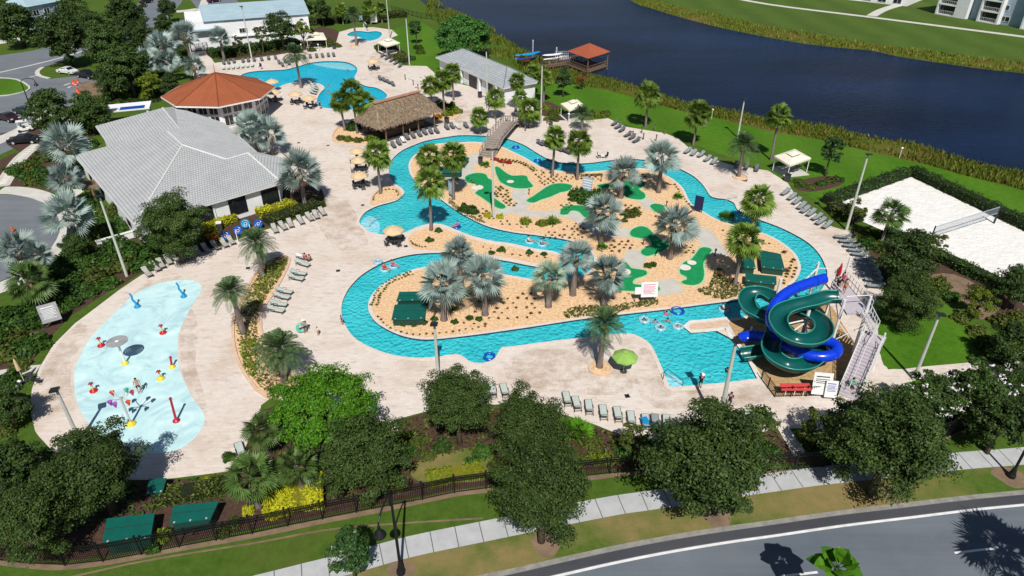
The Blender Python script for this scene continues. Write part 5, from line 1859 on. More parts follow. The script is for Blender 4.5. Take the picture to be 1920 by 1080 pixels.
def mini_fence(name, label, pxs, h, m, step=1.6, pick=0.16, cat='fence'):
 P = [G(a, b_) for a, b_ in pxs]
 t = thing(name, label, cat, P[0])
 for i in range(len(P) - 1):
  d = P[i + 1] - P[i]
  L = d.length
  n = max(1, round(L / step))
  mb = MB()
  for z in (.15, h - .1):
   mb.box((L / 2, 0, z), (L, .04, .05))
  for k in range(1, int(L / pick)):
   mb.box((k * pick, 0, h / 2), (.022, .022, h - .1))
  mb.build('panel', m, t, P[i] - P[0], math.atan2(d.y, d.x))
  pm = MB()
  for k in range(n + 1):
   pm.box((L * k / n, 0, h / 2 + .03), (.08, .08, h + .06))
  pm.build('post_row', m, t, P[i] - P[0], math.atan2(d.y, d.x))
 return t
mini_fence('iron_fence', 'low black fence round the gravel under the water slides', [(1427, 712), (1452, 745), (1570, 742), (1590, 690)], 1.2, MT['iron'])
mini_fence('iron_fence', 'dark fence crossing the far lawn beside the lake', [(735, 20), (790, 34), (840, 42)], 1.5, MT['iron'], 2.4, .3)
mini_fence('iron_fence', 'black fence in the bed between the splash pad and the drive', [(196, 485), (240, 470), (330, 445)], 1.5, MT['iron'], 2.4, .2)
mini_fence('garden_gate', 'black metal gate at the end of the walkway behind the pavilion', [(368, 98), (390, 94)], 2.0, MT['iron'], 1.2, .2, 'gate')
mini_fence('rope_rail', 'pale rail barrier beside the restroom block on the deck', [(765, 148), (775, 153), (800, 158)], 1.0, MT['white'], 2.0, 1.0, 'rail')
w0, w1 = G(184, 465), G(268, 441)
gw_ = thing('garden_wall', 'low white garden wall left of the clubhouse', 'wall', (w0 + w1) / 2)
d = w1 - w0
MB().box((0, 0, .45), (d.length, .3, .9), math.atan2(d.y, d.x)).build('wall', MT['white_wall'], gw_)
MB().box((0, 0, .94), (d.length + .1, .42, .08), math.atan2(d.y, d.x)).build('coping', MT['white'], gw_)
# ------------------------------------------------------------------ WATER SLIDES
def spl(pts, k=8):
 """smooth 3D path through (px,py,z) stations"""
 P = [G(a, b_, z) for a, b_, z in pts]
 out = []
 n = len(P)
 for i in range(n - 1):
  a, b_, c_, d_ = P[max(i - 1, 0)], P[i], P[i + 1], P[min(i + 2, n - 1)]
  for j in range(k):
   t = j / k
   out.append(0.5 * ((2 * b_) + (c_ - a) * t + (2 * a - 5 * b_ + 4 * c_ - d_) * t * t + (-a + 3 * b_ - 3 * c_ + d_) * t ** 3))
 out.append(P[-1])
 return out
sb = G(1495, 660)
BL = [(1546, 522, 5.8), (1520, 530, 5.65), (1492, 540, 5.4), (1466, 556, 5.0), (1450, 578, 4.3), (1446, 602, 3.5), (1462, 624, 3.0), (1492, 633, 2.75), (1524, 634, 2.6),
 (1553, 640, 2.5), (1569, 652, 2.4), (1564, 664, 2.25), (1540, 669, 2.1), (1508, 664, 1.95), (1478, 650, 1.8), (1450, 638, 1.55), (1425, 630, 1.3), (1403, 630, 1.0), (1388, 634, .62)]
blue = thing('water_slide', 'blue closed tube water slide coiling down from the tower to the pool', 'water slide', sb)
path = [p - sb for p in spl(BL, 7)]
MB().tube(path, 0.52, 18, False).build('tube', MT['slide_blue'], blue, sm=True)
mb = MB()
for i in range(5, len(path) - 2, 9):
 T = (path[i + 1] - path[i]).normalized() * .045
 mb.tube([path[i] - T, path[i] + T], .565, 18, False)
mb.build('joint_flange', MT['slide_blue'], blue)
MB().tube([path[-1], path[-1] + (path[-1] - path[-4]).normalized() * .06], .50, 18).build('exit_mouth', MT['black'], blue)
def flume(path, w_, hgt, th=.06, n=12):
 """open half-round channel swept along a path"""
 vs, fs = [], []
 prof = []
 for k in range(n + 1):
  a = PI + PI * k / n
  prof.append((w_ / 2 * math.cos(a), hgt * math.sin(a) + hgt * .25 if False else hgt * (1 + math.sin(a))))
 outer = [(x * (1 + 2 * th / w_), z - th) for x, z in prof]
 outer[0] = (prof[0][0] - th, prof[0][1])
 outer[-1] = (prof[-1][0] + th, prof[-1][1])
 lipL = (prof[0][0] - .14, prof[0][1] - .02)
 lipR = (prof[-1][0] + .14, prof[-1][1] - .02)
 sec = prof + [lipR] + outer[::-1] + [lipL]
 m = len(sec)
 for i, p in enumerate(path):
  T = (path[min(i + 1, len(path) - 1)] - path[max(i - 1, 0)]).normalized()
  s = Vector((T.y, -T.x, 0)).normalized()
  u = s.cross(T)
  for x, z in sec:
   vs.append(p + s * x + u * z)
 for i in range(len(path) - 1):
  for k in range(m):
   k2 = (k + 1) % m
   fs.append((i * m + k, (i + 1) * m + k, (i + 1) * m + k2, i * m + k2))
 return vs, fs
GR = [(1574, 566, 5.0), (1550, 566, 4.9), (1520, 575, 4.75), (1490, 582, 4.55), (1465, 592, 4.35), (1456, 610, 4.3), (1467, 632, 4.15), (1492, 646, 4.05), (1520, 647, 3.95), (1540, 634, 3.85), (1538, 614, 3.7),
 (1515, 598, 3.5), (1486, 588, 3.2), (1458, 574, 2.85), (1432, 558, 2.75), (1408, 557, 2.6), (1398, 570, 2.45), (1404, 588, 2.25), (1424, 600, 2.15), (1446, 612, 2.0), (1450, 634, 1.9), (1442, 660, 1.75), (1452, 680, 1.55), (1480, 694, 1.4), (1510, 692, 1.25),
 (1530, 676, 1.1), (1526, 660, 1.0), (1500, 654, .85), (1466, 658, .7), (1436, 666, .55), (1405, 671, .35), (1392, 673, .22)]
green = thing('water_slide', 'dark green open flume water slide winding in wide loops', 'water slide', sb)
gp = [p - sb for p in spl(GR, 7)]
mb = MB().add(*flume(gp, 1.45, .74))
fo = mb.build('flume', MT['slide_green'], green, sm=True)
fo.data.set_sharp_from_angle(angle=R(45))
mb = MB()
for i in range(6, len(gp) - 2, 10):
 a = [gp[i], gp[i] + (gp[i + 1] - gp[i]).normalized() * .07]
 mb.add(*flume(a, 1.56, .78, .05))
mb.build('joint_flange', MT['slide_green'], green)
for sd_ in (-1, 1):
 rim = []
 for i in range(len(gp)):
  T = (gp[min(i + 1, len(gp) - 1)] - gp[max(i - 1, 0)]).normalized()
  s = Vector((T.y, -T.x, 0)).normalized()
  rim.append(gp[i] + s * sd_ * .80 + s.cross(T) * .75)
 MB().tube(rim, .07, 6).build('rim', MT['slide_rim'], green, sm=True)
def support(root, base_px, z, arms, r=.16, name='support_column', m='white'):
 p = G(*base_px) - sb
 mb = MB().cyl((p.x, p.y, 0), (p.x, p.y, z), r, r * .8)
 for a, zz in arms:
  q = G(a[0], a[1], zz) - sb
  mb.cyl((p.x, p.y, zz - .7), (q.x, q.y, zz - .25), .075, n=7)
 mb.build(name, MT[m], root)
support(green, (1497, 655), 4.6, [((1466, 632), 3.9), ((1520, 646), 3.6), ((1540, 616), 3.3), ((1456, 608), 4.2)], .2)
support(green, (1481, 684), 2.4, [((1452, 680), 1.6), ((1510, 692), 1.3), ((1437, 656), 1.8)], .2)
support(green, (1445, 604), 5.2, [((1432, 558), 2.8), ((1465, 592), 4.3)], .2)
support(blue, (1548, 678), 2.6, [((1564, 664), 2.4)], .1)
support(blue, (1490, 676), 2.2, [((1508, 664), 2.0)], .1)
support(blue, (1512, 578), 5.6, [((1492, 538), 5.6)], .14)
support(blue, (1404, 640), 1.8, [((1403, 630), 1.4)], .1)
# --- tower: platform, posts, rails, stairs
PZ = 5.0
tw = thing('slide_tower', 'white steel slide tower with lilac stairs and a high platform', 'tower', G(1610, 640))
tb = G(1610, 640)
plat = [V3(p, PZ) - tb for p in ((1562, 524), (1580, 522), (1606, 552), (1632, 583), (1588, 588), (1574, 566), (1556, 545))]
MB().prism([(p.x, p.y) for p in plat], PZ - .2, PZ).build('platform', MT['lav'], tw)
for bx, by, ty in ((1555, 658, 562), (1598, 664, 556), (1512, 574, 500), (1548, 590, 522), (1572, 560, 526)):
 p = G(bx, by)
 h = max(hz(p, ty), 5.2)
 q = p - tb
 MB().cyl((q.x, q.y, 0), (q.x, q.y, h), .14, .12).build('post', MT['white'], tw)
mb = MB()
hh = [V3(p, 6.4) - tb for p in ((1587, 556), (1636, 553))]
mb.cyl(hh[0], hh[1], .04, n=6)
hh = [V3(p, 6.6) - tb for p in ((1532, 503), (1553, 503))]
mb.cyl(hh[0], hh[1], .04, n=6)
for a_, b_ in (((1555, 658, 1.2), (1598, 664, 3.2)), ((1555, 658, 3.4), (1598, 664, 1.0)), ((1512, 574, 1), (1548, 590, 3)), ((1512, 574, 3), (1548, 590, 1)), ((1548, 590, 1.5), (1555, 658, 1.5)), ((1548, 590, 3.5), (1555, 658, 3.5))):
 p, q = G(a_[0], a_[1]) - tb, G(b_[0], b_[1]) - tb
 mb.cyl((p.x, p.y, a_[2]), (q.x, q.y, b_[2]), .05, n=6)
mb.build('cross_brace', MT['white'], tw)
mb = MB()
n = len(plat)
for i in range(n):
 if i in (3, 4):
  continue
 a, c_ = plat[i], plat[(i + 1) % n]
 for z in (.55, 1.1):
  mb.cyl((a.x, a.y, PZ + z), (c_.x, c_.y, PZ + z), .035, n=6)
 k = max(2, int((c_ - a).length / .5))
 for j in range(k + 1):
  q = a.lerp(c_, j / k)
  mb.cyl((q.x, q.y, PZ), (q.x, q.y, PZ + 1.1), .025, n=5)
mb.build('platform_rail', MT['white'], tw)
# first flight
s0, s1 = G(1588, 746), V3((1631, 644), 3.2)
s1g = Vector((s1.x, s1.y, 0))
d = s1g - s0
T = d.normalized()
Nn = Vector((-T.y, T.x, 0))
ang = math.atan2(T.y, T.x)
mb = MB()
ns = 17
for i in range(ns):
 q = s0 + d * ((i + .5) / ns) - tb
 mb.box((q.x, q.y, 3.2 * (i + 1) / ns - .03), (d.length / ns, 1.6, .06), ang)
 q2 = s0 + d * (i / ns) - tb
 mb.box((q2.x, q2.y, 3.2 * (i + .5) / ns - .035), (.04, 1.6, 3.2 / ns - .07), ang)
mb.build('stairs', MT['lav'], tw)
mb = MB()
q0, q1 = s0 - tb, s1g - tb
for s in (-1, 1):
 o = Nn * s * .84
 mb.tube([(q0.x + o.x, q0.y + o.y, .05), (q1.x + o.x, q1.y + o.y, 3.2)], .11, 4)
mb.build('stringer', MT['lav'], tw)
mb = MB()
for s in (-1, 1):
 o = Nn * s * .84
 for zz in (.55, 1.0):
  mb.tube([(q0.x + o.x, q0.y + o.y, .05 + zz), (q1.x + o.x, q1.y + o.y, 3.2 + zz)], .035, 6)
 for i in range(9):
  q = q0.lerp(q1, i / 8) + o
  mb.cyl((q.x, q.y, 3.2 * i / 8), (q.x, q.y, 3.2 * i / 8 + 1.0), .03, n=5)
o = Nn * .1
mb.tube([(q0.x + o.x, q0.y + o.y, 1.0), (q1.x + o.x, q1.y + o.y, 4.15)], .03, 6)
mb.build('handrail', MT['pframe'], tw)
# landing and upper flight
ld = s1g + T * .9 - tb
MB().box((ld.x, ld.y, 3.2), (1.9, 2.0, .12), ang).build('landing', MT['lav'], tw)
u0 = Vector((ld.x, ld.y, 0)) + T * .9
u1 = (plat[3] + plat[4]) / 2
u1 = Vector((u1.x + .4, u1.y, 0))
dd = u1 - u0
a2 = math.atan2(dd.y, dd.x)
mb = MB()
for i in range(9):
 q = u0 + dd * ((i + .5) / 9)
 mb.box((q.x, q.y, 3.2 + 1.8 * (i + 1) / 9 - .03), (dd.length / 9 * .85, 1.5, .06), a2)
mb.build('stairs', MT['lav'], tw)
mb = MB()
n2 = Vector((-dd.y, dd.x, 0)).normalized()
for s in (-1, 1):
 for zz in (.5, 1.0):
  mb.tube([(ld + n2 * s * .85 - T * .9)[:2] + (3.2 + zz,) if False else tuple((ld + n2 * s * .85 - T * .9).xy) + (3.2 + zz,), tuple((u0 + n2 * s * .8).xy) + (3.2 + zz,), tuple((u1 + n2 * s * .8).xy) + (5.0 + zz,)], .035, 6)
 for k in range(7):
  q = u0.lerp(u1, k / 6) + n2 * s * .8
  mb.cyl((q.x, q.y, 3.2 + 1.8 * k / 6), (q.x, q.y, 4.2 + 1.8 * k / 6), .028, n=5)
mb.build('handrail', MT['pframe'], tw)
for s in (-1, 1):
 q = ld + Nn * s * .85
 MB().cyl((q.x, q.y, 0), (q.x, q.y, 4.2), .08).build('post', MT['white'], tw)
def closed_umbrella(loc, h, m, label):
 t = thing('closed_umbrella', label, 'umbrella', loc)
 MB().cyl((0, 0, 0), (0, 0, h), .03).build('pole', MT['pframe'], t)
 MB().lathe([(.04, h * .45), (.17, h * .52), (.15, h * .7), (.10, h * .9), (.02, h + .05)], n=10).build('cloth', MT[m], t)
 MB().lathe([(.0, .10), (.26, .08), (.28, 0)], n=12).build('base', MT['dark_grey'], t)
 return t
closed_umbrella(V3((1567, 535), PZ), 2.5, 'red', 'closed red umbrella standing on the slide platform')
# ------------------------------------------------------------------ SIGNS AND SMALL STRUCTURES
def board_sign(px, py, w_, h_, z0, m, label, face=R(0), tilt=0.0, marks=None, mm='dark_grey', name='sign_board'):
 p = G(px, py)
 t = thing(name, label, 'sign', (p.x, p.y, 0.02), face)
 for s in (-1, 1):
  MB().cyl((s * w_ * .42, .03, 0), (s * w_ * .42, .03, z0 + h_ * .6), .04, n=7).build('post', MT['dark_grey'], t)
 bd = MB().box((0, 0, z0 + h_ / 2), (w_, .06, h_), 0, tilt).build('board', MT[m], t)
 if marks:
  mb = MB()
  ct, st = math.cos(tilt), math.sin(tilt)
  for x, z, a, b_ in marks:
   zc = (z - .5) * h_
   mb.box((x * w_, -.034 * ct - zc * st, z0 + h_ / 2 + zc * ct - .034 * st), (a * w_, .012, b_ * h_), 0, tilt)
  mb.build('lettering', MT[mm], bd)
 return t
lines = [(-.02, .82, .7, .05), (.0, .70, .75, .03), (-.05, .62, .65, .03), (.02, .54, .72, .03), (-.04, .46, .66, .03), (.0, .38, .74, .03), (-.1, .30, .5, .03), (-.02, .22, .7, .03)]
board_sign(103, 612, 1.7, 1.9, .7, 'cloth_grey', 'grey rules board in the bed left of the splash pad', R(35), -.25, lines, 'white')
board_sign(845, 370, 1.1, 2.0, .4, 'blue_wall', 'narrow blue grey board beside the river palms', R(-60), 0, lines, 'white')
board_sign(1215, 566, 1.8, 1.7, .7, 'white', 'white golf rules board beside the river bank', R(4), -.2, lines, 'cloth_pink')
board_sign(1197, 566, 1.0, .8, 1.0, 'white', 'small white box sign left of the golf rules board', R(4), -.2)
board_sign(1100, 364, 1.5, 2.0, .5, 'blue_wall', 'grey striped board in the dark bush by the greens', R(-30), -.2, [(0, .8, .9, .06), (0, .62, .9, .06), (0, .44, .9, .06), (0, .26, .9, .06)], 'white')
board_sign(1308, 398, 1.2, 2.0, .35, 'navy', 'navy blue board on the island bank beside the river', R(-35), 0)
board_sign(702, 46, 1.8, 2.4, .6, 'white', 'white board in the hedge behind the small round pool', R(10), 0, lines[:3])
board_sign(677, 42, 1.0, 1.3, .6, 'blue_wall', 'small grey board behind the round pool hoist', R(10), 0)
board_sign(1535, 742, 1.6, 2.1, .3, 'white', 'large white slide rules board by the gravel fence', R(-8), -.25, lines[:4])
board_sign(1553, 748, 1.0, 1.6, .3, 'white', 'smaller white slide rules board beside the stairs', R(-8), -.25, lines[:6], 'tube_blue')
p = G(1487, 742)
t = thing('red_banner_bench', 'red banner table with pale legs inside the gravel fence', 'table', p)
MB().box((0, 0, 1.0), (2.6, .7, .06), 0, .45).build('top', MT['cloth_red'], t)
for x in (-.8, 0, .8):
 MB().cyl((x, -.1, 0), (x, -.1, 1.0), .04).build('leg', MT['white'], t)
def ground_box(name, cat, px, py, label, size, m, m2=None, rz=0.0, lidm=None, group=None):
 p = G(px, py)
 t = thing(name, label, cat, (p.x, p.y, .022), rz, group)
 sx, sy, sz = size
 MB().box((0, 0, sz * .46), (sx * .9, sy * .9, sz * .92)).build('body', MT[m], t)
 MB().box((0, 0, sz * .96), (sx, sy, sz * .08)).build('lid', MT[lidm or m], t)
 return t
for i, (x, y, lb) in enumerate(((490, 487, 'dark waste bin in the planter beside the date palm'), (413, 432, 'white topped waste bin at the clubhouse corner'), (900, 183, 'black waste bin beside the restroom gate'), (838, 232, 'grey waste bin right of the thatched bar'), (627, 92, 'grey waste bin right of the first cabana'), (1033, 235, 'grey waste bin below the third cabana'), (901, 308, 'dark waste bin beside the footbridge steps'), (1475, 340, 'waste bin beside the cabana nearest the volleyball sand'))):
 ground_box('waste_bin', 'bin', x, y, lb, (.7, .7, 1.15), 'dark_grey', None, .3 * i, 'white' if i == 1 else 'black', 'waste bins on the deck')
for i, (x, y) in enumerate(((383, 0), (634, 508), (532, 560), (615, 273), (560, 268), (761, 462), (1176, 743), (680, 385), (1300, 700), (465, 503), (708, 232), (780, 164))):
 if i in (0, 8):
  continue
 p = G(x, y)
 t = thing('deck_drain', 'small dark square drain cover set flush in the pale paving', 'drain', (p.x, p.y, .03), .2, 'dark drain covers in the paving')
 MB().box((0, 0, 0), (.42, .42, .02)).build('grate', MT['black'], t)
 MB().box((0, .21, .008), (.5, .06, .02)).box((0, -.21, .008), (.5, .06, .02)).build('rim', MT['dark_grey'], t)
def vault(pts, z, label, lift=0.0, slope=0.0):
 """low equipment box under a flat green lid; PTS: photo corners of the lid"""
 k = [V3(q, z) for q in pts]
 c = sum(k, Vector()) / len(k)
 b_ = Vector((c.x, c.y, .02))
 t = thing('equipment_box', label, 'equipment box', b_, 0, 'low equipment boxes with dark green lids')
 poly = [((p.x - c.x), (p.y - c.y)) for p in k]
 lid = MB().prism(poly, z - .14, z - .02)
 lid.build('lid', MT['vault'], t)
 ins = offset(poly, .12)
 MB().prism(ins, 0, z - .14).build('body', MT['vault_side'], t)
 a, d_ = Vector((*poly[0], 0)), Vector((*poly[1], 0))
 for u in (.08, .5, .92):
  q = a.lerp(d_, u) * .93
  MB().box((q.x, q.y, z), (.12, .12, .05)).build('latch', MT['steel'], t)
 o1, o2 = Vector((*poly[3], 0)).lerp(a, .45), Vector((*poly[2], 0)).lerp(d_, .45)
 m_ = (o1 + o2) / 2
 MB().box((m_.x, m_.y, z - .005), ((o2 - o1).length * .98, .04, .03), math.atan2((o2 - o1).y, (o2 - o1).x)).build('seam', MT['vault_side'], t)
 return t
vault([(734, 599), (796, 597), (798, 570), (740, 571)], .9, 'larger green lid box on the finger of the island by the river bend')
vault([(743, 564), (803, 562), (806, 546), (749, 547)], .9, 'narrower green lid box behind the larger one on the island finger')
vault([(1388, 501), (1417, 503), (1411, 473), (1386, 471)], .9, 'small square green lid box behind the striped palm trunk')
vault([(1428, 501), (1472, 506), (1464, 476), (1424, 468)], .9, 'largest square green lid box near the right river bend')
vault([(1397, 526), (1456, 533), (1456, 518), (1398, 512)], .8, 'long low green lid box in front of the two square ones')
vault([(822, 323), (866, 323), (865, 312), (822, 312)], .9, 'green lid box half hidden by the palms beside the first putting green')
vault([(851, 308), (872, 306), (880, 296), (866, 291), (853, 294)], .8, 'small rounded green lid box left of the footbridge steps')
vault([(192, 1018), (282, 1008), (290, 962), (200, 972)], 1.3, 'large green lid box behind the iron fence under an oak')
vault([(318, 982), (395, 972), (410, 940), (325, 948)], 1.3, 'green lid box behind the iron fence right of the larger one')
vault([(274, 925), (305, 922), (312, 896), (280, 898)], 1.1, 'green lid box at the edge of the splash deck')
# putting greens on the island
zq = lambda pts: Q(840, 230, 6, pts)
GREENS = [
 (zq([(195, 610), (280, 575), (370, 570), (430, 590), (450, 630), (500, 660), (510, 760), (500, 830), (530, 860), (620, 920), (650, 950), (620, 975), (560, 965), (480, 920), (400, 860), (320, 810), (310, 790), (370, 740), (370, 710), (330, 700), (230, 680), (200, 650)]), 'putting green with a narrow tail beside the central light pole'),
 (zq([(530, 500), (580, 510), (640, 560), (720, 600), (830, 595), (890, 610), (900, 650), (955, 710), (930, 735), (850, 745), (750, 740), (660, 710), (590, 670), (560, 620), (540, 570)]), 'putting green nearest the footbridge with a sand spot'),
 (zq([(885, 875), (960, 830), (1060, 760), (1150, 705), (1260, 685), (1370, 700), (1400, 725), (1340, 775), (1260, 790), (1150, 840), (1050, 870), (970, 905), (910, 900)]), 'spindle shaped putting green left of the dark bush'),
 (Q(960, 270, 4, [(640, 310), (700, 300), (800, 290), (870, 275), (950, 280), (1000, 290), (990, 320), (950, 340), (990, 370), (1000, 400), (970, 420), (900, 415), (850, 400), (840, 370), (850, 345), (810, 335), (720, 335), (650, 325)]), 'putting green behind the silver palm right of the dark bush'),
 (Q(960, 270, 4, [(360, 530), (390, 470), (500, 463), (580, 475), (600, 500), (650, 560), (690, 590), (660, 612), (600, 580), (540, 550), (500, 510), (440, 505), (420, 530)]), 'bent putting green below the spindle shaped one'),
 (Q(960, 270, 4, [(1035, 465), (1070, 450), (1130, 460), (1150, 490), (1130, 520), (1080, 515), (1050, 490)]), 'small putting green half under a silver palm'),
 (Q(1000, 400, 6, [(1085, 225), (1120, 180), (1200, 150), (1280, 165), (1350, 230), (1420, 290), (1500, 330), (1530, 370), (1450, 430), (1330, 475), (1270, 485), (1215, 460), (1215, 420), (1270, 390), (1330, 370), (1300, 290), (1200, 285), (1110, 265)]), 'round headed putting green in the shade of a silver palm'),
 (Q(1000, 400, 6, [(1010, 545), (1060, 570), (1100, 620), (1200, 635), (1270, 655), (1275, 690), (1230, 715), (1150, 740), (1120, 770), (1130, 800), (1250, 810), (1340, 800), (1400, 820), (1425, 860), (1390, 890), (1340, 880), (1100, 880), (970, 870), (890, 830), (870, 790), (950, 740), (1020, 700), (1040, 650), (1000, 600)]), 'hooked putting green behind the white rules board'),
 (Q(1260, 380, 6, [(310, 520), (370, 505), (430, 520), (445, 550), (400, 600), (350, 690), (360, 780), (350, 870), (300, 920), (220, 935), (130, 920), (105, 890), (160, 870), (160, 840), (100, 810), (85, 760), (120, 690), (160, 660), (200, 655), (260, 590)]), 'keyhole shaped putting green with a white sand spot'),
]
for pts, lb in GREENS:
 rg = ring(pts, 2)
 c = Vector((sum(p[0] for p in rg) / len(rg), sum(p[1] for p in rg) / len(rg), 0))
 t = thing('putting_green', lb, 'putting green', (c.x, c.y, .03), 0, 'putting greens on the island')
 lc = [(p[0] - c.x, p[1] - c.y) for p in rg]
 ov, of = tri_fill([lc])
 obj('turf', mesh_from('turf', [(v_[0], v_[1], .03) for v_ in ov], of, MT['turf']), t)
 out_ = offset(lc, -.16)
 mb = MB()
 mb.add(*band_ring(out_, lc, .05))
 mb.add(*band_ring(out_, out_, -.02, .05))
 mb.add(*band_ring(lc, lc, .05, .02))
 mb.build('border', MT['turf_border'], t)
 q = lc[len(lc) // 5]
 MB().cyl((q[0] * .8, q[1] * .8, .03), (q[0] * .8, q[1] * .8, .05), .06).build('hole', MT['black'], t)
for x, y, r in ((957, 341, .55), (895, 352, .9), (1297, 493, .55), (1284, 502, .7), (1170, 510, .8)):
 c = G(x, y)
 t = thing('bunker', 'small pale sand spot on a putting green', 'sand bunker', (c.x, c.y, .066), 0, 'sand spots on the putting greens')
 MB().lathe([(0, .02), (r * .8, .015), (r, 0)], n=14).build('sand', MT['white_coping'], t)
for x, y in ((944, 312), (992, 366), (1127, 341), (1249, 389), (1206, 460), (1340, 480), (1137, 385)):
 p = G(x, y)
 t = thing('hole_marker', 'short dark post marking a putting hole on the island', 'marker', (p.x, p.y, .02), 0, 'dark hole markers')
 MB().box((0, 0, .5), (.12, .12, 1.0)).build('post', MT['wood'], t)
 MB().box((0, -.07, .85), (.26, .03, .26)).build('plate', MT['wood'], t)
# ------------------------------------------------------------------ SPLASH PAD TOYS
def toy_base(t, m, r=.32):
 MB().lathe([(r, 0), (r, .10), (r * .55, .22), (.10, .30)], n=14).build('foot', MT[m], t)
Z0 = .03
p = G(235, 682)
t = thing('rain_disc', 'grey slatted rain disc on a white mast over the splash pad', 'water toy', (p.x, p.y, Z0))
toy_base(t, 'yellow')
h = hz(p, 641)
MB().cyl((0, 0, .1), (0, 0, h), .10).build('mast', MT['white'], t)
mb = MB()
for r0 in (.17, .37, .57, .77):
 mb.lathe([(r0, h), (r0 + .16, h), (r0 + .16, h + .06), (r0, h + .06), (r0, h)], n=30)
for k in range(8):
 a = PI / 4 * k
 mb.box((.47 * math.cos(a), .47 * math.sin(a), h - .03), (.9, .05, .05), a)
mb.build('disc', MT['cloth_grey'], t)
MB().lathe([(.16, h), (.16, h + .08), (.02, h + .15)], n=12).build('hub', MT['white'], t)
p = G(246, 796)
t = thing('bucket_tree', 'tall splash mast with arms of hanging coloured cone buckets', 'water toy', (p.x, p.y, Z0))
toy_base(t, 'yellow', .4)
h = hz(p, 745)
MB().cyl((0, 0, .1), (0, 0, h), .10).build('mast', MT['steel'], t)
for i, (cxp, cyp, m, zc) in enumerate(((211, 738, 'orange', 2.9), (207, 756, 'cloth_purple', 2.7), (216, 760, 'cloth_purple', 2.5), (241, 756, 'orange', 2.5), (238, 733, 'teal', 3.0), (248, 737, 'cloth_pink', 3.0))):
 q = G(cxp, cyp, zc) - p
 MB().tube([(0, 0, h - .25), (q.x * .5, q.y * .5, h - .1), (q.x, q.y, zc + .35)], .035, 6).build('arm', MT['steel'], t)
 MB().lathe([(.02, -.32), (.21, .18), (.19, .18), (.02, -.26)], (q.x, q.y, zc), 12).build('bucket', MT[m], t)
def flower_toy(px, py, ty, foot, label):
 p = G(px, py)
 t = thing('spray_toy', label, 'water toy', (p.x, p.y, Z0), 0, 'red spray toys on the splash pad')
 toy_base(t, foot, .34)
 h = hz(p, ty)
 MB().cyl((0, 0, .1), (0, 0, h), .07).build('stem', MT['yellow'], t)
 mb = MB().ball((0, 0, h + .05), .12, 10, 6)
 for k in range(5):
  a = 2 * PI * k / 5
  mb.tube([(0, 0, h + .05), (.14 * math.cos(a), .14 * math.sin(a), h + .12), (.24 * math.cos(a), .24 * math.sin(a), h - .02)], [.06, .06, .02], 6)
 mb.build('spray_head', MT['crimson'], t)
flower_toy(190, 649, 636, 'red', 'red headed spray toy left of the grey rain disc')
flower_toy(306, 625, 612, 'red', 'red headed spray toy at the back right of the splash pad')
flower_toy(176, 734, 721, 'red', 'red headed spray toy at the left edge of the splash pad')
flower_toy(302, 711, 698, 'yellow', 'red headed spray toy on a yellow foot right of the rain disc')
for px, py, ty, foot, lb in ((323, 689, 673, 'yellow', 'short crimson spray post on a yellow foot'), (331, 790, 751, 'crimson', 'tall leaning crimson spray post at the near end of the splash pad')):
 p = G(px, py)
 t = thing('spray_post', lb, 'water toy', (p.x, p.y, Z0))
 toy_base(t, foot, .3)
 h = hz(p, ty)
 MB().tube([(0, 0, .1), (0, .1, h * .5), (0, .22, h)], [.11, .10, .09], 10).build('stem', MT['crimson'], t)
 MB().lathe([(.12, h - .1), (.12, h + .05), (.05, h + .08)], (0, .22, 0), 10).build('nozzle', MT['crimson'], t)
for px, py, ty, lb in ((258, 576, 552, 'wavy azure spray pipe left at the back of the splash pad'), (345, 557, 532, 'wavy azure spray pipe at the far tip of the splash pad')):
 p = G(px, py)
 t = thing('spray_pipe', lb, 'water toy', (p.x, p.y, Z0))
 toy_base(t, 'cyan', .34)
 h = hz(p, ty)
 MB().tube([(0, 0, .1), (-.05, 0, h * .3), (-.35, .1, h * .55), (-.30, .1, h * .8), (-.45, .1, h)], [.13, .12, .11, .10, .10], 10).build('pipe', MT['cyan'], t)
# ------------------------------------------------------------------ VOLLEYBALL NET
n0, n1 = G(1742, 458), G(1863, 419)
d = n1 - n0
t = thing('volleyball_net', 'dark volleyball net strung over the white sand', 'net', n0)
ang = math.atan2(d.y, d.x)
for q, r in ((Vector(), .09), (d, .13)):
 MB().cyl((q.x, q.y, 0), (q.x, q.y, 2.5), r).build('post', MT['car_black'], t)
mb = MB()
for z in (2.4, 1.5):
 mb.box((d.length / 2, 0, z), (d.length, .03, .10))
mb.build('net_tape', MT['blue_wall'], t, (0, 0, 0), ang)
mb = MB()
for k in range(1, 80):
 mb.box((d.length * k / 80, 0, 1.95), (.012, .012, .86))
for k in range(1, 7):
 mb.box((d.length / 2, .004, 1.5 + .9 * k / 7), (d.length, .012, .012))
mb.build('net_mesh', MT['cloth_grey'], t, (0, 0, 0), ang)
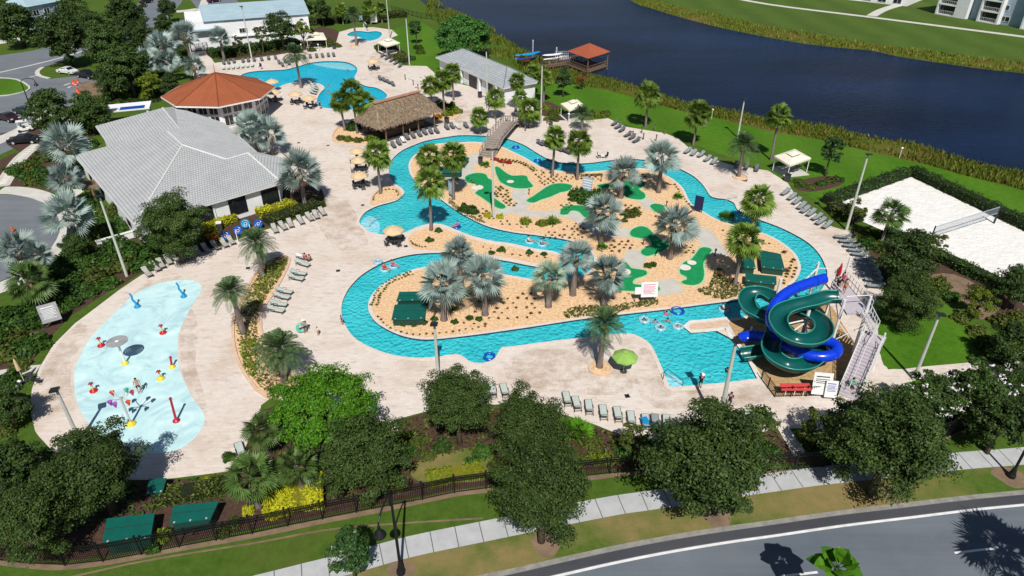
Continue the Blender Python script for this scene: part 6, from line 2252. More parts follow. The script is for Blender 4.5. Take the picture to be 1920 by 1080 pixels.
# ------------------------------------------------------------------ LOUNGERS
def lounger_parts(sling, frame, back_deg=35):
 L, W_, H_ = 1.95, .64, .36
 hb = .72
 br = R(back_deg)
 y0, yb = -L / 2, L / 2 - hb
 seat = MB().box((0, (y0 + yb) / 2, H_), (W_ - .08, yb - y0, .03)).mesh('seat', MT[sling])
 cb, sb_ = math.cos(br), math.sin(br)
 back = MB().box((0, yb + hb / 2 * cb, H_ + hb / 2 * sb_), (W_ - .08, hb, .03), 0, br)
 back.box((0, yb + (hb - .11) * cb, H_ + (hb - .11) * sb_ + .03), (W_ - .16, .18, .05), 0, br)
 back = back.mesh('backrest', MT[sling])
 f = MB()
 for s in (-1, 1):
  x = s * (W_ / 2 - .02)
  f.tube([(x, y0, H_), (x, yb, H_), (x, L / 2 - .12, H_ - .02)], .028, 6)
  f.tube([(x, yb, H_), (x, yb + hb * cb, H_ + hb * sb_)], .024, 6)
  f.tube([(x + s * .03, yb - .35, H_ + .20), (x + s * .03, yb + .15, H_ + .22)], .024, 6)
  f.cyl((x + s * .03, yb - .33, H_), (x + s * .03, yb - .33, H_ + .2), .018, n=5)
 f.cyl((-W_ / 2, y0, H_), (W_ / 2, y0, H_), .026, n=6)
 f.cyl((-W_ / 2, L / 2 - .12, H_ - .02), (W_ / 2, L / 2 - .12, H_ - .02), .022, n=6)
 f.cyl((-W_ / 2, yb + hb * cb, H_ + hb * sb_), (W_ / 2, yb + hb * cb, H_ + hb * sb_), .022, n=6)
 frame_me = f.mesh('frame', MT[frame])
 legs = [MB().tube([(sx * (W_ / 2 - .02), yy, H_), (sx * (W_ / 2 + .01), yy + dy, 0)], .022, 6).mesh('leg', MT[frame]) for sx in (-1, 1) for yy, dy in ((y0 + .12, -.06), (L / 2 - .3, .10))]
 return dict(seat=seat, backrest=back, frame=frame_me, legs=legs)
LP = {'grey': lounger_parts('sling', 'lframe'), 'taupe': lounger_parts('tan_sling', 'lframe'), 'pale': lounger_parts('pale_sling', 'pframe'), 'white': lounger_parts('cloth_white', 'lframe', 20), 'dark': lounger_parts('dark_sling', 'lframe'), 'teal': lounger_parts('pale_sling', 'lframe', 30), 'flat': lounger_parts('sling', 'lframe', 3)}
def lounger(kind, x, y, rz, label, group, z=.022, legs=True):
 t = thing('sun_lounger', label, 'sun lounger', (x, y, z), rz, group)
 d = LP[kind]
 obj('frame', d['frame'], t)
 obj('seat', d['seat'], t)
 obj('backrest', d['backrest'], t)
 if legs:
  for l in d['legs']:
   obj('leg', l, t)
 return t
def row(pts, head, kind, where, group, legs=False, start=0, jit=5.0, kinds=None):
 """HEAD: photo direction from foot to head"""
 for i, (a, b_) in enumerate(pts):
  p = G(a, b_)
  q = G(a + head[0], b_ + head[1])
  d = (q - p)
  rz = math.atan2(-d.x, d.y) + R(rnd.uniform(-jit, jit))
  k = (kinds or {}).get(i, kind)
  lb = '%s %s sun lounger from the left %s' % (ORD[i], {'grey': 'grey', 'taupe': 'taupe', 'pale': 'pale', 'white': 'white', 'dark': 'dark', 'teal': 'grey green', 'flat': 'flat grey'}[k], where)
  lounger(k, p.x, p.y, rz, lb, group, .022, legs)
row([(1472, 365), (1484, 374), (1493, 382), (1502, 391), (1509, 398), (1520, 404), (1531, 412), (1538, 420), (1550, 427)], (20, -10), 'grey', 'in the row below the volleyball sand', 'loungers along the volleyball side')
row([(1579, 449), (1588, 457), (1596, 466), (1605, 474), (1612, 482), (1619, 491), (1624, 500), (1629, 510), (1633, 520), (1637, 530), (1641, 541)], (26, 3), 'grey', 'in the curved row right of the slide tower', 'loungers behind the slide tower', True)
row([(1152, 235), (1159, 241), (1166, 247), (1177, 256), (1185, 261), (1193, 267)], (20, -10), 'dark', 'below the lake lawn and third cabana', 'loungers below the lake lawn')
row([(1289, 287), (1300, 291), (1314, 294), (1326, 302), (1338, 307)], (18, -12), 'grey', 'on the lawn edge by the ringed palm', 'loungers on the lawn edge')
row([(1380, 314), (1399, 317), (1418, 320)], (6, -14), 'dark', 'behind the ringed date palm', 'loungers behind the ringed date palm')
row([(1013, 272), (1022, 274), (1031, 277), (1040, 280), (1048, 283), (1056, 285), (1063, 288)], (-18, -10), 'dark', 'across the river from the greens in palm shade', 'loungers on the far river bank')
row([(738, 276), (748, 271), (756, 266), (764, 261), (775, 258), (787, 255), (797, 252), (808, 250), (819, 249), (838, 242), (848, 240), (859, 241), (874, 239)], (-12, -12), 'dark', 'in the long row below the thatched bar', 'loungers below the thatched bar', kinds={2: 'white', 11: 'pale'})
row([(717, 107), (725, 112), (734, 116), (742, 121), (750, 126)], (14, -8), 'dark', 'below the second cabana', 'loungers below the second cabana')
row([(713, 150), (721, 153.5), (729, 157), (737, 161)], (-14, -10), 'dark', 'in the short row above the thatched bar', 'loungers above the thatched bar')
row([(420, 121), (429, 120), (439, 118), (456, 117), (466, 116), (477, 115), (491, 114), (504, 112), (517, 111)], (-1, -14), 'dark', 'in the back row behind the main pool', 'loungers in the back row')
row([(419, 130), (428, 129.5), (437, 129), (446, 128), (455, 127), (464, 126), (473, 125)], (-1, -14), 'pale', 'in the front row behind the main pool', 'pale loungers in the front row')
row([(524, 120), (530, 124.5), (535, 118), (542, 121.5), (547, 117)], (-6, -12), 'dark', 'in the cluster behind the main pool', 'clustered loungers behind the pool')
row([(571, 110), (582, 109), (594, 108), (605, 107.5), (616, 106.5), (626, 106)], (-2, -14), 'dark', 'above the pool shelf steps', 'loungers above the pool shelf')
row([(581, 155), (585, 159), (589, 163.5), (591, 168), (590, 172.5), (588, 177)], (-18, -4), 'teal', 'on the palm peninsula of the main pool', 'loungers on the palm peninsula')
row([(277, 516), (292, 506), (303, 500), (317, 493), (330, 489), (344, 484), (359, 480), (372, 476), (387, 471), (405, 466), (421, 461), (434, 456)], (-14, -14), 'taupe', 'in the row under the clubhouse oak', 'loungers under the clubhouse oak', True)
row([(516, 434), (531, 429), (545, 424), (564, 418), (581, 412), (593, 408), (605, 402)], (-12, -14), 'taupe', 'in the row below the golden hedge', 'loungers below the golden hedge', True)
row([(569, 487), (568, 499)], (-20, -6), 'white', 'beside the planter where people sunbathe', 'loungers where people sunbathe', True, kinds={1: 'teal'})
row([(560, 517), (556, 526)], (-20, -3), 'teal', 'in the pair by the planter point', 'loungers by the planter point', True)
row([(534, 551), (529, 561), (523, 575), (518, 586)], (-20, -3), 'teal', 'at the planter below the tallest date palm', 'loungers below the date palm', True)
row([(924, 738), (946, 738), (1063, 754), (1081, 763), (1104, 769), (1131, 779), (1158, 783), (1183, 791), (1210, 797), (1228, 797), (1249, 798), (1338, 792), (1400, 788)], (3, 22), 'teal', 'in the near row along the front bed', 'loungers along the front bed', True, kinds={9: 'flat'})
row([(452, 850)], (4, 22), 'teal', 'alone at the edge of the splash deck', 'lone lounger on the splash deck', True)
p = G(1492, 322)
lounger('grey', p.x, p.y, R(-60), 'pale grey sun lounger in the shade of the cabana by the sand', 'loungers under cabanas', .12)
p = G(1210, 798)
t = tag(MB().box((0, 0, 0), (.6, 1.3, .03), 0, .04).build('towel', MT['cyan'], None, (p.x, p.y, .43), 3.3), 'bright blue towel spread on a lounger of the near row', 'towel')
# ------------------------------------------------------------------ PARASOLS, TABLES, CHAIRS
def parasol(px, py, rad, h, m, label, base_vis=False):
 """PX,PY: photo place of the pole foot"""
 p = G(px, py)
 t = thing('parasol', label, 'parasol', (p.x, p.y, .022), rnd.uniform(0, 1), 'open parasols on the decks')
 MB().cyl((0, 0, 0), (0, 0, h + .08), .028).build('pole', MT['pframe'], t)
 mb = MB()
 n = 8
 prof = [(0.02, h), (rad * .35, h - .13), (rad * .7, h - .34), (rad, h - .60)]
 mb.lathe(prof, n=n)
 mb.lathe([(rad, h - .60), (rad * 1.0, h - .74)], n=n)
 mb.lathe([(0.02, h + .10), (.30, h - .02)], n=n)
 mb.build('canopy', MT[m], t)
 mb = MB()
 for k in range(n):
  a = 2 * PI * k / n
  mb.cyl((0, 0, h - .05), (rad * .97 * math.cos(a), rad * .97 * math.sin(a), h - .64), .014, n=4)
 mb.build('ribs', MT['pframe'], t)
 MB().lathe([(0, .12), (.30, .09), (.34, 0)], n=14).build('base', MT['dark_grey'], t)
 return t, p
seat_me = MB().box((0, 0, .44), (.48, .48, .05)).mesh('seat', MT['dark_grey'])
back_me = MB().box((0, .23, .70), (.48, .04, .42), 0, -.15).mesh('backrest', MT['dark_grey'])
cfr = MB()
for sx in (-.22, .22):
 cfr.tube([(sx, -.22, .62), (sx, .18, .64)], .02, 5)
 cfr.cyl((sx, -.2, .44), (sx, -.2, .62), .018, n=5)
cfr_me = cfr.mesh('armrests', MT['black'])
cleg_me = [MB().cyl((sx, sy, 0), (sx, sy, .44), .02, n=5).mesh('leg', MT['black']) for sx in (-.22, .22) for sy in (-.21, .21)]
def chair(x, y, rz, label, group):
 t = thing('deck_chair', label, 'chair', (x, y, .022), rz, group)
 obj('seat', seat_me, t)
 obj('backrest', back_me, t)
 obj('armrests', cfr_me, t)
 for l in cleg_me:
  obj('leg', l, t)
 return t
def table_set(px, py, nch, where, a0=0.0, r=.62, rc=1.05, m='dark_grey'):
 p = G(px, py)
 t = thing('table', 'round dark table ' + where, 'table', (p.x, p.y, .022), 0, 'round patio tables')
 MB().lathe([(0, .72), (r, .72), (r, .69), (0, .69)], n=20).build('top', MT[m], t)
 for k in range(4):
  a = PI / 4 + PI / 2 * k
  MB().tube([(.18 * math.cos(a), .18 * math.sin(a), .69), (.42 * math.cos(a), .42 * math.sin(a), 0)], .025, 6).build('leg', MT['black'], t)
 for k in range(nch):
  a = a0 + 2 * PI * k / nch
  chair(p.x + rc * math.cos(a), p.y + rc * math.sin(a), a - PI / 2, 'dark chair at the table ' + where, 'patio chairs at the round tables')
for px, py, rad, h, m, where, n, a0 in (
  (672, 305, 1.25, 2.5, 'umbrella', 'at the back of the three sets left of the river', 4, .3),
  (675, 323, 1.25, 2.5, 'umbrella', 'in the middle of the three sets left of the river', 5, .9),
  (677, 352, 1.3, 2.5, 'umbrella', 'at the front of the three sets left of the river', 5, .2),
  (740, 458, 1.32, 2.5, 'umbrella', 'by the pale river steps', 4, -.9),
  (516, 191, 1.4, 2.5, 'umbrella', 'nearest the pavilion wall', 5, .5),
  (557, 195, 1.4, 2.5, 'umbrella', 'left of the standing couple by the main pool', 5, .1),
  (582, 203, 1.4, 2.5, 'umbrella', 'beside the standing couple by the main pool', 4, .7),
  (701, 131, 1.4, 2.5, 'umbrella', 'on the open deck between the two blue pools', 5, .4)):
 parasol(px, py, rad, h, m, 'sand parasol over the table ' + where)
 table_set(px, py, n, where, a0)
parasol(513, 170, 1.35, 2.4, 'umbrella', 'sand coloured parasol standing at the pool rim right of the pavilion')
parasol(1169, 697, 1.2, 2.35, 'lime', 'lime green parasol beside the ringed palm near the slide pool')
p = G(583, 206)
tag(MB().box((0, 0, .76), (.5, .4, .05)).box((0, 0, .8), (.3, .3, .04)).build('towel_stack', MT['cloth_white'], None, (p.x, p.y, .02)), 'folded white towels on the patio table beside the standing couple', 'towels')
for i, x in enumerate((1123, 1136)):
 p = G(x, 297)
 t = thing('folding_chair', 'navy folding chair %s of the little white table by the upper river' % ('left', 'right')[i], 'chair', (p.x, p.y, .022), 1.4 - 2.6 * i)
 MB().box((0, 0, .42), (.5, .5, .05)).build('seat', MT['navy'], t)
 MB().box((0, .26, .72), (.5, .05, .6), 0, -.2).build('backrest', MT['navy'], t)
 for sx in (-.22, .22):
  MB().cyl((sx, -.22, 0), (sx, .22, .42), .02).cyl((sx, .22, 0), (sx, -.22, .42), .02).build('leg', MT['pframe'], t)
p = G(1129.5, 297)
t = thing('side_table', 'little white table between two navy chairs by the upper river', 'table', (p.x, p.y, .022))
MB().box((0, 0, .5), (.6, .5, .04)).build('top', MT['white'], t)
for sx in (-.25, .25):
 for sy in (-.2, .2):
  MB().cyl((sx, sy, 0), (sx, sy, .48), .02).build('leg', MT['white'], t)
# seats on the splash deck corner
p = G(46, 716)
closed_umbrella((p.x, p.y, .022), 2.6, 'umbrella', 'closed sand coloured umbrella at the left corner of the splash deck')
for i, (x, y) in enumerate(((60, 716), (72, 720))):
 p = G(x, y)
 chair(p.x, p.y, .8 + i, '%s dark patio chair beside the closed umbrella at the splash deck corner' % ('left', 'right')[i], 'chairs by the closed umbrella')
for i, (x, y) in enumerate(((40, 724), (35, 734), (31, 745), (28, 757))):
 p = G(x, y)
 t = thing('low_bollard', '%s white path light from the top in the row by the splash deck lawn' % ORD[i], 'path light', p, 0, 'white path lights by the splash deck')
 MB().cyl((0, 0, 0), (0, 0, .5), .06).build('post', MT['white'], t)
 MB().lathe([(.16, .5), (.18, .58), (.02, .72)], n=10).build('cap', MT['white'], t)
for i, (x, y) in enumerate(((598, 96), (566, 96), (1478, 322), (1450, 318), (1066, 230), (1334, 222), (1686, 296))):
 p = G(x, y)
 t = thing('globe_lamp', ['white globe lamp right of the first cabana front', 'white globe lamp left of the first cabana front', 'white globe lamp at the front corner of the volleyball side cabana', 'white globe lamp left of the volleyball side cabana', 'white globe lamp at the corner of the third cabana', 'white post lamp on the lake lawn beside the reeds, left one', 'white post lamp on the lake lawn beside the reeds, right one'][i], 'globe lamp', p, 0, 'small white globe lamps')
 MB().cyl((0, 0, 0), (0, 0, 1.5), .05).build('post', MT['white'], t)
 MB().ball((0, 0, 1.62), .2, 10, 7).build('globe', MT['white'], t)
# tube cabin by the clubhouse, swim rings
for i, (x, y, m, lb) in enumerate(((425, 451, 'tube_blue', 'darkest blue ring'), (448, 441, 'tube_blue', 'second blue ring from the left'), (462, 428, 'cyan', 'light blue ring at the back'), (486, 428, 'tube_blue', 'blue ring on the right'))):
 p = G(x, y)
 t = thing('swim_ring', lb + ' leaning against the golden hedge', 'swim ring', (p.x, p.y, .02), rnd.uniform(-.3, .3), 'blue swim rings by the hedge')
 MB().torus((0, 0, .62), .40, .20, 26, 12, Matrix.Rotation(R(62), 3, 'X')).build('ring', MT[m], t, sm=True)
 MB().torus((0, 0, .62), .17, .04, 16, 6, Matrix.Rotation(R(62), 3, 'X')).build('handle', MT['white'], t)
for i, (x, y) in enumerate(((446, 452), (472, 442))):
 p = G(x, y)
 t = thing('ring_stand', '%s slim white post among the blue swim rings' % ('left', 'right')[i], 'post', p)
 MB().cyl((0, 0, 0), (0, 0, 1.6), .05).build('post', MT['white'], t)
def ring_float(px, py, m, label, R0=.42, r=.17):
 p = G(px, py, WL)
 t = thing('swim_ring', label, 'swim ring', (p.x, p.y, WL + .06), 0, 'swim rings on the water')
 MB().torus((0, 0, 0), R0, r, 26, 10).build('ring', MT[m], t, sm=True)
 mb = MB()
 for k in range(4):
  a = PI / 2 * k
  mb.tube([((R0 + .1) * math.cos(a - .15), (R0 + .1) * math.sin(a - .15), r * .9), ((R0 + .1) * math.cos(a), (R0 + .1) * math.sin(a), r * 1.25), ((R0 + .1) * math.cos(a + .15), (R0 + .1) * math.sin(a + .15), r * .9)], .02, 5)
 mb.build('grab_straps', MT['white'], t)
 return t
for x, y, m, lb, r0 in ((1270, 584, 'tube_blue', 'big empty blue swim ring at the far bank of the slide pool', .62), (967, 277, 'tube_blue', 'empty blue swim ring just right of the footbridge', .52), (1008, 302, 'tube_blue', 'empty blue swim ring on the upper river beside the palms', .52), (918, 670, 'tube_blue', 'pale edged blue ring in the small bay of the near river', .5),
      (856, 426, 'tube_blue', 'blue swim ring carrying the purple swimmer', .5), (993, 454, 'clear_tube', 'pale swim ring in front on the upper channel', .45), (1017, 459, 'clear_tube', 'pale swim ring following on the upper channel', .45), (722, 506, 'clear_tube', 'clear ring under the swimmer in red', .45), (738, 500, 'clear_tube', 'clear ring under the swimmer in purple pink', .45),
      (1357, 581, 'clear_tube', 'clear swim ring near the shade of the green slide', .45), (1271, 613, 'clear_tube', 'clear ring round the right swimmer of the group', .45), (1238, 615, 'clear_tube', 'clear ring round the front swimmer of the group', .45), (1208, 601, 'clear_tube', 'clear ring round the left swimmer of the group', .45)):
 ring_float(x, y, m, lb, r0, .17)
p = G(709, 493)
t = thing('swim_ring', 'clear swim ring lying on the deck by the river bend', 'swim ring', (p.x, p.y, .16))
MB().torus((0, 0, 0), .42, .15, 26, 10).build('ring', MT['clear_tube'], t, sm=True)
# ------------------------------------------------------------------ PEOPLE
def skin_mesh(name, verts, edges, radii, root, m, sub=1):
 me = bpy.data.meshes.new(name)
 bm = bmesh.new()
 sk = bm.verts.layers.skin.verify()
 bv = []
 for i, v_ in enumerate(verts):
  q = bm.verts.new(v_)
  r_ = radii[i]
  q[sk].radius = (r_, r_) if not isinstance(r_, tuple) else r_
  q[sk].use_root = (i == root)
  bv.append(q)
 for a, b_ in edges:
  bm.edges.new((bv[a], bv[b_]))
 bm.to_mesh(me)
 bm.free()
 o = bpy.data.objects.new(name, me)
 col.objects.link(o)
 s = o.modifiers.new('skin', 'SKIN')
 s.use_smooth_shade = True
 if sub:
  d = o.modifiers.new('sub', 'SUBSURF')
  d.levels = d.render_levels = sub
 dg = bpy.context.evaluated_depsgraph_get()
 out = bpy.data.meshes.new_from_object(o.evaluated_get(dg))
 out.name = name
 out.materials.clear()
 out.materials.append(m)
 bpy.data.objects.remove(o)
 bpy.data.meshes.remove(me)
 return out
def hand(verts, edges, radii, wrist, d, side, curl=.3):
 """palm, four fingers and a thumb growing from the WRIST index along d"""
 w_ = Vector(verts[wrist])
 d = Vector(d).normalized()
 side = Vector(side).normalized()
 nrm = d.cross(side).normalized()
 pi_ = len(verts)
 verts.append(tuple(w_ + d * .07))
 radii.append((.034, .020))
 edges.append((wrist, pi_))
 for k, (off, ln) in enumerate(((-.030, .070), (-.010, .082), (.010, .078), (.030, .060))):
  b_ = len(verts)
  base_ = w_ + d * .095 + side * off
  verts.append(tuple(base_))
  radii.append(.0095)
  edges.append((pi_, b_))
  verts.append(tuple(base_ + d * ln * .55 + nrm * ln * curl * .3))
  radii.append(.0085)
  edges.append((b_, b_ + 1))
  verts.append(tuple(base_ + d * ln * .9 + nrm * ln * curl))
  radii.append(.007)
  edges.append((b_ + 1, b_ + 2))
 b_ = len(verts)
 verts.append(tuple(w_ + d * .055 - side * .045))
 radii.append(.011)
 edges.append((pi_, b_))
 verts.append(tuple(w_ + d * .095 - side * .062 + nrm * .02))
 radii.append(.008)
 edges.append((b_, b_ + 1))
def body(pose):
 """-> skeleton joints of an adult 1.72 m tall facing -Y"""
 J = {}
 if pose in ('stand', 'walk', 'lean'):
  st = .16 if pose == 'walk' else 0.0
  J['pelvis'] = (0, 0, .93)
  J['waist'] = (0, -.01, 1.06)
  J['chest'] = (0, -.01, 1.28)
  J['neck'] = (0, -.02, 1.46)
  J['head'] = (0, -.04, 1.54)
  J['crown'] = (0, -.03, 1.66)
  for s, n in ((-1, 'L'), (1, 'R')):
   J['hip' + n] = (.10 * s, 0, .90)
   J['knee' + n] = (.11 * s, -.03 - st * s, .49)
   J['ankle' + n] = (.11 * s, .02 + st * s * 1.6 * (1 if s > 0 else -.2), .085)
   J['toe' + n] = (.13 * s, -.15 + st * s * 1.6 * (1 if s > 0 else -.2), .035)
   J['sh' + n] = (.19 * s, 0, 1.40)
   J['el' + n] = (.25 * s, .04 + st * s * .5, 1.14)
   J['wr' + n] = (.26 * s, -.08 + st * s * .9, .92)
 elif pose == 'sit':
  J['pelvis'] = (0, .05, .12)
  J['waist'] = (0, .09, .25)
  J['chest'] = (0, .16, .46)
  J['neck'] = (0, .19, .63)
  J['head'] = (0, .17, .71)
  J['crown'] = (0, .18, .83)
  for s, n in ((-1, 'L'), (1, 'R')):
   J['hip' + n] = (.10 * s, .02, .11)
   J['knee' + n] = (.14 * s, -.38, .26)
   J['ankle' + n] = (.13 * s, -.75, .09)
   J['toe' + n] = (.14 * s, -.84, .20)
   J['sh' + n] = (.19 * s, .17, .57)
   J['el' + n] = (.28 * s, .14, .32)
   J['wr' + n] = (.25 * s, -.08, .24)
 else:                                   # swim: upright in the water, chest deep
  J['pelvis'] = (0, .18, -.55)
  J['waist'] = (0, .12, -.38)
  J['chest'] = (0, .03, -.14)
  J['neck'] = (0, -.01, .06)
  J['head'] = (0, -.04, .14)
  J['crown'] = (0, -.02, .26)
  for s, n in ((-1, 'L'), (1, 'R')):
   J['hip' + n] = (.10 * s, .2, -.58)
   J['knee' + n] = (.12 * s, .3, -.95)
   J['ankle' + n] = (.12 * s, .55, -1.15)
   J['toe' + n] = (.12 * s, .62, -1.22)
   J['sh' + n] = (.19 * s, .01, -.02)
   J['el' + n] = (.38 * s, -.10, -.10)
   J['wr' + n] = (.44 * s, -.33, -.03)
 return J
RAD = dict(pelvis=(.15, .115), waist=(.135, .10), chest=(.165, .115), neck=.058, head=.088, crown=.075, hip=.095, knee=.056, ankle=.040, toe=.036, sh=.062, el=.042, wr=.028)
BODY = {}
def make_body(pose, skin):
 J = body(pose)
 names = list(J)
 idx = {n: i for i, n in enumerate(names)}
 vs = [J[n] for n in names]
 rr = [RAD[n] if n in RAD else RAD[n[:-1]] for n in names]
 es = [(idx[a], idx[b_]) for a, b_ in [('pelvis', 'waist'), ('waist', 'chest'), ('chest', 'neck'), ('neck', 'head'), ('head', 'crown')] + [(x + s, y + s) for s in 'LR' for x, y in (('hip', 'knee'), ('knee', 'ankle'), ('ankle', 'toe'), ('sh', 'el'), ('el', 'wr'))]]
 es += [(idx['pelvis'], idx['hip' + s]) for s in 'LR'] + [(idx['chest'], idx['sh' + s]) for s in 'LR']
 h = Vector(J['head'])
 # face: nose, chin, ears
 for off, r_ in (((0, -.095, .02), .016), ((0, -.07, -.055), .03), ((-.085, .0, .01), .016), ((.085, .0, .01), .016)):
  vs.append(tuple(h + Vector(off)))
  rr.append(r_)
  es.append((idx['head'], len(vs) - 1))
 for s, n in ((-1, 'L'), (1, 'R')):
  d = Vector(J['wr' + n]) - Vector(J['el' + n])
  hand(vs, es, rr, idx['wr' + n], d, Vector((0, -1, 0)) if abs(d.normalized().y) < .8 else Vector((1, 0, 0)))
 return skin_mesh('body', vs, es, rr, idx['pelvis'], MT[skin])
def make_top(pose, m, sleeves=True):
 J = body(pose)
 k = ['pelvis', 'waist', 'chest', 'collar', 'shL', 'shR'] + (['slL', 'slR'] if sleeves else [])
 J['collar'] = tuple(Vector(J['chest']).lerp(Vector(J['neck']), .55))
 for s in 'LR':
  J['sl' + s] = tuple(Vector(J['sh' + s]).lerp(Vector(J['el' + s]), .6))
 vs = [J[n] for n in k]
 rr = [(.158, .125), (.150, .118), (.180, .130), .09, .074, .074] + ([.064, .064] if sleeves else [])
 es = [(0, 1), (1, 2), (2, 3), (2, 4), (2, 5)] + ([(4, 6), (5, 7)] if sleeves else [])
 return skin_mesh('shirt', vs, es, rr, 1, MT[m])
def make_shorts(pose, m, long_=.7):
 J = body(pose)
 vs = [J['pelvis'], tuple(Vector(J['pelvis']).lerp(Vector(J['waist']), .5)), J['hipL'], J['hipR'], tuple(Vector(J['hipL']).lerp(Vector(J['kneeL']), long_)), tuple(Vector(J['hipR']).lerp(Vector(J['kneeR']), long_))]
 return skin_mesh('shorts', vs, [(0, 1), (0, 2), (0, 3), (2, 4), (3, 5)], [(.165, .13), (.152, .118), .108, .108, .088, .088], 0, MT[m])
def person(pose, x, y, z, rz, label, skin='skin', top=None, shorts=None, hair='hair', hat=None, scale=1.0, long_=.7, group=None):
 key = (pose, skin)
 if key not in BODY:
  BODY[key] = make_body(pose, skin)
 t = thing('person', label, 'person', (x, y, z), rz, group)
 t.scale = (scale, scale, scale)
 bd = obj('body', BODY[key], t)
 J = body(pose)
 h = Vector(J['head'])
 for s in (-1, 1):
  MB().ball((h.x + .033 * s, h.y - .083, h.z + .035), .011, 8, 6).build('eye', MT['cloth_black'], bd)
 MB().box((h.x, h.y - .088, h.z - .035), (.05, .01, .010)).build('mouth', MT['cloth_red'], bd)
 if hat:
  MB().lathe([(.25, h.z + .085), (.24, h.z + .105), (.115, h.z + .11), (.105, h.z + .20), (.03, h.z + .235), (0, h.z + .235)], (h.x, h.y + .02, 0), 16).build('hat', MT[hat], t)
 else:
  mb = MB()
  mb.ball((h.x, h.y + .018, h.z + .065), .118, 14, 9, (.92, 1.0, .95))
  mb.v = [(a, b_ if not (b_ < h.y - .055 and c_ < h.z + .07) else h.y - .055, max(c_, h.z - .02)) for a, b_, c_ in mb.v]
  mb.build('hair', MT[hair], t, sm=True)
 if top:
  kk = ('top', pose, top)
  if kk not in BODY:
   BODY[kk] = make_top(pose, top)
  obj('shirt', BODY[kk], t)
 if shorts:
  kk = ('sh', pose, shorts, long_)
  if kk not in BODY:
   BODY[kk] = make_shorts(pose, shorts, long_)
  obj('shorts', BODY[kk], t)
 return t
def stand(px, py, face, label, pose='stand', **kw):
 p = G(px, py)
 return person(pose, p.x, p.y, .03, face, label, **kw)
def swim(px, py, face, label, **kw):
 p = G(px, py, 0)
 return person('swim', p.x, p.y, WL + .20, face, label, **kw)
stand(1312, 729, R(180), 'person in a white sun hat and black clothes standing at the slide pool edge', top='cloth_black', shorts='cloth_black', hat='cloth_white')
stand(1366, 764, R(150), 'person in a navy shirt walking on the deck behind the tallest pole', 'walk', top='navy', shorts='cloth_black')
stand(1388, 800, R(60), 'person in dark blue behind the small tree by the front bed', top='navy', shorts='navy')
stand(1374, 797, R(200), 'person in a grey shirt beside the one in dark blue by the front bed', top='cloth_grey', shorts='cloth_black', hair='fair_hair')
stand(573, 625, R(40), 'person in a hat holding a mint float on the open deck', top='cloth_grey', shorts='cloth_black', hat='canvas')
stand(597, 629, R(-30), 'small child in pale clothes beside the person with the mint float', top='canvas', shorts='cloth_grey', scale=.62)
stand(642, 610, R(-60), 'child in a blue shirt at the left river bend edge', 'walk', top='cloth_blue', shorts='cloth_blue', scale=.72)
stand(263, 737, R(30), 'bare chested person in black shorts on the splash pad', shorts='cloth_black', skin='skin')
stand(588, 203, R(200), 'person in purple blue standing at the patio table by the main pool', top='cloth_purple', shorts='navy')
stand(601, 205, R(160), 'person in dark clothes standing at the main pool rim', top='navy', shorts='cloth_black')
stand(769, 254, R(120), 'child in an orange shirt on the deck below the thatched bar', top='orange', shorts='navy', scale=.75)
stand(790, 160, R(10), 'person in white walking across the upper deck left of the restrooms', 'walk', top='cloth_white', shorts='cloth_grey')
p = G(573, 620)
t = thing('pool_float', 'mint green float held at the side of the person in a hat', 'pool float', (p.x - .28, p.y - .30, .60), .4)
MB().torus((0, 0, 0), .38, .15, 22, 10, Matrix.Rotation(R(78), 3, 'X')).build('ring', MT['teal'], t, sm=True)
for px, py, kw, lb in ((1567, 529, dict(top='cloth_purple', shorts='cloth_black'), 'person in purple nearest the red umbrella on the slide platform'), (1577, 538, dict(top='cloth_pink', shorts='navy'), 'person in pink waiting in the middle of the slide platform'), (1581, 551, dict(shorts='cloth_red'), 'bare chested person in red shorts waiting on the slide platform'), (1568, 547, dict(top='cloth_black', shorts='cloth_black'), 'person in black at the head of the green slide')):
 q = V3((px, py), PZ)
 person('stand', q.x, q.y, PZ + .01, R(-70), lb, **kw)
q = G(1592, 738)
person('walk', q.x, q.y, .12, R(150), 'person in a teal top at the foot of the slide stairs', top='teal', shorts='cloth_black')
for px, py, f, lb, kw in ((1207, 601, 40, 'swimmer with dark hair at the left of the group in the slide pool', dict(top='navy')), (1228, 603, 0, 'swimmer in a purple top in the middle of the slide pool group', dict(top='cloth_purple')), (1252, 601, -40, 'swimmer with bare shoulders at the back right of the slide pool group', {}), (1249, 588, 120, 'swimmer in pink nearest the far bank of the slide pool group', dict(top='cloth_pink')), (1238, 615, 20, 'swimmer at the front of the slide pool group', dict(skin='skin_dark')), (1270, 613, -20, 'swimmer at the right of the slide pool group', dict(hair='fair_hair')),
      (1363, 694, 80, 'lone swimmer below the pool lip by the tallest pole', dict(skin='skin_dark', top='cloth_black')), (652, 133, 60, 'swimmer left of the steps in the main pool', dict(top='navy')), (616, 161, 30, 'swimmer in the centre of the main pool', dict(top='cyan')), (616, 173, 0, 'swimmer near the peninsula of the main pool', dict(top='cyan')), (702, 183, 0, 'swimmer at the right bay of the main pool', dict(top='navy'))):
 swim(px, py, R(f), lb, **kw)
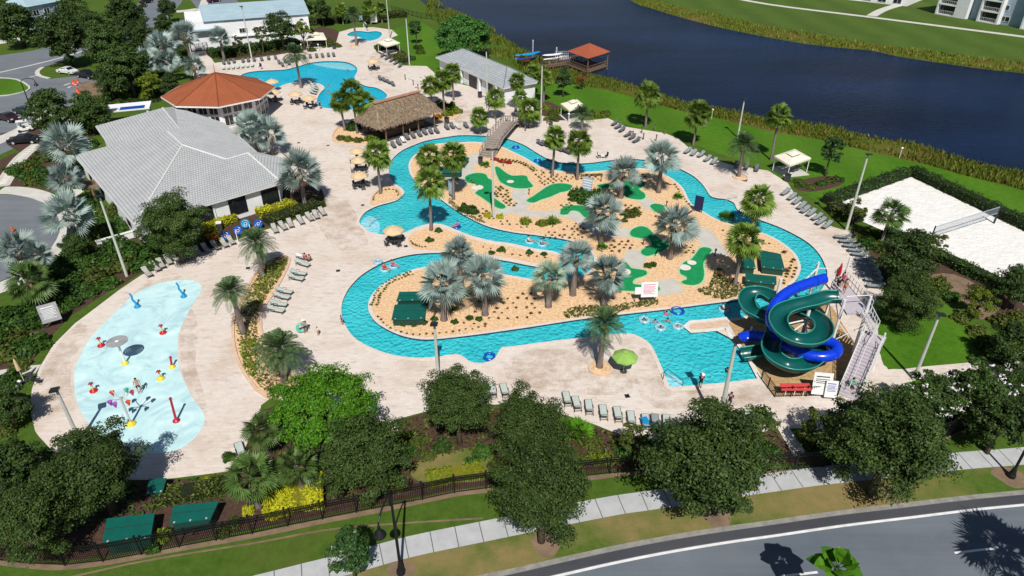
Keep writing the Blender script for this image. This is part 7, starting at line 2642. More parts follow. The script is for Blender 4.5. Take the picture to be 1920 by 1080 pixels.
for px, py, f, lb, kw in ((722, 505, 60, 'person in red riding a clear ring at the left river bend', dict(top='cloth_red', shorts='cloth_red')), (738, 499, 70, 'person in pink riding a clear ring at the left river bend', dict(top='cloth_pink', shorts='cloth_purple')), (856, 425, -60, 'person in purple riding a blue ring on the upper river', dict(top='cloth_purple', shorts='cloth_purple')), (993, 453, 80, 'person in pale clothes riding the front ring of the upper channel', dict(top='cloth_white', shorts='cloth_grey')), (1017, 458, 80, 'person in blue riding the second ring of the upper channel', dict(top='clear_tube', shorts='cloth_blue')), (1357, 580, 90, 'person in white riding a ring near the green slide', dict(top='cloth_white', shorts='cloth_grey'))):
 q = G(px, py, 0)
 person('sit', q.x, q.y, WL + .14, R(f), lb, **kw)
for px, py, f, lb, kw in ((572, 484, 200, 'sunbather in pink sitting up on the white lounger', dict(top='cloth_pink', shorts='cloth_pink')), (579, 487, 230, 'bare chested sunbather sitting on the foot of the white lounger', dict(shorts='cloth_black'))):
 q = G(px, py, .4)
 person('sit', q.x, q.y, .36, R(f), lb, **kw)
# pool hoists and rails
for px, py, lb, s in ((683, 56, 'white pool hoist over the small round pool', 1.0), (484, 128, 'white pool hoist at the back rim of the main pool', 1.1)):
 p = G(px, py)
 t = thing('pool_hoist', lb, 'pool hoist', p)
 MB().cyl((0, 0, 0), (0, 0, 1.6 * s), .09).tube([(0, 0, 1.6 * s), (.5, -.5, 2.1 * s), (1.0, -1.1, 1.7 * s)], .07, 8).build('mast', MT['white'], t)
 MB().box((1.0, -1.1, .75), (.5, .5, .1)).box((1.0, -.88, 1.05), (.5, .08, .6)).cyl((1.0, -1.1, .8), (1.0, -1.1, 1.7 * s), .03).build('seat', MT['navy'], t)
for pts, lb in (([(1243, 712), (1249, 706), (1280, 722)], 'dark handrail down the entry steps of the slide pool'), ([(1360, 383), (1370, 376), (1382, 371)], 'white handrail by the small bay of the right river'), ([(692, 425), (700, 418), (712, 410)], 'pale handrail on the left river steps'), ([(676, 150), (682, 150), (690, 151)], 'pale handrail at the right rim of the main pool')):
 w_ = [G(a, b_) for a, b_ in pts]
 t = thing('handrail', lb, 'handrail', w_[0])
 q = [v_ - w_[0] for v_ in w_]
 MB().tube([(q[0].x, q[0].y, 0), (q[0].x, q[0].y, .9), (q[1].x, q[1].y, .92), (q[2].x, q[2].y, .5), (q[2].x, q[2].y, -.3)], .035, 7).build('rail', MT['steel' if 'dark' not in lb else 'dark_grey'], t)
 MB().tube([(q[0].x + .12, q[0].y, .45), (q[1].x, q[1].y, .47), (q[2].x, q[2].y, .1)], .028, 6).build('lower_rail', MT['steel'], t)
# stone ring planters under single palms
for x, y, r, lb in ((1126, 692, 1.15, 'round stone ring at the foot of the palm beside the lime parasol'), (1388, 333, 1.15, 'round stone ring at the foot of the date palm near the lawn'), (665, 87, 1.25, 'round pale ring at the foot of the palm by the small pool')):
 c = G(x, y)
 t = thing('tree_ring', lb, 'planter ring', (c.x, c.y, .02))
 MB().lathe([(r, 0), (r, .14), (r - .22, .16), (r - .22, .06)], n=28).build('kerb', MT['kerb'], t)
 MB().lathe([(r - .2, .07), (.5, .12), (0, .15)], n=20).build('bed', MT['sand'], t)
# ------------------------------------------------------------------ CARS, CONES
def car(px, py, rz, paint, label, kind='car', L=4.7):
 p = G(px, py)
 t = thing('parked_car' if kind == 'car' else 'pickup_truck', label, kind, (p.x, p.y, .02), rz, 'cars parked by the drive')
 W_ = 1.85
 if kind == 'car':
  prof = [(-.5, .35), (-.5, .78), (-.46, .92), (-.30, .98), (-.17, 1.42), (.10, 1.46), (.28, 1.02), (.46, .86), (.5, .7), (.5, .35)]
 else:
  prof = [(-.5, .45), (-.5, 1.02), (-.16, 1.04), (-.13, 1.72), (.12, 1.74), (.24, 1.16), (.46, 1.06), (.5, .85), (.5, .45)]
 n = len(prof)
 vs, fs = [], []
 for s, ins in ((-1, 0), (1, 0)):
  for x, z in prof:
   k = .80 if z > 1.2 else .97
   vs.append((x * L, s * W_ / 2 * k, z))
 for i in range(n):
  j = (i + 1) % n
  fs.append((i, j, n + j, n + i))
 fs += [tuple(range(n - 1, -1, -1)), tuple(range(n, 2 * n))]
 MB().add(vs, fs).build('body', paint, t)
 if kind == 'car':
  MB().add([(-.285 * L, -.74, 1.0), (-.285 * L, .74, 1.0), (-.185 * L, .66, 1.37), (-.185 * L, -.66, 1.37)], [(3, 2, 1, 0)]).build('rear_window', MT['glass'], t, (-.012, 0, .012))
  MB().add([(.27 * L, -.74, 1.05), (.27 * L, .74, 1.05), (.115 * L, .66, 1.42), (.115 * L, -.66, 1.42)], [(0, 1, 2, 3)]).build('windscreen', MT['glass'], t, (.02, 0, .012))
  zs, xr, xf = (1.03, 1.36), (-.25, -.16), (.24, .10)
 else:
  MB().add([(.235 * L, -.76, 1.2), (.235 * L, .76, 1.2), (.13 * L, .70, 1.68), (.13 * L, -.70, 1.68)], [(0, 1, 2, 3)]).build('windscreen', MT['glass'], t, (.02, 0, .012))
  MB().box((-.32 * L, 0, 1.05), (.33 * L, 1.55, .04)).build('cargo_bed', MT['dark_grey'], t)
  zs, xr, xf = (1.2, 1.66), (-.13, -.12), (.2, .11)
 for s in (-1, 1):
  y0, y1 = s * W_ / 2 * .90, s * W_ / 2 * .82
  MB().add([(xr[0] * L, y0, zs[0]), (xf[0] * L, y0, zs[0]), (xf[1] * L, y1, zs[1]), (xr[1] * L, y1, zs[1])], [(0, 1, 2, 3)]).build('side_window', MT['glass'], t, (0, s * .03, 0))
  MB().box((-.5 * L, s * .68, .82), (.06, .36, .2)).build('tail_lamp', MT['tail'], t)
  MB().box((.5 * L - .03, s * .66, .74), (.08, .40, .16)).build('headlight', MT['cloth_white'], t)
  for x in (-.31, .31):
   wh = MB().cyl((x * L, s * (W_ / 2 - .20), .34), (x * L, s * (W_ / 2 + .01), .34), .34, .34, 18).build('wheel', MT['rubber'], t)
   MB().cyl((x * L, s * (W_ / 2), .34), (x * L, s * (W_ / 2 + .03), .34), .2, .2, 14).build('rim', MT['steel'], wh)
 return t
car(128, 138, R(-20), MT['car_white'], 'white car parked at the kerb with its nose toward the oak')
car(164, 146, R(-25), MT['car_black'], 'black pickup truck parked beside the white car under the oak', 'pickup', 5.4)
car(18, 226, R(-28), MT['car_red'], 'very dark maroon car at the left edge of the car park')
car(48, 214, R(-28), MT['car_green'], 'dark green car half hidden by the shrubs beside the maroon one')
car(48, 268, R(10), MT['car_black'], 'black car partly under the bushes at the left below the walk')
car(402, 4, R(60), MT['car_red'], 'dark car at the top edge beside the pale blue roof')
car(275, 6, R(70), MT['car_black'], 'black car in the tree shade on the street at the top')
for i, (x, y, lb) in enumerate(((139, 159, 'leftmost orange barrel beside the excavated patch'), (143, 161, 'middle orange barrel beside the excavated patch'), (147, 157, 'rear orange barrel beside the excavated patch'), (147, 174, 'orange barrel standing apart in front of the excavated patch'), (150, 178, 'front orange barrel nearest the shrubs'))):
 p = G(x, y)
 t = thing('traffic_barrel', lb, 'traffic barrel', p, 0, 'orange traffic barrels')
 MB().lathe([(.36, 0), (.36, .06), (.28, .08), (.22, 1.0), (0, 1.02)], n=14).build('barrel', MT['orange'], t)
 MB().lathe([(.268, .32), (.252, .48)], n=14).lathe([(.245, .62), (.232, .78)], n=14).build('stripe', MT['white'], t)
p = G(50, 246)
t = thing('golf_cart', 'white golf cart with a flat roof under the shrubs at the left', 'golf cart', (p.x, p.y, .03), .5)
MB().box((0, 0, .5), (2.3, 1.15, .35)).box((.85, 0, .8), (.5, 1.1, .4)).box((-.7, 0, .78), (.7, 1.1, .3)).build('body', MT['white'], t)
MB().box((-.15, 0, 1.85), (1.9, 1.2, .07)).build('roof', MT['white'], t)
MB().box((-.25, 0, .85), (.5, 1.0, .14)).box((-.5, 0, 1.15), (.12, 1.0, .45)).build('seat', MT['car_black'], t)
for sx in (-1.0, .68):
 for sy in (-.54, .54):
  MB().cyl((sx, sy, .6), (sx, sy, 1.85), .03).build('roof_post', MT['white'], t)
  MB().cyl((sx * .95, sy - .1, .25), (sx * .95, sy + .1, .25), .25, .25, 14).build('wheel', MT['rubber'], t)
for i, (x, y) in enumerate(((1186, 258), (1203, 250), (1206, 262), (1227, 245), (1246, 252), (1230, 265), (950, 236), (962, 232), (975, 240), (985, 246), (1000, 240), (948, 250), (930, 236), (940, 226), (1026, 232), (775, 160), (784, 168), (798, 176), (760, 150))):
 p = G(x, y)
 t = thing('deck_post', 'short dark post on the deck ' + ('by the lake lawn edge' if x > 1100 else 'near the footbridge landing' if x > 900 else 'left of the restroom block'), 'post', (p.x, p.y, .02), 0, 'short deck posts ' + ('by the lawn' if x > 1100 else 'by the footbridge' if x > 900 else 'by the restrooms'))
 MB().cyl((0, 0, 0), (0, 0, 1.1), .11, .10).build('post', MT['wood'], t)
 MB().lathe([(.14, 1.08), (.14, 1.14), (0, 1.2)], n=10).build('cap', MT['dark_grey'], t)
p = G(25, 434)
t = thing('traffic_cone', 'single orange traffic cone on the turning circle', 'traffic cone', (p.x, p.y, .03))
MB().box((0, 0, .03), (.5, .5, .06)).build('foot', MT['rubber'], t)
MB().lathe([(.20, .05), (.04, .85), (0, .86)], n=14).build('cone', MT['orange'], t)
MB().lathe([(.125, .42), (.08, .62)], n=14).build('stripe', MT['white'], t)
# ------------------------------------------------------------------ PALMS
for a in [
 ('silver', 1243, 292, 361, 40, 'silver palm on a dark trunk beside the upper right river'),
 ('silver', 1168, 322, 371, 36, 'silver palm over the putting green right of the dark bush'),
 ('silver', 1132, 394, 455, 41, 'silver palm in the middle of the putting greens'),
 ('silver', 1265, 417, 485, 43, 'widest silver palm of the greens, shading the round headed green'),
 ('silver', 1078, 480, 553, 37, 'silver palm at the hairpin bend of the river'),
 ('silver', 1137, 508, 572, 41, 'silver palm beside the hooked putting green'),
 ('sage', 1030, 516, 575, 36, 'sage green palm left of the hairpin bend palm'),
 ('silver', 828, 527, 600, 50, 'largest silver palm beside the green lid boxes on the island finger'),
 ('silver', 908, 515, 590, 46, 'silver palm in the centre of the island finger'),
 ('silver', 862, 474, 540, 36, 'silver palm behind the largest one over the return river'),
 ('silver', 560, 317, 390, 48, 'silver palm at the right corner of the clubhouse'),
 ('silver', 503, 247, 290, 38, 'right one of the silver palms between clubhouse and pavilion'),
 ('silver', 470, 236, 285, 36, 'left one of the silver palms between clubhouse and pavilion'),
 ('silver', 300, 82, 125, 27, 'upper left silver palm of the cluster behind the pavilion'),
 ('silver', 346, 64, 108, 30, 'topmost silver palm of the cluster behind the pavilion'),
 ('silver', 271, 112, 152, 27, 'leftmost silver palm of the cluster behind the pavilion'),
 ('silver', 311, 112, 152, 27, 'middle silver palm of the cluster behind the pavilion'),
 ('silver', 362, 121, 150, 24, 'lowest silver palm beside the walkway behind the pavilion'),
 ('silver', 411, 67, 112, 21, 'slim silver palm in front of the white block'),
 ('silver', 118, 268, 330, 45, 'silver palm behind the left corner of the clubhouse roof'),
 ('silver', 122, 332, 392, 36, 'blue silver palm at the clubhouse porch'),
 ('silver', 128, 402, 470, 46, 'silver palm over the rim of the turning circle'),
 ('silver', 25, 468, 545, 44, 'silver palm at the left edge below the traffic cone'),
 ('silver', 64, 474, 545, 32, 'smaller silver palm right of the left edge one'),
 ('sabal', 660, 168, 250, 24, 'tallest fan palm of the clump left of the thatched bar'),
 ('sabal', 639, 186, 245, 20, 'leftmost fan palm of the clump left of the thatched bar'),
 ('sabal', 683, 188, 250, 22, 'rightmost fan palm of the clump left of the thatched bar'),
 ('sabal', 807, 157, 195, 17, 'leftmost of the three fan palms right of the thatched bar'),
 ('sabal', 830, 147, 218, 19, 'middle of the three fan palms right of the thatched bar'),
 ('sabal', 848, 133, 188, 17, 'rearmost of the three fan palms right of the thatched bar'),
 ('sabal', 928, 181, 223, 20, 'fan palm in front of the restroom block corner'),
 ('sabal', 900, 216, 252, 18, 'low fan palm by the river left of the footbridge'),
 ('sabal', 967, 149, 208, 15, 'slim fan palm against the restroom end wall'),
 ('sabal', 975, 181, 224, 15, 'small fan palm between the restroom block and footbridge'),
 ('sabal', 994, 201, 240, 22, 'fan palm right of the footbridge landing'),
 ('sabal', 1000, 134, 178, 16, 'fan palm behind the right end of the restroom roof'),
 ('sabal', 1020, 143, 192, 16, 'fan palm beside the tall pole by the restroom block'),
 ('sabal', 1038, 253, 330, 22, 'left of the two fan palms by the upper river bank'),
 ('sabal', 1086, 262, 337, 23, 'right of the two fan palms by the upper river bank'),
 ('sabal', 1217, 174, 238, 24, 'left of the three fan palms on the lake lawn'),
 ('sabal', 1309, 208, 272, 26, 'middle of the three fan palms on the lake lawn'),
 ('sabal', 1464, 213, 300, 24, 'right of the three fan palms on the lake lawn'),
 ('sabal', 1423, 371, 432, 29, 'fan palm standing at the far edge of the right river'),
 ('sabal', 1395, 446, 533, 33, 'shaggy fan palm on a bare trunk behind the square lid boxes'),
 ('sabal_d', 1670, 398, 463, 30, 'double headed dark fan palm in front of the volleyball sand'),
 ('sabal', 705, 284, 363, 27, 'fan palm in the small bed left of the river'),
 ('sabal', 802, 338, 432, 30, 'fan palm on a tall trunk at the river fork'),
 ('sabal', 803, 288, 335, 25, 'left fan palm on the top left of the island'),
 ('sabal', 846, 288, 374, 26, 'right fan palm on the top left of the island'),
 ('sabal_d', 55, 522, 585, 38, 'deep green fan palm left of the splash pad bed'),
 ('sabal_d', 468, 890, 950, 46, 'bright fan palm behind the iron fence left of the golden hedge'),
 ('sabal_d', 556, 872, 925, 38, 'bright fan palm over the golden hedge by the fence'),
 ('sabal_d', 492, 800, 850, 32, 'fan palm left of the bright round tree'),
 ('sabal', 692, 12, 46, 14, 'left of the small fan palms behind the round pool'),
 ('sabal', 714, 14, 44, 13, 'right of the small fan palms behind the round pool'),
 ('sabal', 640, 16, 46, 13, 'small fan palm left of the round pool palm'),
 ('date', 437, 545, 625, 42, 'tall date palm at the left curve of the planter'),
 ('date', 520, 655, 714, 58, 'broad date palm at the lower end of the planter'),
 ('date', 479, 456, 519, 38, 'date palm at the top of the planter'),
 ('date', 1131, 608, 690, 45, 'date palm in a stone ring near the slide pool'),
 ('date', 1396, 272, 332, 36, 'date palm in a stone ring by the lake lawn'),
 ('date', 1093, 214, 244, 24, 'low date palm beside the third cabana'),
 ('date', 555, 102, 165, 30, 'tall date palm on the main pool peninsula'),
 ('date', 395, 20, 38, 15, 'short date palm by the path at the top'),
 ('date', 662, 26, 86, 20, 'tall palm in a pale ring by the small round pool'),
]:
 palm(*a)
# palms standing in the median below: one crown shows, the others only throw their shade onto the road
palm('sabal_d', 2105, 1040, 1185, 95, 'fan palm just outside the right edge, its shade on the road')
def paddle_tree(cx, cy, by, r_px, label):
 x, y, zc, ppm = PL(cx, cy, by)
 rad = r_px / ppm
 t = thing('paddle_palm', label, 'palm tree', (x, y, 0))
 obj('trunk', PTR['sabal'], t, (0, 0, 0), 0, (1.1, 1.1, zc - rad * .1))
 rg = np.random.default_rng(77)
 qs = []
 for i in range(16):
  e = R(78 - 72 * (i / 15) ** .8)
  az = i * 2.4 + .4
  d = np.array([math.cos(az) * math.cos(e), math.sin(az) * math.cos(e), math.sin(e)])
  s = np.array([-math.sin(az), math.cos(az), 0])
  up = np.cross(d, s) * -1
  if up[2] < 0:
   up = -up
  L = rg.uniform(.85, 1.1)
  pts = []
  nseg = 8
  for k in range(nseg + 1):
   u = k / nseg
   p = d * L * u + np.array([0, 0, -.38 * L * u * u * math.cos(e)])
   w_ = .34 * math.sin(PI * min(1.0, max(0, (u - .3) / .72)) ** .8) if u > .3 else .015
   pts.append((p, w_))
  for k in range(nseg):
   (p0, w0), (p1, w1) = pts[k], pts[k + 1]
   qs.append([p0, p1, p1 + s * w1 + up * w1 * .25, p0 + s * w0 + up * w0 * .25])
   qs.append([p0 - s * w0 + up * w0 * .25, p1 - s * w1 + up * w1 * .25, p1, p0])
 me = quads_mesh('paddle_crown', np.array(qs), MT['bright'])
 obj('crown', me, t, (0, 0, zc - rad * .12), 0, (rad, rad, rad))
paddle_tree(1572, 1062, 1175, 52, 'bright paddle leaved palm rising over the road from below')
# ------------------------------------------------------------------ TREES
for a in [
 ('oak', 322, 418, 492, 62, 'dark round oak in front of the clubhouse corner'),
 ('oak', 858, 755, 832, 70, 'oak in the front bed under the square lamp pole'),
 ('oak', 990, 800, 862, 74, 'oak in the front bed behind the fence side oak'),
 ('oak', 1018, 915, 1015, 97, 'tall oak between the sidewalk and the road, left of the two'),
 ('oak', 1342, 868, 962, 124, 'widest oak on the verge left of the paved spur'),
 ('oak', 1672, 828, 925, 112, 'wide oak on the verge near the right street lamp'),
 ('oak', 680, 850, 925, 88, 'dark oak tucked in front of the bright round tree'),
 ('oak', 178, 884, 965, 92, 'large oak between the splash pad and the big lid boxes'),
 ('oak', 62, 968, 1045, 84, 'oak at the bottom left corner by the fence'),
 ('oak', 1702, 562, 612, 56, 'dark oak at the top of the slide lawn'),
 ('oak_b', 1700, 480, 540, 52, 'loose tree between the slide loungers and the volleyball sand'),
 ('oak_b', 1902, 535, 580, 40, 'oak cut by the right edge below the volleyball sand'),
 ('oak_b', 1902, 645, 690, 46, 'oak at the right edge above the crape myrtles'),
 ('oak_b', 30, 45, 88, 42, 'round oak in front of the white villa at the left edge'),
 ('oak_b', 116, 72, 125, 48, 'largest oak of the car park beside the white car'),
 ('oak_b', 200, 82, 130, 40, 'oak right of the black pickup truck'),
 ('oak_b', 142, 28, 55, 30, 'oak beside the pale blue grey villa'),
 ('oak_b', 236, 36, 74, 40, 'oak on the street corner at the top left'),
 ('oak_b', 238, 128, 185, 46, 'tallest dark oak behind the excavated patch'),
 ('oak_b', 205, 156, 190, 28, 'dark oak at the rim of the excavated patch'),
 ('oak_b', 313, 16, 42, 18, 'upper small tree beside the street at the top'),
 ('oak_b', 306, 46, 66, 20, 'lower small tree beside the street at the top'),
 ('oak_b', 92, 210, 255, 42, 'bushy tree beside the street lamp in the car park'),
 ('oak_b', 168, 212, 250, 40, 'bushy tree left of the clubhouse roof corner'),
 ('lime', 282, 156, 188, 26, 'yellow green tree left of the pavilion roof'),
 ('oak_b', 318, 158, 190, 20, 'green tree touching the pavilion roof corner'),
 ('oak_b', 526, 52, 96, 28, 'oak in front of the white block right half'),
 ('sparse', 488, 64, 100, 18, 'thin tree in front of the white block middle'),
 ('sparse', 446, 78, 104, 14, 'thin small tree beside the tall hedge pole'),
 ('oak_b', 566, 12, 44, 24, 'oak at the top behind the cabana'),
 ('lime', 566, 56, 92, 20, 'yellow green tree left of the first cabana'),
 ('oak_b', 603, 18, 50, 20, 'oak behind the first cabana roof'),
 ('magnolia', 779, 52, 82, 16, 'dark pointed magnolia on the lawn by the second cabana'),
 ('magnolia', 1057, 150, 182, 20, 'dark magnolia in front of the boardwalk'),
 ('rust', 1092, 148, 168, 14, 'rust coloured small tree beside the dark magnolia'),
 ('rust', 984, 112, 128, 14, 'rust coloured bush tree below the kayak rack'),
 ('magnolia', 1560, 279, 330, 27, 'dark magnolia beside the volleyball side cabana'),
 ('magnolia', 655, 1030, 1085, 52, 'magnolia standing on the sidewalk left of the lamp'),
 ('broad', 870, 72, 112, 52, 'bright round crowned tree behind the restroom block'),
 ('lime', 1838, 565, 596, 32, 'yellow green tree in the bare soil at the right'),
 ('sparse', 1190, 820, 858, 34, 'thin leaved tree in the front bed by the loungers'),
 ('sparse', 1425, 792, 840, 38, 'thin leaved tree beside the paved spur'),
 ('sparse', 1535, 800, 842, 44, 'grey green thin tree below the stair foot'),
 ('sparse', 1605, 395, 424, 26, 'thin tree in front of the volleyball corner'),
 ('sparse', 1748, 462, 500, 30, 'thin tree at the left net post'),
 ('oak_b', 1600, 790, 840, 50, 'oak in the bed right of the slide stairs'),
]:
 tree(*a, flat=1.0)
tree('bright', 605, 762, 862, 104, 'bright green feathery tree with a wide flat crown by the deck', flat=.95, name='feathery_tree')
for x, y, by, r, lb in ((1745, 745, 800, 58, 'white flowering crape myrtle left of the group by the path'), (1835, 735, 795, 62, 'white flowering crape myrtle in the middle of the group by the path'), (1905, 722, 785, 48, 'white flowering crape myrtle at the right edge of the group')):
 tree('myrtle', x, y, by, r, lb, bloom=True)
tree('oak_b', 95, 228, 262, 30, 'white flowering bush tree beside the parked cars', bloom=True)
# ------------------------------------------------------------------ HEDGES
hedge('hedge', (1549, 383), (1700, 329), 1.8, 1.3, MT['shrub'], 'clipped hedge on the cabana side of the volleyball sand', 1)
hedge('hedge', (1708, 327), (2010, 472), 1.8, 1.4, MT['shrub'], 'long clipped hedge on the lake side of the volleyball sand', 2)
hedge('hedge', (1660, 440), (1900, 555), 1.6, 1.2, MT['shrub'], 'clipped hedge on the near side of the volleyball sand', 3)
hedge('hedge', (1560, 392), (1606, 418), 2.6, 1.2, MT['shrub_b'], 'loose hedge between the lounger row and the volleyball corner', 4)
hedge('hedge', (392, 106), (560, 84), 5.0, 1.6, MT['shrub'], 'tall dark hedge in front of the long white block', 5, 220, .22)
hedge('hedge', (560, 48), (760, 30), 5.0, 1.6, MT['shrub_b'], 'hedge behind the small round pool', 6, 160, .22)
hedge('golden_hedge', (404, 428), (442, 413), 1.6, 1.1, MT['gold'], 'golden hedge under the middle clubhouse window', 7, 170, .16)
hedge('golden_hedge', (484, 408), (556, 388), 1.8, 1.1, MT['gold'], 'golden hedge under the right clubhouse window', 8, 170, .16)
hedge('golden_hedge', (385, 437), (408, 428), 1.6, 1.0, MT['gold'], 'golden hedge beside the clubhouse oak', 9, 170, .16)
hedge('croton_hedge', (390, 458), (412, 450), 1.6, .9, MT['croton'], 'orange croton hedge behind the lounger row', 10, 170, .17)
hedge('hedge', (500, 420), (604, 384), 2.4, .9, MT['shrub_b'], 'low green hedge along the lounger row below the clubhouse', 11, 160, .16)
hedge('golden_hedge', (498, 950), (608, 928), 2.7, .85, MT['gold'], 'broad golden hedge along the iron fence', 12, 900, .16)
hedge('hedge', (800, 905), (905, 886), 1.4, .7, MT['lime_leaf'], 'low yellow green hedge along the iron fence', 13, 220, .13)
hedge('hedge', (290, 942), (430, 915), 1.5, .8, MT['shrub_b'], 'low olive hedge behind the lid boxes by the fence', 14, 200, .14)
# ------------------------------------------------------------------ SHRUBS
g = 'bushes in the bed left of the splash pad'
pts = [(22, 600), (60, 610), (30, 640), (75, 590), (110, 560), (150, 545), (185, 520), (120, 520), (85, 545), (45, 660), (18, 670), (70, 650), (160, 500), (200, 500), (235, 500), (250, 480), (285, 480), (300, 460), (170, 470), (140, 480),
 (100, 500), (20, 610), (100, 585), (130, 575), (165, 555), (205, 535), (40, 690), (10, 640), (330, 466), (350, 458), (372, 452), (225, 470), (270, 500)]
for i, (x, y) in enumerate(pts):
 shrub(('green', 'green', 'olive', 'green')[i % 4], x, y, rnd.uniform(20, 32), 'green bush among the dense planting left of the splash pad and loungers', g, rnd.uniform(.7, 1.1))
g = 'bushes at the lower left edge'
for i, (x, y) in enumerate([(10, 740), (25, 770), (15, 810), (30, 845), (60, 870), (90, 880), (20, 880), (50, 905), (110, 900), (10, 910), (20, 715)]):
 shrub(('green', 'olive')[i % 3 == 2], x, y, rnd.uniform(20, 34), 'dark bush in the dense planting at the lower left edge', g, 1.0)
g = 'bushes beside the clubhouse drive'
for i, (x, y) in enumerate([(30, 325), (55, 318), (75, 335), (95, 345), (60, 345), (150, 350), (165, 390), (190, 400), (205, 430), (170, 420), (215, 400), (230, 425), (150, 300), (140, 265), (160, 250), (170, 275), (185, 440), (155, 440), (100, 300), (85, 300)]):
 shrub(('green', 'olive', 'green')[i % 3], x, y, rnd.uniform(13, 22), 'green bush in the beds between the turning circle and clubhouse', g, 1.0)
g = 'bushes in the front bed'
for i, (x, y, k, r) in enumerate([(765, 825, 'spiky', 24), (790, 830, 'olive', 18), (830, 840, 'green', 20), (1080, 815, 'saw', 38), (1050, 810, 'saw', 34), (1110, 835, 'olive', 20), (1118, 862, 'lime', 18), (1140, 866, 'lime', 16), (1180, 850, 'green', 26), (1215, 862, 'green', 22), (1245, 862, 'olive', 20), (1280, 850, 'green', 24), (1440, 850, 'green', 24), (1520, 830, 'olive', 26), (1545, 850, 'green', 24),
        (1570, 830, 'green', 26), (1610, 850, 'olive', 26), (1700, 790, 'green', 30), (1760, 800, 'green', 30), (1830, 785, 'olive', 26), (1880, 770, 'green', 28), (330, 925, 'olive', 14), (465, 960, 'gold', 14), (440, 985, 'olive', 18), (420, 1000, 'olive', 16), (305, 1008, 'lime', 20), (290, 1030, 'green', 16), (365, 1000, 'cane', 14), (240, 920, 'olive', 16), (430, 860, 'green', 14), (770, 850, 'green', 18), (800, 858, 'olive', 16), (750, 865, 'green', 18), (905, 850, 'green', 22), (930, 875, 'olive', 18), (885, 870, 'green', 16), (1060, 850, 'green', 18), (1085, 865, 'olive', 16), (1160, 835, 'olive', 20), (1200, 838, 'green', 20), (1230, 842, 'green', 18), (1310, 845, 'olive', 20), (1400, 842, 'green', 22), (745, 915, 'olive', 16), (700, 900, 'green', 20), (640, 905, 'green', 20), (520, 900, 'green', 18), (720, 830, 'olive', 20)]):
 shrub(k, x, y, r, '%s by the front fence and deck edge, %s' % ({'spiky': 'spiky plant', 'saw': 'bright palmetto clump', 'lime': 'yellow green bush', 'gold': 'golden bush', 'cane': 'bare grey shrub'}.get(k, 'green bush'), ('left of the feathery tree' if x < 500 else 'near the front oaks' if x < 1020 else 'below the lounger row' if x < 1300 else 'near the paved spur' if x < 1600 else 'below the crape myrtles')), g, 1.0, 'palmetto' if k == 'saw' else 'shrub')
for x, y in ((310, 921), (332, 918), (390, 900)):
 shrub('gold', x, y, 7, 'tiny yellow flower clump in the mulch under the splash deck', 'yellow clumps in the mulch')
g = 'bushes right of the slide lawn'
for i, (x, y) in enumerate([(1780, 560), (1800, 600), (1830, 625), (1850, 650), (1880, 610), (1870, 670), (1830, 680), (1910, 600), (1760, 535), (1640, 450), (1620, 445), (1655, 470), (1625, 462), (1680, 520), (1720, 520), (1900, 700)]):
 shrub(('green', 'olive', 'olive')[i % 3], x, y, rnd.uniform(15, 28), 'bush in the planting right of the slide lawn and lounger curve', g, .95)
for i, (x, y) in enumerate([(1500, 348), (1518, 352), (1538, 346), (1556, 340), (1570, 338), (1495, 342)]):
 shrub('olive' if i % 2 else 'green', x, y, 12, 'low bush in the bed beside the volleyball side cabana', 'low bushes by the cabana near the sand', .7)
for i, (x, y) in enumerate([(712, 92), (722, 86), (738, 92), (752, 104), (757, 116), (742, 110), (770, 112), (790, 100), (784, 92)]):
 shrub('olive' if i % 2 else 'green', x, y, 10, 'bush in the bed round the second cabana', 'bushes round the second cabana', .9)
for i, (x, y) in enumerate([(1022, 205), (1035, 215), (1048, 212), (1040, 226), (1030, 226), (1110, 215), (1125, 219), (1135, 216)]):
 shrub('olive' if i % 2 else 'lime', x, y, 11, 'bush in the beds beside the third cabana', 'bushes beside the third cabana', .9)
for i, (x, y) in enumerate([(616, 80), (624, 84), (632, 88), (612, 88), (585, 96), (560, 98)]):
 shrub('olive', x, y, 9, 'bush beside the first cabana', 'bushes beside the first cabana', .9)
for i, (x, y, k, r) in enumerate([(828, 203, 'green', 16), (846, 205, 'green', 15), (838, 216, 'lime', 13), (856, 212, 'lime', 12), (820, 222, 'croton', 9)]):
 shrub(k, x, y, r, '%s bush in the bed right of the thatched bar' % {'green': 'dark', 'lime': 'yellow green', 'croton': 'orange'}[k], 'bushes right of the thatched bar')
for i, (x, y, k, r) in enumerate([(665, 242, 'green', 16), (695, 244, 'cane', 14), (640, 262, 'olive', 10), (655, 264, 'lime', 10), (672, 266, 'olive', 10), (695, 264, 'lime', 12), (708, 262, 'green', 12)]):
 shrub(k, x, y, r, 'small plant in the palm bed left of the thatched bar', 'plants in the bed left of the thatched bar')
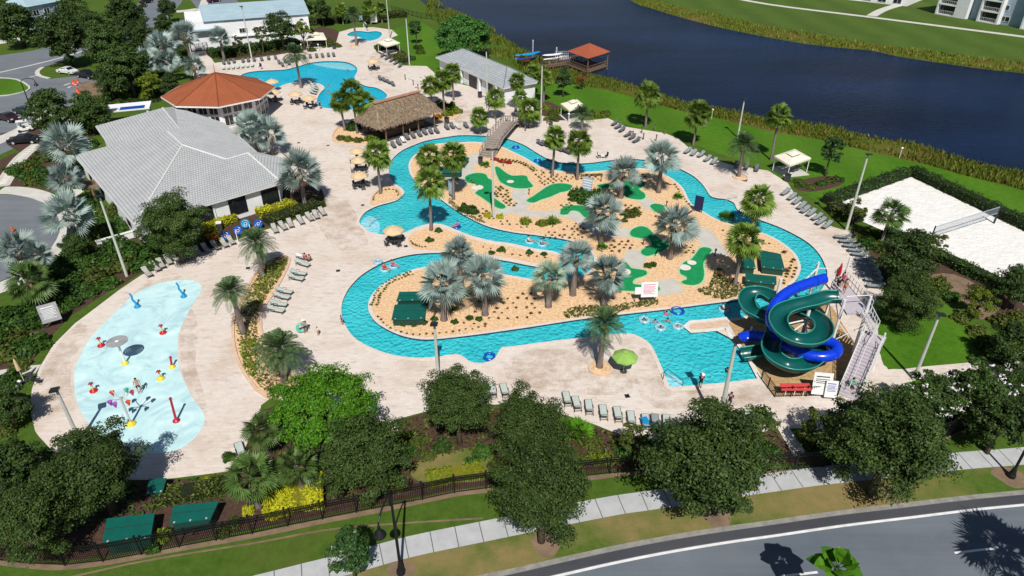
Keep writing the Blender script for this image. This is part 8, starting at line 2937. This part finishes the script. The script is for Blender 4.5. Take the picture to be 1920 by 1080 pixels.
for i, (x, y, k, r) in enumerate([(1035, 420, 'spiky', 24), (1120, 370, 'green', 18), (1085, 372, 'green', 22), (1100, 380, 'green', 18), (872, 395, 'green', 16), (885, 398, 'green', 14), (1362, 412, 'saw', 20), (1350, 520, 'cane', 18), (1370, 530, 'cane', 16), (1128, 467, 'saw', 14), (1270, 372, 'saw', 12), (910, 312, 'saw', 12), (855, 330, 'cane', 16), (815, 330, 'cane', 14), (1180, 405, 'olive', 16), (1190, 402, 'olive', 14), (1470, 475, 'cane', 9), (1473, 510, 'cane', 11),
        (915, 405, 'gold', 9), (938, 408, 'gold', 9), (985, 418, 'lime', 12), (1016, 422, 'lime', 12), (855, 338, 'gold', 7), (965, 505, 'olive', 8), (873, 553, 'spiky', 16), (905, 565, 'spiky', 20), (852, 582, 'spiky', 12)]):
 shrub(k, x, y, r, '%s on the island %s' % ({'spiky': 'spiky green plant', 'saw': 'small palmetto', 'cane': 'dry spiky plant', 'gold': 'yellow bush', 'lime': 'yellow green bush', 'olive': 'olive bush'}.get(k, 'dark green bush'), 'finger near the silver palms' if y > 500 and x < 960 else 'among the putting greens' if x < 1330 else 'by the right river bend'), 'larger plants on the island')
for i, (x, y, r) in enumerate([(756, 609, 8), (776, 610, 7), (793, 606, 9), (815, 600, 8), (853, 605, 8), (881, 598, 8), (899, 600, 8), (843, 480, 9), (805, 452, 9), (822, 434, 8), (922, 476, 7), (941, 470, 9), (992, 475, 8), (1020, 478, 7), (1256, 397, 6), (1170, 415, 7), (1215, 500, 9), (1224, 498, 8)]):
 shrub('green', x, y, r, 'rounded green bush in a tan bed of the island or wedge', 'rounded bushes in the tan beds', 1.0)
# small tufts set in loose rows over the tan beds, each one a plant
tk = {'b': quads_mesh('tuft', fan_palm(301, 14, 0.03, .95, 2, R(26), (1.4, .35), .1, 1.8, 0, 0), MT['tuft']), 'g': quads_mesh('tuft', fan_palm(302, 16, 0.03, .95, 2, R(28), (1.4, .3), .1, 1.8, 0, 0), MT['tuft_g'])}
TUFTS = []
def tufts(poly, step, kind, label, rows=None, size=.34):
 """rows of tufts inside a photo outline"""
 rg = ring(poly, 1)
 xs = [p[0] for p in rg]
 ys = [p[1] for p in rg]
 y = min(ys)
 k = 0
 while y < max(ys):
  x = min(xs) + (step * .5 if k % 2 else 0)
  while x < max(xs):
   px_, py_ = x + rnd.uniform(-.16, .16) * step, y + rnd.uniform(-.16, .16) * step
   if inside(rg, px_, py_) and rnd.random() > .08:
    TUFTS.append((py_, px_, kind, size * rnd.uniform(.75, 1.25), label))
   x += step
  y += step * .9
  k += 1
def tuft_line(line, n, kind, label, size=.30, rows=1, gap=.55):
 P = [G(a, b_) for a, b_ in smooth(line, 6, False)]
 L = [0]
 for a, b_ in zip(P, P[1:]):
  L.append(L[-1] + (b_ - a).length)
 for r_ in range(rows):
  for i in range(n):
   s = L[-1] * (i + .5) / n
   j = max(q for q in range(len(L)) if L[q] <= s)
   j = min(j, len(P) - 2)
   t_ = (s - L[j]) / max(1e-6, L[j + 1] - L[j])
   p = P[j].lerp(P[j + 1], t_)
   T = (P[j + 1] - P[j]).normalized()
   nn_ = Vector((-T.y, T.x, 0))
   p = p + nn_ * (gap * (r_ - (rows - 1) / 2) + rnd.uniform(-.1, .1))
   TUFTS.append((p.y, p.x, kind, size * rnd.uniform(.75, 1.25), label))
tufts([(930, 345), (950, 358), (965, 378), (978, 390), (950, 386), (928, 372)], .78, 'g', 'olive tuft between the light pole green and the spindle green', size=.36)
tufts([(1060, 425), (1080, 418), (1100, 432), (1092, 452), (1060, 440), (1046, 430)], .85, 'b', 'brown tuft left of the middle silver palm', size=.32)
tufts([(1140, 448), (1180, 450), (1192, 460), (1172, 478), (1142, 472)], .90, 'b', 'brown tuft right of the middle silver palm', size=.34)
tufts([(940, 560), (1005, 545), (1015, 590), (985, 602), (930, 606), (925, 585)], 1.0, 'b', 'brown tuft in the loose rows on the island finger', size=.30)
tufts([(1005, 318), (1060, 330), (1120, 328), (1128, 338), (1060, 342), (1020, 348), (1000, 336)], .85, 'b', 'small tuft below the upper river bank', size=.32)
tufts([(905, 385), (935, 412), (905, 415), (888, 402)], .8, 'g', 'olive tuft below the light pole green', size=.32)
tufts([(1282, 455), (1305, 458), (1300, 476), (1284, 480)], .7, 'g', 'olive tuft beside the widest silver palm', size=.28)
tufts([(1480, 478), (1492, 490), (1494, 510), (1482, 526), (1466, 538), (1474, 500)], .75, 'g', 'olive tuft inside the right river bend', size=.32)
tufts([(1165, 385), (1200, 388), (1210, 402), (1175, 408)], .8, 'b', 'brown tuft behind the small putting green', size=.32)
tuft_line([(775, 512), (745, 522), (722, 535), (708, 555), (702, 575)], 18, 'g', 'tuft in the border row along the left river bend', .26, 2)
tuft_line([(706, 592), (725, 612), (760, 626), (800, 628), (850, 622), (915, 612)], 20, 'b', 'tuft in the border row along the near river bank', .22, 1)
tuft_line([(930, 300), (975, 305), (1005, 322)], 14, 'g', 'tuft in the border row right of the footbridge', .34, 2)
tuft_line([(1085, 330), (1130, 328)], 12, 'g', 'tuft in the border row at the upper river', .26, 2, .5)
tuft_line([(770, 452), (780, 462), (800, 464)], 8, 'b', 'tuft in the wedge bed by the table', .28, 1)
tuft_line([(900, 462), (960, 478), (1030, 484)], 9, 'b', 'tuft in the wedge bed between the channels', .28, 1)
tuft_line([(698, 377), (705, 364), (724, 356), (742, 358), (748, 368)], 14, 'g', 'tuft round the small palm bed left of the river', .26, 1)
tufts([(1000, 440), (1040, 432), (1085, 450), (1062, 452), (1010, 446)], .8, 'b', 'brown tuft on the strip above the upper channel', size=.30)
tufts([(870, 320), (900, 345), (905, 352), (880, 352)], .9, 'g', 'olive tuft between the first two putting greens', size=.30)
tufts([(1045, 385), (1072, 378), (1082, 388), (1052, 398)], .8, 'g', 'olive tuft below the dark bush', size=.28)
tufts([(1150, 340), (1190, 345), (1215, 330), (1195, 322), (1150, 325)], .9, 'g', 'olive tuft at the upper right river bank', size=.30)
tufts([(1215, 395), (1260, 400), (1300, 410), (1290, 425), (1230, 412)], 1.1, 'b', 'brown tuft near the navy board', size=.30)
tufts([(860, 590), (930, 580), (940, 605), (870, 618)], 1.1, 'b', 'brown tuft below the island finger palms', size=.26)
tufts([(1330, 430), (1390, 435), (1440, 450), (1465, 465), (1440, 462), (1400, 452)], 1.0, 'g', 'olive tuft along the right inner bank', size=.30)
tufts([(950, 410), (1000, 425), (995, 432), (930, 420)], .9, 'b', 'brown tuft below the golf path', size=.28)
tufts([(1095, 560), (1180, 545), (1240, 560), (1160, 572)], 1.3, 'b', 'brown tuft near the hooked green', size=.26)
tuft_line([(1262, 345), (1280, 368), (1292, 386)], 9, 'g', 'tuft in the border row left of the navy board', .28, 1)
TUFTS.sort()
for py_, px_, kind, sz, lb in TUFTS[:290]:
 tag(obj('bed_tuft', tk[kind], None, (px_, py_, .02), rnd.uniform(0, 6), (sz, sz, sz)), lb, 'small plant', 'small tufts in the tan island beds')
rest_ = []
src = {}
for kind in 'bg':
 a_ = np.zeros(len(tk[kind].vertices) * 3, np.float32)
 tk[kind].vertices.foreach_get('co', a_)
 src[kind] = a_.reshape(-1, 4, 3)
for kind in 'bg':
 L_ = [src[kind] * sz + np.array([px_, py_, .02]) for py_, px_, k_, sz, lb in TUFTS[290:] if k_ == kind]
 if L_:
  tag(obj('far_tufts', quads_mesh('far_tufts', np.concatenate(L_), MT['tuft' if kind == 'b' else 'tuft_g'])), None, None, None, 'stuff')
for i, (x, y) in enumerate([(927, 300), (940, 304), (953, 306)]):
 shrub('red', x, y, 8, 'red flowering clump right of the footbridge foot', 'red flowering clumps', .7)
# low planting read as one mass
leaf_cover('ground_cover', [ring([(1058, 586), (1080, 576), (1120, 573), (1160, 575), (1185, 578), (1160, 586), (1100, 594), (1060, 598)], 2), ring([(1160, 572), (1200, 566), (1232, 564), (1230, 574), (1190, 578)], 2), ring([(1306, 545), (1330, 535), (1340, 508), (1352, 505), (1368, 525), (1395, 535), (1420, 538), (1400, 548), (1370, 560), (1350, 562), (1325, 556)], 2)], MT['shrub_b'], 55, .16, .32, 41)
leaf_cover('planter_leaves', [offset(pl1, .5)], MT['shrub_b'], 30, .17, .5, 42)
leaf_cover('planter_gold_leaves', [ring([(500, 500), (540, 490), (530, 515), (500, 550), (480, 590), (470, 570)], 2), ring([(450, 640), (480, 640), (485, 700), (460, 700)], 2)], MT['lime_leaf'], 40, .17, .6, 43)
leaf_cover('left_bed_leaves', [ring([(0, 640), (60, 600), (110, 560), (180, 520), (250, 490), (300, 470), (210, 455), (140, 475), (60, 565), (0, 600)], 1), ring([(240, 505), (310, 480), (430, 440), (400, 440), (300, 465), (240, 490)], 1)], MT['shrub'], 70, .24, .9, 44)
leaf_cover('hedge_bed_leaves', [ring([(392, 104), (412, 110), (520, 100), (618, 84), (560, 66), (395, 86)], 1)], MT['shrub_b'], 12, .26, .7, 45)
leaf_cover('front_bed_leaves', [ring([(1500, 860), (1560, 815), (1640, 775), (1700, 740), (1850, 715), (1960, 700), (1960, 760), (1835, 796), (1700, 830)], 1)], MT['oak_b'], 50, .22, .8, 46)
leaf_cover('clubhouse_bed_leaves', [ring([(0, 320), (60, 300), (105, 330), (110, 355), (50, 346)], 1), ring([(160, 360), (245, 425), (235, 440), (180, 440), (150, 420)], 1)], MT['shrub'], 45, .22, .6, 47)
leaf_cover('wedge_grass', [ring([(843, 372), (870, 398), (915, 420), (900, 418), (862, 402), (840, 382)], 1)], MT['tuft_g'], 40, .16, .25, 48)
for i, (x, y, k, r) in enumerate([(205, 118, 'green', 16), (225, 150, 'olive', 15), (255, 175, 'green', 18), (275, 185, 'lime', 14), (300, 180, 'green', 14), (330, 165, 'olive', 12), (215, 185, 'green', 15), (190, 190, 'olive', 14), (235, 185, 'lime', 13), (262, 150, 'green', 14), (285, 128, 'green', 13), (325, 135, 'green', 13), (345, 130, 'olive', 12), (250, 95, 'green', 14), (285, 95, 'olive', 12), (320, 88, 'green', 12), (352, 95, 'olive', 10), (205, 205, 'croton', 8), (222, 200, 'croton', 8), (245, 205, 'lime', 12)]):
 shrub(k, x, y, r, '%s bush in the beds behind the pavilion and clubhouse roof' % {'green': 'dark', 'olive': 'olive', 'lime': 'yellow green', 'croton': 'orange'}[k], 'bushes behind the pavilion')
leaf_cover('back_bed_leaves', [ring([(185, 205), (300, 192), (312, 145), (362, 122), (358, 70), (235, 100), (205, 140)], 1)], MT['shrub'], 26, .26, .7, 49)
leaf_cover('fence_bed_leaves', [ring([(430, 895), (490, 795), (520, 770), (700, 795), (745, 795), (805, 778), (880, 768), (1050, 784), (1117, 806), (1205, 832), (1340, 840), (1456, 812), (1484, 862), (1207, 870), (1122, 878), (930, 895), (905, 845), (830, 855), (775, 875), (760, 920), (600, 950), (500, 940)], 1)], MT['shrub_b'], 15, .22, .45, 50)
leaf_cover('fence_bed_grass', [ring([(120, 930), (200, 908), (325, 905), (430, 893), (440, 940), (300, 960), (120, 1000)], 1)], MT['shrub'], 12, .2, .35, 51)
for a in [('oak_b', 62, 24, 50, 24, 'small oak between the two villas at the top left'), ('oak_b', 175, 50, 92, 30, 'oak behind the largest one of the car park'), ('oak_b', 262, 64, 100, 26, 'oak on the kerb above the silver palm cluster'), ('oak_b', 18, 880, 935, 62, 'dark oak in the thicket at the lower left edge'), ('oak_b', 12, 760, 800, 40, 'smaller oak at the left edge below the closed umbrella'), ('oak_b', 140, 462, 490, 26, 'small tree beside the rim of the turning circle'), ('oak_b', 1880, 790, 850, 56, 'oak at the right edge behind the fence')]:
 tree(*a)
# ------------------------------------------------------------------ REEDS
nb = nl[18:] + le[::-1]
reeds('reeds', nb, MT['reed'], 15000, .75, 3, .16)
reeds('dry_reeds', nb, MT['reed_tan'], 1300, .7, 4, .15)
fb2 = fl + fep[::-1]
reeds('far_reeds', fb2, MT['reed'], 12000, .7, 5, .22)
reeds('far_dry_reeds', fb2, MT['reed_tan'], 1400, .7, 9, .2)
wb = [tuple(G(a, b_)[:2]) for a, b_ in [(800, -4), (850, 22), (925, 56), (945, 74), (990, 102), (1040, 126), (1010, 150), (950, 118), (900, 92), (850, 60), (800, 30)]]
reeds('west_reeds', wb, MT['reed'], 6000, 1.2, 6, .2)
